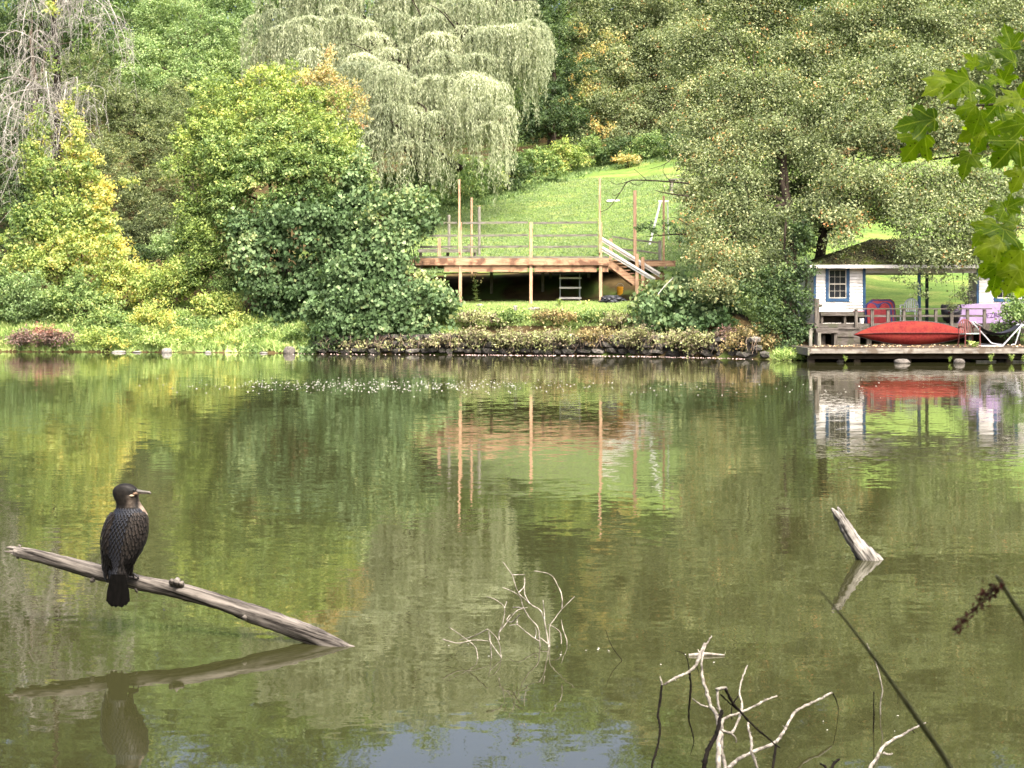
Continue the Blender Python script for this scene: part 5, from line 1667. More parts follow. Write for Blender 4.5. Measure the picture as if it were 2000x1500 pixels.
# nested rounded boards, red and navy
REDB = surf('red_plastic', lin('50090f'), lin('620f15'), (6, 6, 6), .5, .12)
NAVY = surf('navy_plastic', lin('101232'), lin('181b42'), (6, 6, 6), .5, .12)
REDD = surf('dark_red_plastic', lin('30080f'), lin('3c0c14'), (6, 6, 6), .5, .12)
YR = 49.9
st_ = thing('stacked_boards', 'nested red and navy rounded boards leaning behind the porch railing', 'boards', Vector((hx(1722, YR), YR, FL)))


def rounded(pa, pb, pt, Y, thick, m_, dip=0.0, name='board', lean=.25):
    n = 40
    x0, x1, zt = hx(pa, Y), hx(pb, Y), hz(pt, Y)
    w = x1 - x0
    rr = w * .22
    pts = [(x0, FL), (x1, FL)]
    for q in range(n + 1):
        s = q / n
        x = x1 - w * s
        e = min(s, 1 - s) * w
        z = zt - (rr - math.sqrt(max(0, rr * rr - (rr - min(e, rr)) ** 2)))
        z -= dip * math.exp(-((s - .5) / .13) ** 2)
        pts.append((x, z))
    V = [(x, Y + (z - FL) * lean, z) for x, z in pts] + [(x, Y + thick + (z - FL) * lean, z) for x, z in pts]
    k = len(pts)
    MB().add(V, [tuple(range(k)), tuple(range(2 * k - 1, k - 1, -1))] + [(q, q + k, (q + 1) % k + k, (q + 1) % k) for q in range(k)]).build(name, m_, st_)


rounded(1699, 1751, 584, YR + .30, .05, REDD)
rounded(1697, 1749, 585.5, YR + .22, .05, NAVY)
rounded(1702, 1747, 588, YR + .15, .05, REDB)
rounded(1691, 1744, 590, YR + .08, .05, NAVY, .06)
rounded(1695, 1740, 592, YR + .0, .06, REDB, .20)
CH = surf('chair_white', lin('8f9296'), lin('acafb2'), (6, 6, 6), .5, .4)


def plastic_chair(name, label, x, y, z, yaw, m_, s=1.0, seat_m=None):
    t = thing(name, label, 'chair', Vector((x, y, z)))
    c, sn = math.cos(yaw), math.sin(yaw)
    def T(p): return Vector((x + (p[0] * c - p[1] * sn) * s, y + (p[0] * sn + p[1] * c) * s, z + p[2] * s))
    # front of the chair looks along -y; back at +y
    MB().add([T(p) for p in ((-.24, -.24, .42), (.24, -.24, .42), (.22, .22, .40), (-.22, .22, .40), (-.24, -.24, .45), (.24, -.24, .45), (.22, .22, .43), (-.22, .22, .43))], [(3, 2, 1, 0), (4, 5, 6, 7), (0, 1, 5, 4), (1, 2, 6, 5), (2, 3, 7, 6), (3, 0, 4, 7)]).build('seat', seat_m or m_, t)
    for sx in (-1, 1):
        MB().tube([T((sx * .26, -.24, 0)), T((sx * .25, -.24, .42)), T((sx * .27, -.2, .64))], .022, 6).build('front_leg', m_, t)
        MB().tube([T((sx * .25, .30, 0)), T((sx * .23, .22, .42))], .022, 6).build('rear_leg', m_, t)
        MB().tube([T((sx * .27, -.22, .64)), T((sx * .28, 0, .66)), T((sx * .25, .25, .64))], .024, 6).build('armrest', m_, t)
    arch = [T((.25 * math.cos(a), .23 + .10 * math.sin(a), .43 + .45 * max(0, math.sin(a)) ** .6)) for a in [q * math.pi / 14 for q in range(15)]]
    MB().tube(arch, .022, 6).build('back_frame', m_, t)
    for q in range(5):
        xx = -.16 + .08 * q
        MB().beam(T((xx, .235, .44)), T((xx, .32, .43 + .44 * (1 - (xx / .27) ** 2) ** .4)), .045, .012, (0, 1, 0)).build('back_slat', m_, t)
    return t


plastic_chair('plastic_chair', 'pale grey plastic armchair behind the porch railing left of the blue post', hx(1776, 50.9), 50.9, FL, -.5, CH, 1.0)
BRN = surf('chair_redbrown', lin('4a2a28'), lin('6a3a36'), (8, 8, 8), .55, .3)
plastic_chair('plastic_chair', 'dark red plastic armchair on the dock in front of the canoe tip', hx(1893, 46.9), 46.9, DZ, .15, BRN, 1.0, surf('chair_seat_pale', lin('8fa8a0'), lin('b9cfc6'), (6, 6, 6), .5))

# pedestal fan, black rounded chair
YF = 51.0
BLK = surf('black_metal', lin('16161a'), lin('2a2a2e'), (8, 8, 8), .5, .4)
fan = thing('pedestal_fan', 'round black cage fan standing left of the right-hand room', 'fan', Vector((hx(1893, YF), YF, FL)))
fc = U(1893, 580, YF)
MB().tube([(fc.x, YF + .06, FL + .03), (fc.x, YF + .06, fc.z)], .02, 6).build('pole', BLK, fan)
MB().tube([(fc.x, YF + .06, FL), (fc.x, YF + .06, FL + .03)], .18, 14).build('base', BLK, fan)
for rr, yo in ((.235, 0), (.235, .1), (.16, -.03), (.08, -.045)):
    MB().tube([(fc.x + math.cos(a) * rr, YF - .04 + yo, fc.z + math.sin(a) * rr) for a in [q * math.pi / 12 for q in range(25)]], .009, 5).build('cage_ring', BLK, fan)
for q in range(16):
    a = q * math.pi / 8
    MB().tube([(fc.x + math.cos(a) * .03, YF - .09, fc.z + math.sin(a) * .03), (fc.x + math.cos(a) * .235, YF - .04, fc.z + math.sin(a) * .235)], .004, 4).build('cage_wire', BLK, fan)
for q in range(4):
    a = q * math.pi / 2 + .4
    d_ = Vector((math.cos(a), 0, math.sin(a)))
    e_ = Vector((-d_.z, .35, d_.x))
    c_ = Vector((fc.x, YF, fc.z))
    MB().add([c_ + d_ * .03, c_ + d_ * .2 - e_ * .07, c_ + d_ * .21 + e_ * .05, c_ + d_ * .08 + e_ * .06], [(0, 1, 2, 3), (3, 2, 1, 0)]).build('blade', GREYV, fan)
tub = thing('round_chair', 'dark rounded chair behind the porch railing left of the lilac panel', 'chair', Vector((hx(1858, 50.4), 50.4, FL)))
c0 = Vector((hx(1858, 50.4), 50.4, FL))
V, n = [], 18
for zz, rr in ((.08, .26), (.35, .34), (.62, .36), (.68, .33), (.40, .28), (.35, .05)):
    for q in range(n):
        a = q * 2 * math.pi / n
        cut = .22 * max(0, -math.sin(a)) if zz > .5 else 0
        V.append((c0.x + math.cos(a) * rr, c0.y + math.sin(a) * rr, FL + zz - cut))
MB().add(V, [(j * n + q, j * n + (q + 1) % n, (j + 1) * n + (q + 1) % n, (j + 1) * n + q) for j in range(5) for q in range(n)] + [tuple(range(n - 1, -1, -1))]).build('shell', BLK, tub, smooth=True)
MB().tube([c0, c0 + Vector((0, 0, .09))], .2, 12).build('base', BLK, tub)
MB().box(c0.x - .2, c0.x + .05, c0.y - .32, c0.y - .1, FL + .36, FL + .44).build('seat_cushion', REDD, tub, bevel=.03)

# lilac panel with dark lettering
LIL = surf('lilac_plastic', lin('705c7c'), lin('867294'), (3, 3, 3), .5, .35)
YL = 50.3
lp = thing('lilac_panel', 'large lilac panel with dark lettering leaning below the right window', 'panel', Vector((hx(1930, YL), YL, FL)))
pts = [(1866, 633), (1866, 614), (1874, 597), (1882, 594.5), (1990, 590), (2003, 600), (2003, 633)]
V = [(hx(px, YL), YL + (hz(py, YL) - FL) * .2, max(FL, hz(py, YL))) for px, py in pts]
V2 = [(a, b + .22, c) for a, b, c in V]
k = len(V)
MB().add(V + V2, [tuple(range(k))[::-1], tuple(range(k, 2 * k))] + [(q, (q + 1) % k, (q + 1) % k + k, q + k) for q in range(k)]).build('body', LIL, lp, bevel=.02)
for px in (1872, 1884):
    MB().box(hx(px, YL) - .012, hx(px, YL) + .012, YL - .004, YL + .02, FL, FL + .25).build('groove', surf('lilac_dark', lin('7a5c8a'), lin('866894'), (3, 3, 3), .6) if 'lilac_dark' not in MATS else MATS['lilac_dark'], lp)
INK = surf('dark_ink', lin('3c2a4c'), lin('4a3658'), (3, 3, 3), .6)
fd = bpy.data.curves.new('lettering', 'FONT')
fd.body = 'IEZRM'
fd.size = .24
fd.extrude = .002
fd.materials.append(INK)
zz = hz(622, YL)
tmp = bpy.data.objects.new('lettering', fd)
COL.objects.link(tmp)
me = bpy.data.meshes.new_from_object(tmp.evaluated_get(bpy.context.evaluated_depsgraph_get()))
bpy.data.objects.remove(tmp)
fo = link_mesh('lettering', me, INK, lp)
fo.location = Vector((hx(1924, YL), YL + (zz - FL) * .2 - .008, zz)) - org(lp)
fo.rotation_euler = (math.pi / 2 - .19, -.12, 0)

# hammock chair: white tube frame with a dark sling
YM = 47.2
hm = thing('hammock_stand', 'white tube hammock frame with black sling at the right end of the dock', 'hammock', Vector((hx(1945, YM), YM, DZ)))
WT = surf('white_tube', lin('8f9092'), lin('b5b6b8'), (6, 6, 6), .5, .3)
for k_, yo in enumerate((-.32, .32)):
    Y = YM + yo
    for pl_ in ([(1898, 628), (1936, 670), (1960, 676 - k_ * 3)], [(1912, 676 - k_ * 4), (1958, 679 - k_ * 4)], [(1958, 677 - k_ * 3), (1996, 634)], [(1996, 632), (1983, 672), (1975, 674)]):
        MB().tube([Vector((hx(a, Y), Y + (0.0), max(DZ + .02, hz(b, Y)))) for a, b in pl_], .022, 7).build('frame_tube', WT, hm)
for a, b in ((1899, 629), (1996, 634)):
    z_ = hz(b, YM)
    MB().tube([(hx(a, YM), YM - .34, z_), (hx(a, YM), YM + .34, z_)], .02, 6).build('spreader_bar', WT, hm)
SL = surf('sling_black', lin('15161e'), lin('24262f'), (14, 14, 14), .85)
n, mq = 24, 8
V = []
for i in range(n + 1):
    s = i / n
    px = 1906 + (1990 - 1906) * s
    py = 636 + 20 * (1 - (2 * s - 1) ** 2) - 1 * s
    for j in range(mq + 1):
        v = -1 + 2 * j / mq
        V.append((hx(px, YM), YM + v * .33, hz(py, YM) + .09 * v * v * (1 - (2 * s - 1) ** 2)))
MB().add(V, [(i * (mq + 1) + j, (i + 1) * (mq + 1) + j, (i + 1) * (mq + 1) + j + 1, i * (mq + 1) + j + 1) for i in range(n) for j in range(mq)]).build('sling', SL, hm, smooth=True)
for (a, b), (c_, d_) in (((1898, 630), (1912, 638)), ((1988, 638), (1996, 634))):
    for v in (-.3, .3):
        zq = .04 if v else 0
        MB().beam((hx(a, YM), YM + v, hz(b, YM)), (hx(c_, YM), YM + v, hz(d_, YM) + .02), .16, .012).build('end_webbing', WT, hm)
# ---------------------------------------------------------------- fallen log in the near water
LOGM = surf('weathered_log', lin('15120f'), lin('7c766e'), (1.6, 52, 52), .92, .15, 7, bump=.007, bscale=(2.5, 80, 80), lo=.36, hi=.70, rot=(0, -.235, .27))
SNAG = surf('weathered_snag', lin('1a1714'), lin('949088'), (52, 52, 2.5), .92, .15, 8, bump=.006, lo=.38, hi=.64, rot=(0, .594, 0))
STICK = surf('grey_stick', lin('454038'), lin('a09a8e'), (22, 22, 22), .85, .2, 6)
STICKD = surf('dark_stick', lin('0c0a08'), lin('1c1814'), (22, 22, 22), .8, .06, 6)  # near-black tone for some limbs and twigs


def logY(px): return 8.38 + (7.78 - 8.38) * (px - 10) / 680


def loft(path, rads, n, seed, amp):
    """A long round body whose surface runs in ridges and hollows."""
    V, Fs = [], []
    s = Vector((0, 1, 0))
    pts = [Vector(p) for p in path]
    for i, p in enumerate(pts):
        t_ = (pts[min(i + 1, len(pts) - 1)] - pts[max(i - 1, 0)]).normalized()
        s = (s - t_ * s.dot(t_)).normalized()
        u = t_.cross(s)
        for k in range(n):
            a = 2 * math.pi * k / n
            q = Vector((math.cos(a) * 2.2, math.sin(a) * 2.2, i * .06 + seed))
            rr = rads[i] * (1 + amp * mnoise.noise(q) + amp * .6 * mnoise.noise(Vector((math.cos(a) * 6, math.sin(a) * 6, i * .05 + seed))) + amp * .5 * mnoise.noise(Vector((math.cos(a), math.sin(a), i * .35))))
            V.append(p + (s * math.cos(a) + u * math.sin(a)) * rr)
    m_ = len(pts)
    Fs = [(i * n + k, i * n + (k + 1) % n, (i + 1) * n + (k + 1) % n, (i + 1) * n + k) for i in range(m_ - 1) for k in range(n)]
    Fs += [tuple(reversed(range(n))), tuple(range((m_ - 1) * n, m_ * n))]
    return V, Fs


lp_ = [(30, 1077, 9), (60, 1083, 11.5), (120, 1098, 13.5), (200, 1120, 14.5), (280, 1140, 14.5), (344, 1152, 15), (400, 1167, 15), (470, 1190, 16), (520, 1207, 18), (600, 1238, 17.5), (650, 1260, 17), (690, 1280, 16), (760, 1312, 15)]
pts = smooth_path([tuple(U(x, y, logY(x))) + (r_ / F * logY(x),) for x, y, r_ in lp_], 14)
log = thing('fallen_log', 'bleached grey log slanting out of the water under the bird', 'log', Vector((U(690, 1262, logY(690)).x, logY(690), 0)))
V, Fs = loft([p[:3] for p in pts], [p[3] for p in pts], 26, 2.0, .16)
MB().add(V, Fs).build('log_body', LOGM, log, smooth=True)
for i, (a, b, r0) in enumerate((((34, 1072), (12, 1069), 5), ((38, 1078), (9, 1077), 4.5), ((36, 1084), (22, 1081), 4), ((40, 1068), (36, 1064), 4), ((36, 1088), (32, 1091), 4))):
    A, B = U(*a, logY(20) - .01 * (i % 3)), U(*b, logY(20) - .015 * (i % 3))
    MB().tube([A, A.lerp(B, .5), B], [r0 / F * 8.3, r0 * .8 / F * 8.3, r0 * .25 / F * 8.3], 6, .3, i).build('splinter', LOGM, log)
for i, (px, py, qx, qy, r0) in enumerate(((344, 1142, 347, 1128, 9), (338, 1140, 334, 1131, 7), (352, 1142, 358, 1136, 7), (478, 1203, 482, 1212, 8), (180, 1132, 184, 1136, 6), (265, 1150, 268, 1158, 3), (232, 1106, 236, 1101, 5))):
    Y = logY(px) - .035
    A, B = U(px, py, Y), U(qx, qy, Y - .01)
    MB().tube([A, A.lerp(B, .6), B], [r0 / F * Y, r0 * .8 / F * Y, r0 * .3 / F * Y], 8, .35, i).build('knot', LOGM, log, smooth=True)

# ---------------------------------------------------------------- cormorant
def bird_mat():
    m, nt, nodes, links, p = new_mat('bird_plumage')
    tc = nodes.new('ShaderNodeTexCoord')
    nz = nodes.new('ShaderNodeTexNoise')
    nz.inputs['Scale'].default_value = 60
    nz.inputs['Detail'].default_value = 4
    links.new(tc.outputs['Object'], nz.inputs['Vector'])
    r = ramp_node(nodes, [(.35, lin('0e0c0a')), (.65, lin('1b1814'))])
    links.new(nz.outputs['Fac'], r.inputs['Fac'])
    at = nodes.new('ShaderNodeAttribute')
    at.attribute_name = 'pale'
    mx = nodes.new('ShaderNodeMix')
    mx.data_type = 'RGBA'
    links.new(at.outputs['Fac'], mx.inputs['Factor'])
    links.new(r.outputs['Color'], mx.inputs['A'])
    r2 = ramp_node(nodes, [(.35, lin('6c5c4c')), (.65, lin('a8998a'))])
    links.new(nz.outputs['Fac'], r2.inputs['Fac'])
    links.new(r2.outputs['Color'], mx.inputs['B'])
    links.new(mx.outputs['Result'], p.inputs['Base Color'])
    p.inputs['Roughness'].default_value = .55
    p.inputs['Specular IOR Level'].default_value = .16
    b = nodes.new('ShaderNodeBump')
    b.inputs['Strength'].default_value = .5
    b.inputs['Distance'].default_value = .003
    links.new(nz.outputs['Fac'], b.inputs['Height'])
    links.new(b.outputs['Normal'], p.inputs['Normal'])
    return m


def feather_mat(name, dark, light, shine):
    m, nt, nodes, links, p = new_mat(name)
    at = nodes.new('ShaderNodeAttribute')
    at.attribute_name = 'tone'
    r = ramp_node(nodes, [(0, lin(dark)), (.35, lin(dark)), (.5, lin(light)), (1, lin(shine))])
    links.new(at.outputs['Fac'], r.inputs['Fac'])
    links.new(r.outputs['Color'], p.inputs['Base Color'])
    p.inputs['Roughness'].default_value = .42
    p.inputs['Specular IOR Level'].default_value = .22
    return m


YBD = 8.06
KB = YBD / F
bird = thing('cormorant', 'dark cormorant perched on the log with its head turned to the right', 'bird', U(240, 1122, YBD))
BPL = bird_mat()
FEA = feather_mat('wing_feather', '0c0a09', '181512', '332d27')
BLU = feather_mat('back_feather', '0b0b0e', '14161b', '23272f')
rings = [(231, 1140, 9, -.060, .014), (231, 1130, 15, -.050, .028), (232, 1118, 21, -.032, .046), (233, 1104, 27, -.010, .062), (236, 1086, 33.5, .008, .078), (240, 1062, 41, .020, .090), (243.5, 1042, 43, .025, .093), (247, 1022, 41, .026, .087),
         (250, 1007, 36, .024, .077), (252, 996, 29, .018, .062), (251, 987, 24.5, .012, .050), (248.5, 979, 23.5, .008, .045), (246, 971, 24.5, .006, .043), (245, 963, 25.5, .006, .042), (244.5, 956, 24, .006, .039), (244, 950, 18.5, .006, .033), (243.5, 946, 11, .006, .022), (243.5, 944.5, 3, .006, .006)]
RG = [np.array(r_) for r_ in smooth_path(rings, 5)]
NB = 36


def body_pt(t_, ang, off=0.0):
    """A point of the body: t_ along the rings, ang from the camera side towards the right."""
    f = min(max(t_, 0), len(RG) - 1.001)
    i = int(f)
    a = RG[i] * (1 - f + i) + RG[i + 1] * (f - i)
    c = U(a[0], a[1], YBD)
    return Vector((c.x + math.sin(ang) * (a[2] * KB + off), YBD + a[3] - math.cos(ang) * (a[4] + off), c.z))


def rowt(py):
    return int(np.argmin([abs(r_[1] - py) for r_ in RG]))


V, pale = [], []
for i, r_ in enumerate(RG):
    for k in range(NB):
        a = 2 * math.pi * k / NB
        p_ = body_pt(i, a)
        V.append(p_)
        s = math.sin(a)
        x_px = r_[0] + s * r_[2]
        v = 0.0
        if 962 < r_[1] < 1010: v = max(0, min(1, (x_px - 268 - (r_[1] - 962) * .12) / 7))       # pale throat and neck front
        if 1005 <= r_[1] < 1100: v = max(0, min(.45, (x_px - 276 + abs(r_[1] - 1030) * .05) / 16))
        if r_[1] < 990 and r_[1] > 966: v = max(v, .2 * max(0, 1 - abs(x_px - 258) / 10))
        pale.append(v)
nr = len(RG)
Fs = [(i * NB + k, i * NB + (k + 1) % NB, (i + 1) * NB + (k + 1) % NB, (i + 1) * NB + k) for i in range(nr - 1) for k in range(NB)] + [tuple(reversed(range(NB))), tuple(range((nr - 1) * NB, nr * NB))]
body = MB().add(V, Fs).build('body', BPL, bird, smooth=True)
a_ = body.data.attributes.new('pale', 'FLOAT', 'POINT')
a_.data.foreach_set('value', pale)


def plumes(name, spec, m_, parent):
    """Overlapping scale-like feathers on the body: spec gives (t, angle, length, width, lift, tone)."""
    V, Fc, T = [], [], []
    for t_, ang, L_, W_, lift, tn in spec:
        p0 = body_pt(t_, ang, lift)
        dn = (body_pt(t_ - 1.2, ang, lift) - p0).normalized()
        nrm = (p0 - body_pt(t_, ang, -.03)).normalized()
        s_ = dn.cross(nrm).normalized()
        b = len(V)
        sh = [(-.45, .0), (-.3, .34), (.1, .5), (.38, .36), (.55, 0), (.38, -.36), (.1, -.5), (-.3, -.34)]
        for sc_, h_ in ((1, 0), (.70, .0012)):
            for q, w_ in sh:
                V.append(p0 + dn * (q * L_ * sc_ - (.04 * L_ if sc_ < 1 else 0)) + s_ * (w_ * W_ * sc_) + nrm * (h_ + .17 * L_ * (q + .45) * .5 - .002 * abs(w_)))
        Fc += [(b + k, b + (k + 1) % 8, b + 8 + (k + 1) % 8, b + 8 + k) for k in range(8)] + [tuple(range(b + 8, b + 16))]
        T += [.1] * 8 + [tn]
    o = MB().add(V, Fc).build(name, m_, parent)
    a2 = o.data.attributes.new('tone', 'FLOAT', 'FACE')
    a2.data.foreach_set('value', T)
    return o


g = random.Random(4)
for name_lab, lo_a, hi_a in (('right', .12, 1.62), ('left', -1.62, -.62)):
    # the folded wing: a shell that lies over the body and runs down to a point
    tA, tB = rowt(1001), rowt(1125)
    nt_, na = 26, 12
    V = []
    for i in range(nt_ + 1):
        f = i / nt_
        t_ = tA + (tB - tA) * f
        w = math.sin(math.pi * min(1, .12 + f * .5)) ** .5 * (1 - .80 * max(0, f - .55) / .45)
        mid = (lo_a * (1 - f * .0) + hi_a) / 2 * (1 - .12 * f)
        for j in range(na + 1):
            v = -1 + 2 * j / na
            a = mid + v * (hi_a - lo_a) / 2 * w
            V.append(body_pt(t_, a, .001 + .009 * (1 - v * v) * (1 - .3 * f)))
    wing = MB().add(V, [(i * (na + 1) + j, (i + 1) * (na + 1) + j, (i + 1) * (na + 1) + j + 1, i * (na + 1) + j + 1) for i in range(nt_) for j in range(na)]).build('wing', BPL, bird, smooth=True)
    a_ = wing.data.attributes.new('pale', 'FLOAT', 'POINT')
    a_.data.foreach_set('value', [0.06] * len(V))
    spec = []
    rowsn = 19
    for rr in range(rowsn):
        f = .03 + .93 * rr / rowsn
        t_ = tA + (tB - tA) * f
        w = math.sin(math.pi * min(1, .12 + f * .5)) ** .5 * (1 - .80 * max(0, f - .55) / .45)
        mid = (lo_a + hi_a) / 2 * (1 - .12 * f)
        size = .012 + .022 * f
        half = (hi_a - lo_a) / 2 * w
        ncol = max(2, int(half * 2 * .105 / (size * .78)))
        for c in range(ncol):
            v = -1 + 2 * (c + .5 + .5 * (rr % 2) - .25) / ncol
            if abs(v) > 1: continue
            a = mid + v * half
            tone_ = .5 + .5 * max(0, 1 - f * 1.7) * g.uniform(.6, 1) + g.uniform(-.06, .06)
            jz = g.uniform(.75, 1.3)
            spec.append((t_ + g.uniform(-.35, .35), a + g.uniform(-.035, .035), size * 1.9 * jz, size * 1.05 * jz, .012 * (1 - v * v) + .001, tone_))
    spec.sort(key=lambda q: q[0])
    plumes('covert_feathers', spec, FEA, wing)
# feathers with a painted bluish sheen down the middle of the back and over the shoulders
spec = []
for rr in range(26):
    f = rr / 26
    t_ = rowt(994) + (rowt(1128) - rowt(994)) * f
    for a in ((-.55, -.36, -.17, .02) if f > .14 else (-.9, -.7, -.5, -.3, -.1, .1, .3, .5, .7, .9)):
        spec.append((t_, a + (.09 if rr % 2 else 0), .022 + .012 * f, .014, .002, .45 + .5 * max(0, 1 - f * 1.5) * g.uniform(.4, 1)))
plumes('back_feathers', spec, BLU, bird)
# tail fan, in front of the log
for k in range(11):
    s = -1 + k / 5
    top = U(231 + s * 11, 1122, YBD - .085)
    bot = U(230 + s * 19.5 + .5, 1186 - 7 * s * s + (k * 37 % 5) - 2, YBD - .125 + .004 * abs(s))
    d_ = (bot - top)
    sd = Vector((1, .12 * s, 0))
    V = [top - sd * .010, top + sd * .010, top.lerp(bot, .6) + sd * .0165, top.lerp(bot, .94) + sd * .013, bot, top.lerp(bot, .94) - sd * .013, top.lerp(bot, .6) - sd * .0165]
    V = [v + Vector((0, -.0022 * (k % 2) - .0005 * k, 0)) for v in V]
    V += [v + Vector((0, .0015, 0)) for v in V]
    MB().add(V, [(6, 5, 4, 3, 2, 1, 0), (7, 8, 9, 10, 11, 12, 13)] + [(q, (q + 1) % 7, (q + 1) % 7 + 7, q + 7) for q in range(7)]).build('tail_feather', surf('tail_black', lin('040403'), lin('090807'), (60, 60, 20), .8, .03) if 'tail_black' not in MATS else MATS['tail_black'], bird)
# long wing-tip feathers over the tail root
for sgn, bx, by in ((-1, 213, 1127), (1, 250, 1122)):
    for k in range(4):
        top = body_pt(rowt(1070 + k * 6), sgn * (.95 - .16 * k), .010)
        bot = U(bx + sgn * (-2.2 * k), by - 5 * k, YBD - .070 - .004 * k)
        sd = Vector((1, .25 * sgn, 0)) * .010
        mid = top.lerp(bot, .55) + Vector((sgn * .004, -.006, 0))
        V = [top - sd, top + sd, mid + sd * 1.15, bot + sd * .35 + Vector((0, 0, .006)), bot, bot - sd * .35 + Vector((0, 0, .008)), mid - sd * 1.15]
        V = V + [v + Vector((0, .002, 0)) for v in V]
        MB().add(V, [(6, 5, 4, 3, 2, 1, 0), (7, 8, 9, 10, 11, 12, 13)] + [(q, (q + 1) % 7, (q + 1) % 7 + 7, q + 7) for q in range(7)]).build('flight_feather', MATS['tail_black'], bird)
# bill, eye, cheek
HORN = surf('bill_horn', lin('3f3d39'), lin('605c56'), (40, 40, 40), .5, .15)
bp_ = smooth_path([(262, 958.5, 5.6), (270, 959.8, 4.2), (278, 960.6, 3.0), (286, 961.2, 2.5), (291, 961.8, 2.5), (293.6, 963.4, 1.9), (293.2, 965.8, .7)], 3)
MB().tube([tuple(U(a[0], a[1], YBD + .003)) for a in bp_], [a[2] * KB for a in bp_], 8).build('upper_bill', HORN, bird, smooth=True)
bp_ = smooth_path([(262, 963.2, 3.6), (271, 963.2, 2.4), (280, 963.2, 1.7), (289, 963.8, 1.1)], 3)
MB().tube([tuple(U(a[0], a[1], YBD + .003)) for a in bp_], [a[2] * KB for a in bp_], 7).build('lower_bill', surf('bill_low', lin('6c6258'), lin('8f8478'), (40, 40, 40), .4), bird, smooth=True)


def blob(name, c, r3, m_, parent):
    me = bpy.data.meshes.new(name)
    bm = bmesh.new()
    bmesh.ops.create_uvsphere(bm, u_segments=14, v_segments=8, radius=1)
    for v in bm.verts: v.co = Vector((v.co.x * r3[0], v.co.y * r3[1], v.co.z * r3[2])) + (Vector(c) - org(parent))
    bm.to_mesh(me)
    bm.free()
    me.polygons.foreach_set('use_smooth', [True] * len(me.polygons))
    return link_mesh(name, me, m_, parent)


blob('eye', U(262.5, 957, YBD - .028), (2.0 * KB, .006, 2.0 * KB), surf('eye_dark', lin('0c1a18'), lin('1c3430'), (9, 9, 9), .15, .6), bird)
blob('cheek_patch', U(257.5, 968.2, YBD - .028), (5.5 * KB, .010, 2.2 * KB), surf('cheek_pale', lin('7c6a58'), lin('a39480'), (60, 60, 60), .7), bird)
blob('throat_skin', U(264, 964, YBD - .022), (5.0 * KB, .014, 3.2 * KB), surf('throat_tan', lin('4a3a2e'), lin('66523f'), (60, 60, 60), .6), bird)
# legs and webbed feet gripping the log
FT = surf('foot_black', lin('100f0e'), lin('211f1d'), (40, 40, 40), .5, .4)
for px, fy, yo in ((225, 1116, .0), (256, 1124, .012)):
    top = U(px - (2 if px < 240 else 4), fy - 26, YBD + .01)
    ank = U(px, fy - 4, YBD + yo)
    MB().tube([top, top.lerp(ank, .5), ank, ank + Vector((0, 0, -.012))], [.030, .022, .012, .011], 8).build('leg', BPL, bird, smooth=True)
    f0 = U(px, fy - 1.5, YBD + yo)
    toes = [f0 + Vector((sx, dy, dzv)) for sx, dy, dzv in ((-.028, .03, -.012), (.0, .045, -.014), (.03, .035, -.018), (.036, .0, -.012))]
    for tp in toes:
        MB().tube([f0 + Vector((0, 0, .006)), f0.lerp(tp, .5) + Vector((0, 0, .010)), tp, tp + Vector((.004, .006, -.014))], [.007, .0065, .005, .002], 6).build('toe', FT, bird)
    up_ = Vector((0, 0, .004))
    MB().add([f0 + up_] + [tp + up_ for tp in toes] + [f0] + [tp for tp in toes], [(0, 1, 2), (0, 2, 3), (0, 3, 4), (7, 6, 5), (8, 7, 5), (9, 8, 5)]).build('web', FT, bird)

# ---------------------------------------------------------------- snag at the right
base = U(1690, 1092, H * F / (1092 - HZ))
YS_ = base.y
sg = thing('broken_snag', 'short splintered grey stump leaning out of the water at the right', 'stump', Vector((base.x, base.y, 0)))
sp_ = [(1640, 1006, 8), (1650, 1026, 11), (1664, 1050, 13), (1682, 1074, 16.5), (1702, 1100, 20), (1722, 1130, 22)]
pts = smooth_path([tuple(U(x, y, YS_)) + (r_ / F * YS_,) for x, y, r_ in sp_], 9)
V, Fs = loft([p[:3] for p in pts], [p[3] for p in pts], 22, 9.0, .26)
MB().add(V, Fs).build('stump_body', SNAG, sg, smooth=True)
for i, (a, b, r0) in enumerate((((1640, 1010), (1624, 993), 7), ((1645, 1008), (1636, 990), 6), ((1636, 1014), (1628, 1003), 6), ((1660, 1040), (1649, 1035), 5), ((1672, 1048), (1668, 1035), 5))):
    A, B = U(*a, YS_ - .02 + .012 * i), U(*b, YS_ - .02 + .012 * i)
    MB().tube([A, A.lerp(B, .55), B], [r0 / F * YS_, r0 * .8 / F * YS_, r0 * .3 / F * YS_], 6, .3, i + 3).build('splinter', SNAG, sg)


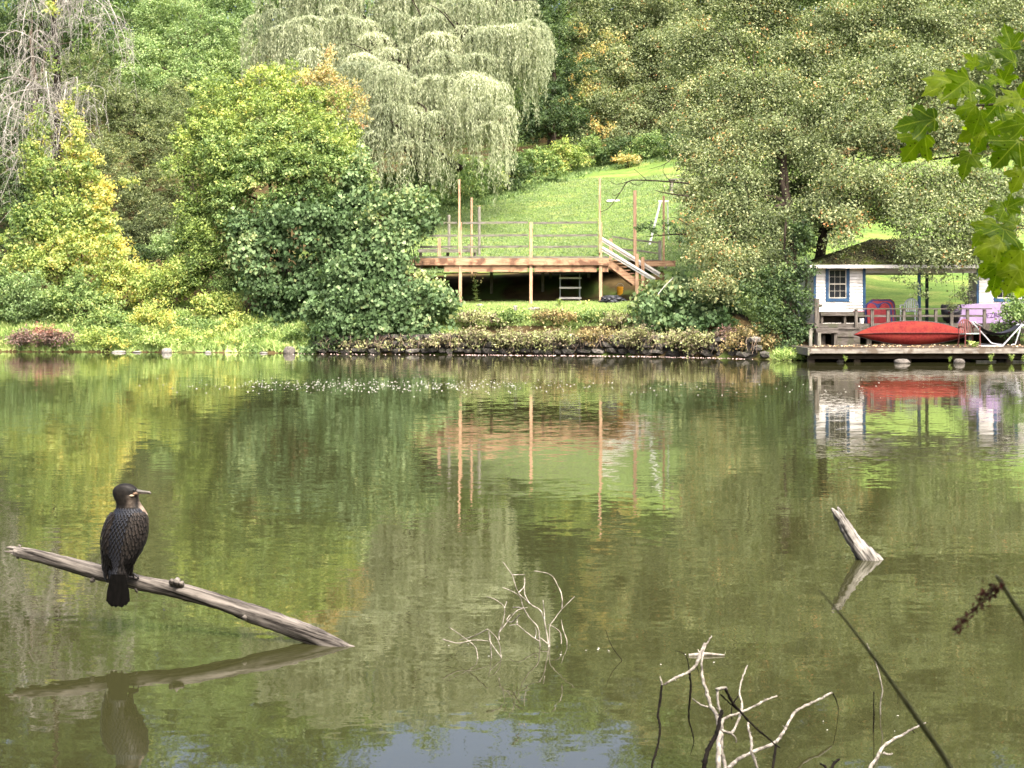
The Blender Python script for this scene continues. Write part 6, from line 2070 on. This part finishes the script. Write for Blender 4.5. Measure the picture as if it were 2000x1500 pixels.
# ---------------------------------------------------------------- dead branches
def branch_thing(name, label, conv, lines, loc, cat='branch'):
    t = thing(name, label, cat, loc)
    for i, (pp, r0, r1, Y0, Y1, dark) in enumerate(lines):
        q = [conv(*p_) for p_ in pp]
        k = len(q) - 1
        w = [tuple(U(x, y, Y0 + (Y1 - Y0) * j / k)) for j, (x, y) in enumerate(q)]
        w = smooth_path(w, 7)
        m_ = len(w) - 1
        jit = random.Random(i)
        w = [Vector(p_) + Vector((jit.uniform(-1, 1), jit.uniform(-1, 1), jit.uniform(-1, 1))) * r0 * .18 for p_ in w]
        rad = [.88 * (r0 + (r1 - r0) * j / m_) * (1 + .16 * jit.uniform(-1, 1)) for j in range(m_ + 1)]
        mb = MB()
        mb.tube(w, rad, 9 if r0 > .004 else 6, .32, i)
        for s in range(2 if r0 > .004 else 0):            # little buds and snapped spurs
            j = jit.randint(2, m_ - 1)
            e = w[j] + Vector((jit.uniform(-1, 1), jit.uniform(-1, 1), jit.uniform(-.4, 1))).normalized() * rad[j] * 2.6
            mb.tube([w[j], w[j].lerp(e, .6), e], [rad[j] * .45, rad[j] * .35, rad[j] * .15], 5)
        mb.build('limb' if r0 > .006 else 'twig', STICKD if dark else STICK, t, smooth=True)
    return t


c8 = lambda x, y: (1240 + x / 5, 1200 + y / 5)
branch_thing('dead_branch', 'forked bleached dead branch rising from the water at the bottom', c8, [
    ([(790, 1900), (815, 1480), (815, 1300), (822, 1180), (800, 1000), (740, 890), (690, 720), (655, 560), (662, 400), (700, 290), (748, 215)], .0125, .0028, 5.15, 5.75, 0),
    ([(690, 290), (645, 370), (612, 470), (530, 560), (400, 620), (285, 685)], .0085, .0055, 5.74, 5.6, 0),
    ([(262, 690), (245, 850), (225, 980), (245, 1100), (230, 1250), (200, 1370), (165, 1500), (150, 1860)], .0055, .0045, 5.6, 5.35, 1),
    ([(268, 690), (258, 650), (245, 612)], .0055, .002, 5.6, 5.6, 0),
    ([(530, 560), (545, 700), (530, 900), (528, 1030), (560, 1150), (575, 1250), (542, 1370)], .0055, .0014, 5.66, 5.6, 1),
    ([(530, 545), (520, 470), (495, 400), (450, 370), (392, 356)], .0028, .0008, 5.66, 5.7, 1),
    ([(600, 500), (625, 570), (620, 600)], .0018, .0008, 5.7, 5.7, 1),
    ([(560, 820), (640, 880), (715, 905)], .003, .005, 5.62, 5.6, 0),
    ([(660, 1900), (680, 1500), (695, 1370), (760, 1240), (810, 1130), (830, 1010), (850, 935)], .011, .006, 5.05, 5.3, 1),
    ([(830, 950), (810, 850), (805, 725)], .0062, .005, 5.4, 5.45, 0),
    ([(800, 735), (845, 722), (895, 718)], .0068, .0068, 5.44, 5.46, 0),
    ([(885, 730), (960, 870), (1030, 950), (1150, 1080), (1300, 1210), (1410, 1300)], .0058, .0034, 5.44, 5.5, 1),
    ([(835, 780), (930, 870), (1010, 940)], .0034, .0028, 5.46, 5.46, 1),
    ([(1378, 1280), (1362, 1400), (1345, 1520), (1330, 1860)], .0055, .005, 5.5, 5.35, 1),
    ([(840, 1400), (850, 1200), (850, 1060), (882, 1012), (1030, 960), (1180, 890), (1270, 840), (1385, 798)], .0078, .0035, 5.45, 5.7, 0),
    ([(855, 1135), (940, 1160), (990, 1080), (1035, 960), (1045, 860), (1020, 760), (1050, 620), (1100, 498)], .0064, .003, 5.45, 5.85, 0),
    ([(940, 1160), (985, 1210), (988, 1255)], .0045, .0022, 5.5, 5.5, 0),
    ([(1005, 800), (948, 900), (945, 1025)], .003, .0026, 5.8, 5.75, 1),
    ([(800, 1860), (850, 1560), (930, 1490), (1000, 1420), (1150, 1345), (1350, 1262), (1430, 1180), (1490, 1080), (1560, 960), (1650, 900), (1800, 830), (1925, 762)], .0088, .0056, 5.2, 6.4, 0),
    ([(1935, 775), (1968, 840), (1990, 935)], .0035, .002, 6.4, 6.56, 1),
    ([(1240, 1880), (1195, 1500), (1140, 1340), (1140, 1240), (1112, 1120), (1105, 1060)], .0062, .0045, 5.15, 5.4, 0),
    ([(860, 1700), (880, 1500), (850, 1330), (820, 1230)], .009, .006, 5.2, 5.35, 0)], Vector((U(1400, 1570, 5.3).x, 5.3, 0)))
c3_ = lambda x, y: (1240 + x / 2.6316, 950 + y / 2.6316)
branch_thing('dead_branch', 'grey stub of branch with a dark tip at the lower right corner', c3_, [
    ([(1170, 1640), (1205, 1460), (1240, 1400), (1285, 1330), (1380, 1275), (1440, 1240), (1492, 1213)], .0095, .0035, 5.2, 5.7, 0),
    ([(1275, 1370), (1300, 1378), (1326, 1374)], .0055, .003, 5.35, 5.35, 0),
    ([(1425, 1245), (1432, 1262), (1440, 1268)], .003, .0012, 5.6, 5.6, 1)], Vector((U(1690, 1570, 5.3).x, 5.3, 0)))
branch_thing('dead_branch', 'dark broken stick ends just showing at the bottom edge', c3_, [
    ([(985, 1600), (1010, 1450), (1048, 1402)], .008, .005, 5.2, 5.35, 1),
    ([(985, 1600), (985, 1455), (955, 1428)], .006, .004, 5.2, 5.3, 1)], Vector((U(1615, 1570, 5.3).x, 5.25, 0)))
for pp, r_, lab in (([(1262, 1172), (1262, 1110), (1272, 1045), (1245, 930), (1210, 850), (1192, 806)], .0042, 'slender pale twig standing in the water near the long blurred stem'),
                    ([(1226, 1262), (1228, 1160), (1228, 1055)], .0042, 'short dark upright twig left of the slender pale twig'),
                    ([(1353, 1090), (1350, 1062)], .003, 'tiny dark twig tip poking out right of the slender pale twig')):
    x0_, y0_ = c3_(*pp[0])
    Yt = H * F / (y0_ - HZ)
    pp = [(pp[0][0], pp[0][1] + 14)] + pp
    branch_thing('water_twig', lab, c3_, [(pp, r_, r_ * .55, Yt, Yt, 'dark' in lab)], Vector((U(x0_, y0_, Yt).x, Yt, 0)), 'twig')
c7 = lambda x, y: (850 + x / 4, 1050 + y / 4)
tl = [[(888, 870), (885, 835), (870, 740), (850, 640), (820, 570), (760, 530), (700, 480), (650, 430), (620, 350), (600, 290), (530, 190)], [(896, 870), (895, 840), (895, 700), (930, 640), (990, 560), (1090, 460)], [(990, 560), (990, 460), (960, 380), (900, 290), (775, 260)],
      [(822, 930), (820, 900), (815, 800), (800, 700), (740, 630), (690, 550), (660, 460), (580, 410), (525, 390)], [(522, 970), (515, 930), (500, 830), (470, 770), (410, 715)], [(518, 940), (430, 810), (420, 730)], [(410, 715), (300, 770), (190, 800)], [(502, 800), (500, 740), (530, 660), (540, 550), (480, 490), (400, 460)], [(540, 550), (560, 500)],
      [(500, 740), (570, 650), (640, 570), (720, 545)], [(815, 810), (780, 790), (700, 730), (640, 680), (580, 690)], [(1008, 960), (1005, 930), (1030, 820), (1000, 720), (985, 645)], [(986, 830), (985, 800), (975, 740), (930, 700), (880, 680)], [(335, 950), (330, 925), (310, 850), (210, 770), (110, 700)], [(60, 795), (180, 825), (300, 800), (430, 810)],
      [(855, 640), (850, 560), (842, 490)], [(650, 430), (695, 380), (700, 310)], [(740, 520), (700, 440), (697, 320)], [(780, 790), (790, 740), (780, 700)], [(600, 290), (640, 290), (700, 290)], [(440, 960), (438, 900), (428, 760)], [(880, 830), (830, 790), (800, 780)], [(640, 680), (640, 640)], [(660, 600), (600, 660), (560, 640), (600, 590)], [(690, 550), (620, 545), (605, 550)]]
branch_thing('twig_cluster', 'delicate tangle of thin bleached twigs standing in the middle of the near water', c7, [(p_, .0048 if len(p_) > 6 else .0036, .002, 7.75 if p_[0][0] > 700 else 7.5, (7.75 if p_[0][0] > 700 else 7.5) + .12, 0) for p_ in tl], Vector((U(1070, 1260, 7.7).x, 7.7, 0)), 'twigs')
branch_thing('water_twig', 'single crooked dark twig in the water right of the twig tangle', c7, [([(1456, 960), (1450, 945), (1380, 850), (1330, 720)], .003, .0014, 7.45, 7.5, 1)], Vector((U(1213, 1286, 7.45).x, 7.45, 0)), 'twig')

# floating stick near the branch
a = U(1345, 1281, H * F / (1281 - HZ))
b = U(1415, 1279, H * F / (1281 - HZ))
a.z = b.z = .004
tag(MB().tube([a, a.lerp(b, .5) + Vector((0, .01, .004)), b], [.008, .009, .004], 7, .2, 3).build('floating_stick', STICK, None, at=a), 'short pale stick floating behind the tip of the forked branch', 'stick')

# ---------------------------------------------------------------- blurred stems close to the lens
STEMG = surf('grass_stem', lin('3a3c24'), lin('56583a'), (30, 30, 30), .7)
SEED = surf('seed_head', lin('2c1410'), lin('4a2218'), (60, 60, 60), .85)
YG = 1.9
st1 = thing('dry_stalk', 'long bare grass stem slanting across the lower right corner', 'stem', U(1900, 1560, YG - .1))
q = smooth_path([tuple(U(1600, 1152, YG)), tuple(U(1660, 1222, YG)), tuple(U(1740, 1330, YG)), tuple(U(1800, 1415, YG)), tuple(U(1862, 1508, YG)), tuple(U(1990, 1720, YG - .05)), (.9, 1.7, .2)], 4)
MB().tube(q, [.0009 + .0028 * min(1, j / 12) for j in range(len(q))], 7).build('stalk', STEMG, st1, smooth=True)
YR_ = 2.0
st2 = thing('reed_stem', 'reed with a drooping dark red seed head at the right edge', 'reed', U(2040, 1290, YR_))
q = smooth_path([tuple(U(1945, 1124, YR_)), tuple(U(1958, 1142, YR_)), tuple(U(1980, 1178, YR_)), tuple(U(2010, 1225, YR_)), tuple(U(2100, 1400, YR_)), (1.0, 1.95, .2)], 4)
MB().tube(q, [.0022 + .0012 * min(1, j / 10) for j in range(len(q))], 7).build('stalk', STEMG, st2, smooth=True)
g = np.random.default_rng(9)
ax = [(1957, 1140), (1946, 1150), (1930, 1160), (1912, 1178), (1902, 1190), (1890, 1202), (1880, 1214), (1869, 1228)]
P = []
for (x, y), n_, s_ in zip(ax, (14, 34, 40, 34, 14, 10, 26, 22), (4, 8, 11, 10, 4, 4, 7, 6)):
    for k in range(n_):
        P.append(tuple(U(x + g.normal() * s_ * .75, y + g.normal() * s_ * .75, YR_ + g.normal() * .006)))
P = np.array(P)
D = unit(np.array([[-.5, 0, -.8]]) + g.normal(size=P.shape) * .6)
hd = leaves_mesh('seed_head', blades(P, D, g.normal(size=P.shape), g.uniform(.006, .012, len(P)), g.uniform(.0025, .005, len(P))), g.random(len(P)), SEED, st2)
MB().tube(smooth_path([tuple(U(x, y, YR_)) for x, y in ax], 3), .0008, 5).build('seed_stalk', SEED, st2)


# ---------------------------------------------------------------- maple bough at the upper right
def maple_mat():
    m, nt, nodes, links, p = new_mat('maple_leaf')
    tc = nodes.new('ShaderNodeTexCoord')
    oi = nodes.new('ShaderNodeObjectInfo')
    r = ramp_node(nodes, [(0, lin('4a6410')), (.5, lin('627a14')), (1, lin('788820'))])
    links.new(oi.outputs['Random'], r.inputs['Fac'])
    vo = nodes.new('ShaderNodeTexVoronoi')
    vo.inputs['Scale'].default_value = 6.5
    links.new(tc.outputs['Object'], vo.inputs['Vector'])
    r2 = ramp_node(nodes, [(.13, (1, 1, 1, 1)), (.17, (0, 0, 0, 1))])
    links.new(vo.outputs['Distance'], r2.inputs['Fac'])
    mx = nodes.new('ShaderNodeMix')
    mx.data_type = 'RGBA'
    links.new(r2.outputs['Color'], mx.inputs['Factor'])
    links.new(r.outputs['Color'], mx.inputs['A'])
    mx.inputs['B'].default_value = lin('1c1a0c')
    sx = nodes.new('ShaderNodeSeparateXYZ')
    links.new(tc.outputs['Object'], sx.inputs[0])

    def mth(op, a, b=None):
        q = nodes.new('ShaderNodeMath')
        q.operation = op
        for k, v in enumerate((a, b)):
            if v is None: continue
            if isinstance(v, float): q.inputs[k].default_value = v
            else: links.new(v, q.inputs[k])
        return q.outputs[0]
    ax_abs = mth('ABSOLUTE', sx.outputs['X'])
    vein = None
    for deg in (90.0, 42.0, 5.0):
        dx_, dy_ = math.cos(math.radians(deg)), math.sin(math.radians(deg))
        dist = mth('ABSOLUTE', mth('SUBTRACT', mth('MULTIPLY', ax_abs, dy_), mth('MULTIPLY', sx.outputs['Y'], dx_)))
        v = mth('LESS_THAN', dist, .011)
        vein = v if vein is None else mth('MAXIMUM', vein, v)
    # side veins: slanting bars that meet the midrib
    side = mth('LESS_THAN', mth('FRACT', mth('MULTIPLY', mth('SUBTRACT', sx.outputs['Y'], mth('MULTIPLY', ax_abs, .9)), 9.0)), .07)
    vein = mth('MAXIMUM', vein, mth('MULTIPLY', side, .45))
    mv = nodes.new('ShaderNodeMix')
    mv.data_type = 'RGBA'
    links.new(vein, mv.inputs['Factor'])
    links.new(mx.outputs['Result'], mv.inputs['A'])
    mv.inputs['B'].default_value = lin('8f9c3c')
    nz = nodes.new('ShaderNodeTexNoise')
    nz.inputs['Scale'].default_value = 3.0
    nz.inputs['Detail'].default_value = 6
    links.new(tc.outputs['Object'], nz.inputs['Vector'])
    r3 = ramp_node(nodes, [(.3, (.72, .76, .7, 1)), (.7, (1.15, 1.12, 1.0, 1))])
    links.new(nz.outputs['Fac'], r3.inputs['Fac'])
    mu = nodes.new('ShaderNodeMix')
    mu.data_type = 'RGBA'
    mu.blend_type = 'MULTIPLY'
    mu.inputs['Factor'].default_value = 1
    links.new(mv.outputs['Result'], mu.inputs['A'])
    links.new(r3.outputs['Color'], mu.inputs['B'])
    links.new(mu.outputs['Result'], p.inputs['Base Color'])
    p.inputs['Roughness'].default_value = .4
    p.inputs['Specular IOR Level'].default_value = .1
    tr = nodes.new('ShaderNodeBsdfTranslucent')
    m2 = nodes.new('ShaderNodeMix')
    m2.data_type = 'RGBA'
    m2.blend_type = 'MULTIPLY'
    m2.inputs['Factor'].default_value = 1
    links.new(mu.outputs['Result'], m2.inputs['A'])
    m2.inputs['B'].default_value = (2.1, 2.2, .6, 1)
    links.new(m2.outputs['Result'], tr.inputs['Color'])
    ms = nodes.new('ShaderNodeMixShader')
    ms.inputs['Fac'].default_value = .68
    links.new(p.outputs['BSDF'], ms.inputs[1])
    links.new(tr.outputs['BSDF'], ms.inputs[2])
    links.new(ms.outputs['Shader'], nodes['Material Output'].inputs['Surface'])
    return m


MAPLE = maple_mat()
VEIN = surf('leaf_vein', lin('8f9a40'), lin('a5ab52'), (30, 30, 30), .6)
half = [(0, 0), (.10, -.07), (.26, -.08), (.40, -.02), (.37, .07), (.42, .14), (.34, .19), (.50, .26), (.55, .33), (.66, .40), (.58, .46), (.56, .53), (.46, .51), (.38, .55), (.26, .48), (.21, .53), (.24, .62), (.30, .70), (.21, .75), (.19, .83), (.10, .88), (.05, .95), (0, 1.04)]
outline = half + [(-x, y) for x, y in half[-2:0:-1]]


def maple_mesh(seed):
    g = random.Random(seed)
    c = (0, .34)
    cup, fold, twist = g.uniform(.1, .5), g.uniform(-.25, .35), g.uniform(-.4, .4)
    def zf(x, y):
        return -cup * ((x * x) + (y - .34) ** 2) + fold * abs(x) + twist * x * (y - .3) + .05 * math.sin(9 * x + seed) * math.sin(7 * y)
    V, Fc = [(c[0], c[1], zf(*c))], []
    n = len(outline)
    jit = [1 + g.uniform(-.04, .04) for _ in outline]
    for s in (.45, .78, 1.0):
        for (x, y), j in zip(outline, jit):
            k = s * (j if s == 1 else 1)
            X, Y_ = c[0] + (x - c[0]) * k, c[1] + (y - c[1]) * k
            V.append((X, Y_, zf(X, Y_)))
    Fc += [(0, 1 + k, 1 + (k + 1) % n) for k in range(n)]
    for r_ in range(2):
        Fc += [(1 + r_ * n + k, 1 + (r_ + 1) * n + k, 1 + (r_ + 1) * n + (k + 1) % n, 1 + r_ * n + (k + 1) % n) for k in range(n)]
    me = bpy.data.meshes.new('leaf')
    me.from_pydata(V, [], Fc)
    me.polygons.foreach_set('use_smooth', [True] * len(Fc))
    me.materials.append(MAPLE)
    return me


YM_ = 3.7
mp_ = thing('maple_tree', 'near maple whose bough of spotted yellow-green leaves hangs in at the upper right', 'tree', Vector((3.4, -1.2, gz1(3.4, -1.2))))
# the tree itself stands on the near bank behind the viewer; its crown spreads over the bank
mb = MB()
tp = limb_path(Vector((3.4, -1.2, .2)), Vector((2.6, -2.0, 8.5)), .05, 10, 5)
mb.tube(tp, [.24 - .018 * q for q in range(11)], 12, .2, 3)
for i, (e, j) in enumerate((((2.0, 3.6, 2.75), 3), ((2.1, 3.5, 2.15), 2), ((-1.5, 1.0, 5.5), 5), ((-3.5, -2.5, 6.5), 6), ((6.5, .5, 6), 5), ((1.0, 2.4, 7.5), 7), ((5.5, -4.5, 7), 7), ((0, -5, 6.5), 6))):
    q = limb_path(tp[j], e, .1, 7, 40 + i)
    mb.tube(q, [.075 * (1 - .9 * w_ / 7) for w_ in range(8)], 7, .15, i)
mb.build('trunk', BARK, mp_, smooth=True)
PV, PT = [], []
gq = np.random.default_rng(17)
n = 52000
cs = np.array([(-3.8, -.8, 5.6), (-1.2, .6, 6.2), (1.2, 1.2, 6.8), (3.6, .8, 7.0), (6.2, .4, 6.2), (-2, -3, 7), (1.5, -2.5, 8.6), (4.6, -2.8, 7.6), (-5.5, -3, 5.4), (7.8, -2.5, 5.6), (0, -5, 6.4), (4, -5.5, 6.2), (-6.5, .2, 4.6), (8.8, .3, 4.8)])
k_ = gq.integers(0, len(cs), n)
cs = cs - np.array([0, 1.6, 0])
P = cs[k_] + unit(gq.normal(size=(n, 3))) * np.array([1.7, 1.5, 1.2]) * gq.uniform(.5, 1, n)[:, None] ** .5
D = unit(gq.normal(size=(n, 3)) + np.array([0, 0, -.4]))
leaves_mesh('crown', blades(P, D, gq.normal(size=(n, 3)) * .5 + np.array([0, 0, 1]), np.full(n, .15), np.full(n, .13)), gq.normal(.5, .2, n), L_GREEN, mp_)
MTW = surf('maple_twig', lin('1c1712'), lin('352b22'), (40, 40, 40), .8)
for i, (pp, r0) in enumerate((([(2350, 40), (2150, 150), (2060, 180), (1995, 195), (1950, 203), (1912, 206), (1875, 212), (1850, 210)], .0042), ([(1922, 206), (1912, 225), (1905, 243)], .002), ([(1912, 206), (1900, 190), (1885, 165)], .0014), ([(2060, 180), (2010, 150), (1955, 152)], .0022),
                              ([(2350, 380), (2100, 470), (2040, 452), (1985, 438), (1962, 431)], .003), ([(2040, 452), (1990, 446), (1984, 462), (1979, 474)], .002), ([(1962, 431), (1945, 434), (1928, 441)], .001), ([(1905, 243), (1898, 262), (1893, 285)], .0009), ([(1850, 210), (1832, 222), (1826, 232)], .0009), ([(2150, 150), (2060, 60), (1995, 60)], .0026), ([(2100, 470), (2030, 520), (1990, 530)], .002), ([(1985, 438), (1972, 420), (1965, 408)], .001), ([(1979, 474), (1960, 488), (1950, 500)], .0009))):
    q = smooth_path([tuple(U(x, y, YM_ + .02 * i)) for x, y in pp], 5)
    MB().tube(q, [r0 * (1 - .55 * j / (len(q) - 1)) for j in range(len(q))], 6).build('twig', MTW, mp_, smooth=True)
lm = [maple_mesh(s) for s in range(9)]
# petiole end (px, py), tip direction on the picture in degrees, length in pixels, lean back, yaw of the blade
spots = [(1875, 160, 195, 86, 15, 0), (1885, 165, 165, 92, -25, 20), (1893, 155, 215, 78, 25, -15), (1826, 232, 188, 92, -38, 10), (1806, 262, 232, 78, 10, -10), (1896, 300, 246, 62, 20, 25), (1952, 152, 205, 50, 62, 10), (1975, 95, 100, 60, 20, 0), (1985, 120, 155, 66, 10, 15), (1998, 60, 170, 64, -10, 0),
         (1905, 205, 195, 52, 58, 0), (1898, 212, 220, 50, 48, 20), (1912, 238, 262, 50, 55, 0), (1935, 240, 240, 78, -10, 10), (1965, 232, 212, 74, 20, -10), (1985, 225, 255, 80, 5, 15), (1990, 275, 225, 86, 0, 0), (1975, 270, 250, 70, 25, -20), (1995, 190, 190, 66, 30, 10), (1880, 205, 215, 60, 20, 30), (1950, 200, 230, 60, 10, -20), (1935, 128, 150, 46, 20, 0), (1960, 160, 70, 44, 30, 0), (1905, 130, 130, 40, 15, 0),
         (1995, 160, 110, 70, 40, 0), (1985, 205, 80, 56, 50, 10), (1920, 250, 205, 60, 30, 0), (2000, 330, 240, 60, 15, 0), (1945, 185, 160, 54, 50, -10), (2005, 110, 200, 70, 45, 20), (2010, 240, 185, 70, 60, 0), (1915, 215, 255, 62, -5, -25),
         (1962, 408, 190, 50, 20, 0), (1966, 406, 30, 44, 35, 0), (1928, 441, 200, 62, 50, 0), (1945, 436, 222, 72, 0, 20), (1962, 445, 246, 78, 60, -10), (1955, 470, 205, 66, 5, 10), (1950, 500, 225, 62, 0, 0), (1965, 495, 258, 70, 20, -10), (1975, 480, 280, 66, 15, 25), (1948, 520, 262, 58, 5, 0), (1990, 525, 240, 66, 5, 15), (1985, 440, 150, 52, 40, 0), (1998, 455, 250, 66, 30, 0), (1995, 490, 225, 70, 10, -15), (1930, 450, 180, 44, 62, 10), (1940, 545, 285, 46, 25, 0), (2002, 540, 265, 60, 55, 0)]
gm = random.Random(6)
for i, (px, py, ang, ln, lean, yaw) in enumerate(spots):
    if i % 5 == 4 and i > 6: continue
    me = lm[(i * 4) % 9]
    o = bpy.data.objects.new('leaf', me)
    COL.objects.link(o)
    o.parent = mp_
    Yl = YM_ + gm.uniform(-.12, .14)
    s = ln * .84 / F * Yl
    a = math.radians(ang)
    d_ = Vector((math.cos(a), 0, math.sin(a)))
    ln_ = math.radians(lean)
    ax_ = Vector((0, -1, 0)).cross(d_)
    d3 = (d_ * math.cos(ln_ * .6) + Vector((0, gm.choice((-1, 1)) * math.sin(abs(ln_) * .6), 0))).normalized()
    n3 = (Vector((0, -1, 0)) * math.cos(math.radians(yaw)) + d_.cross(Vector((0, -1, 0))) * math.sin(math.radians(yaw)) + Vector((0, 0, .55)))
    n3 = (n3 - d3 * n3.dot(d3)).normalized()
    x3 = d3.cross(n3).normalized()
    M = Matrix((x3, d3, n3)).transposed().to_4x4()
    wide = s * 1.08
    o.matrix_local = Matrix.Translation(U(px, py, Yl) - org(mp_)) @ M @ Matrix.Diagonal((wide * .95, wide, wide, 1))
print('TRIANGLES', TRI[0])
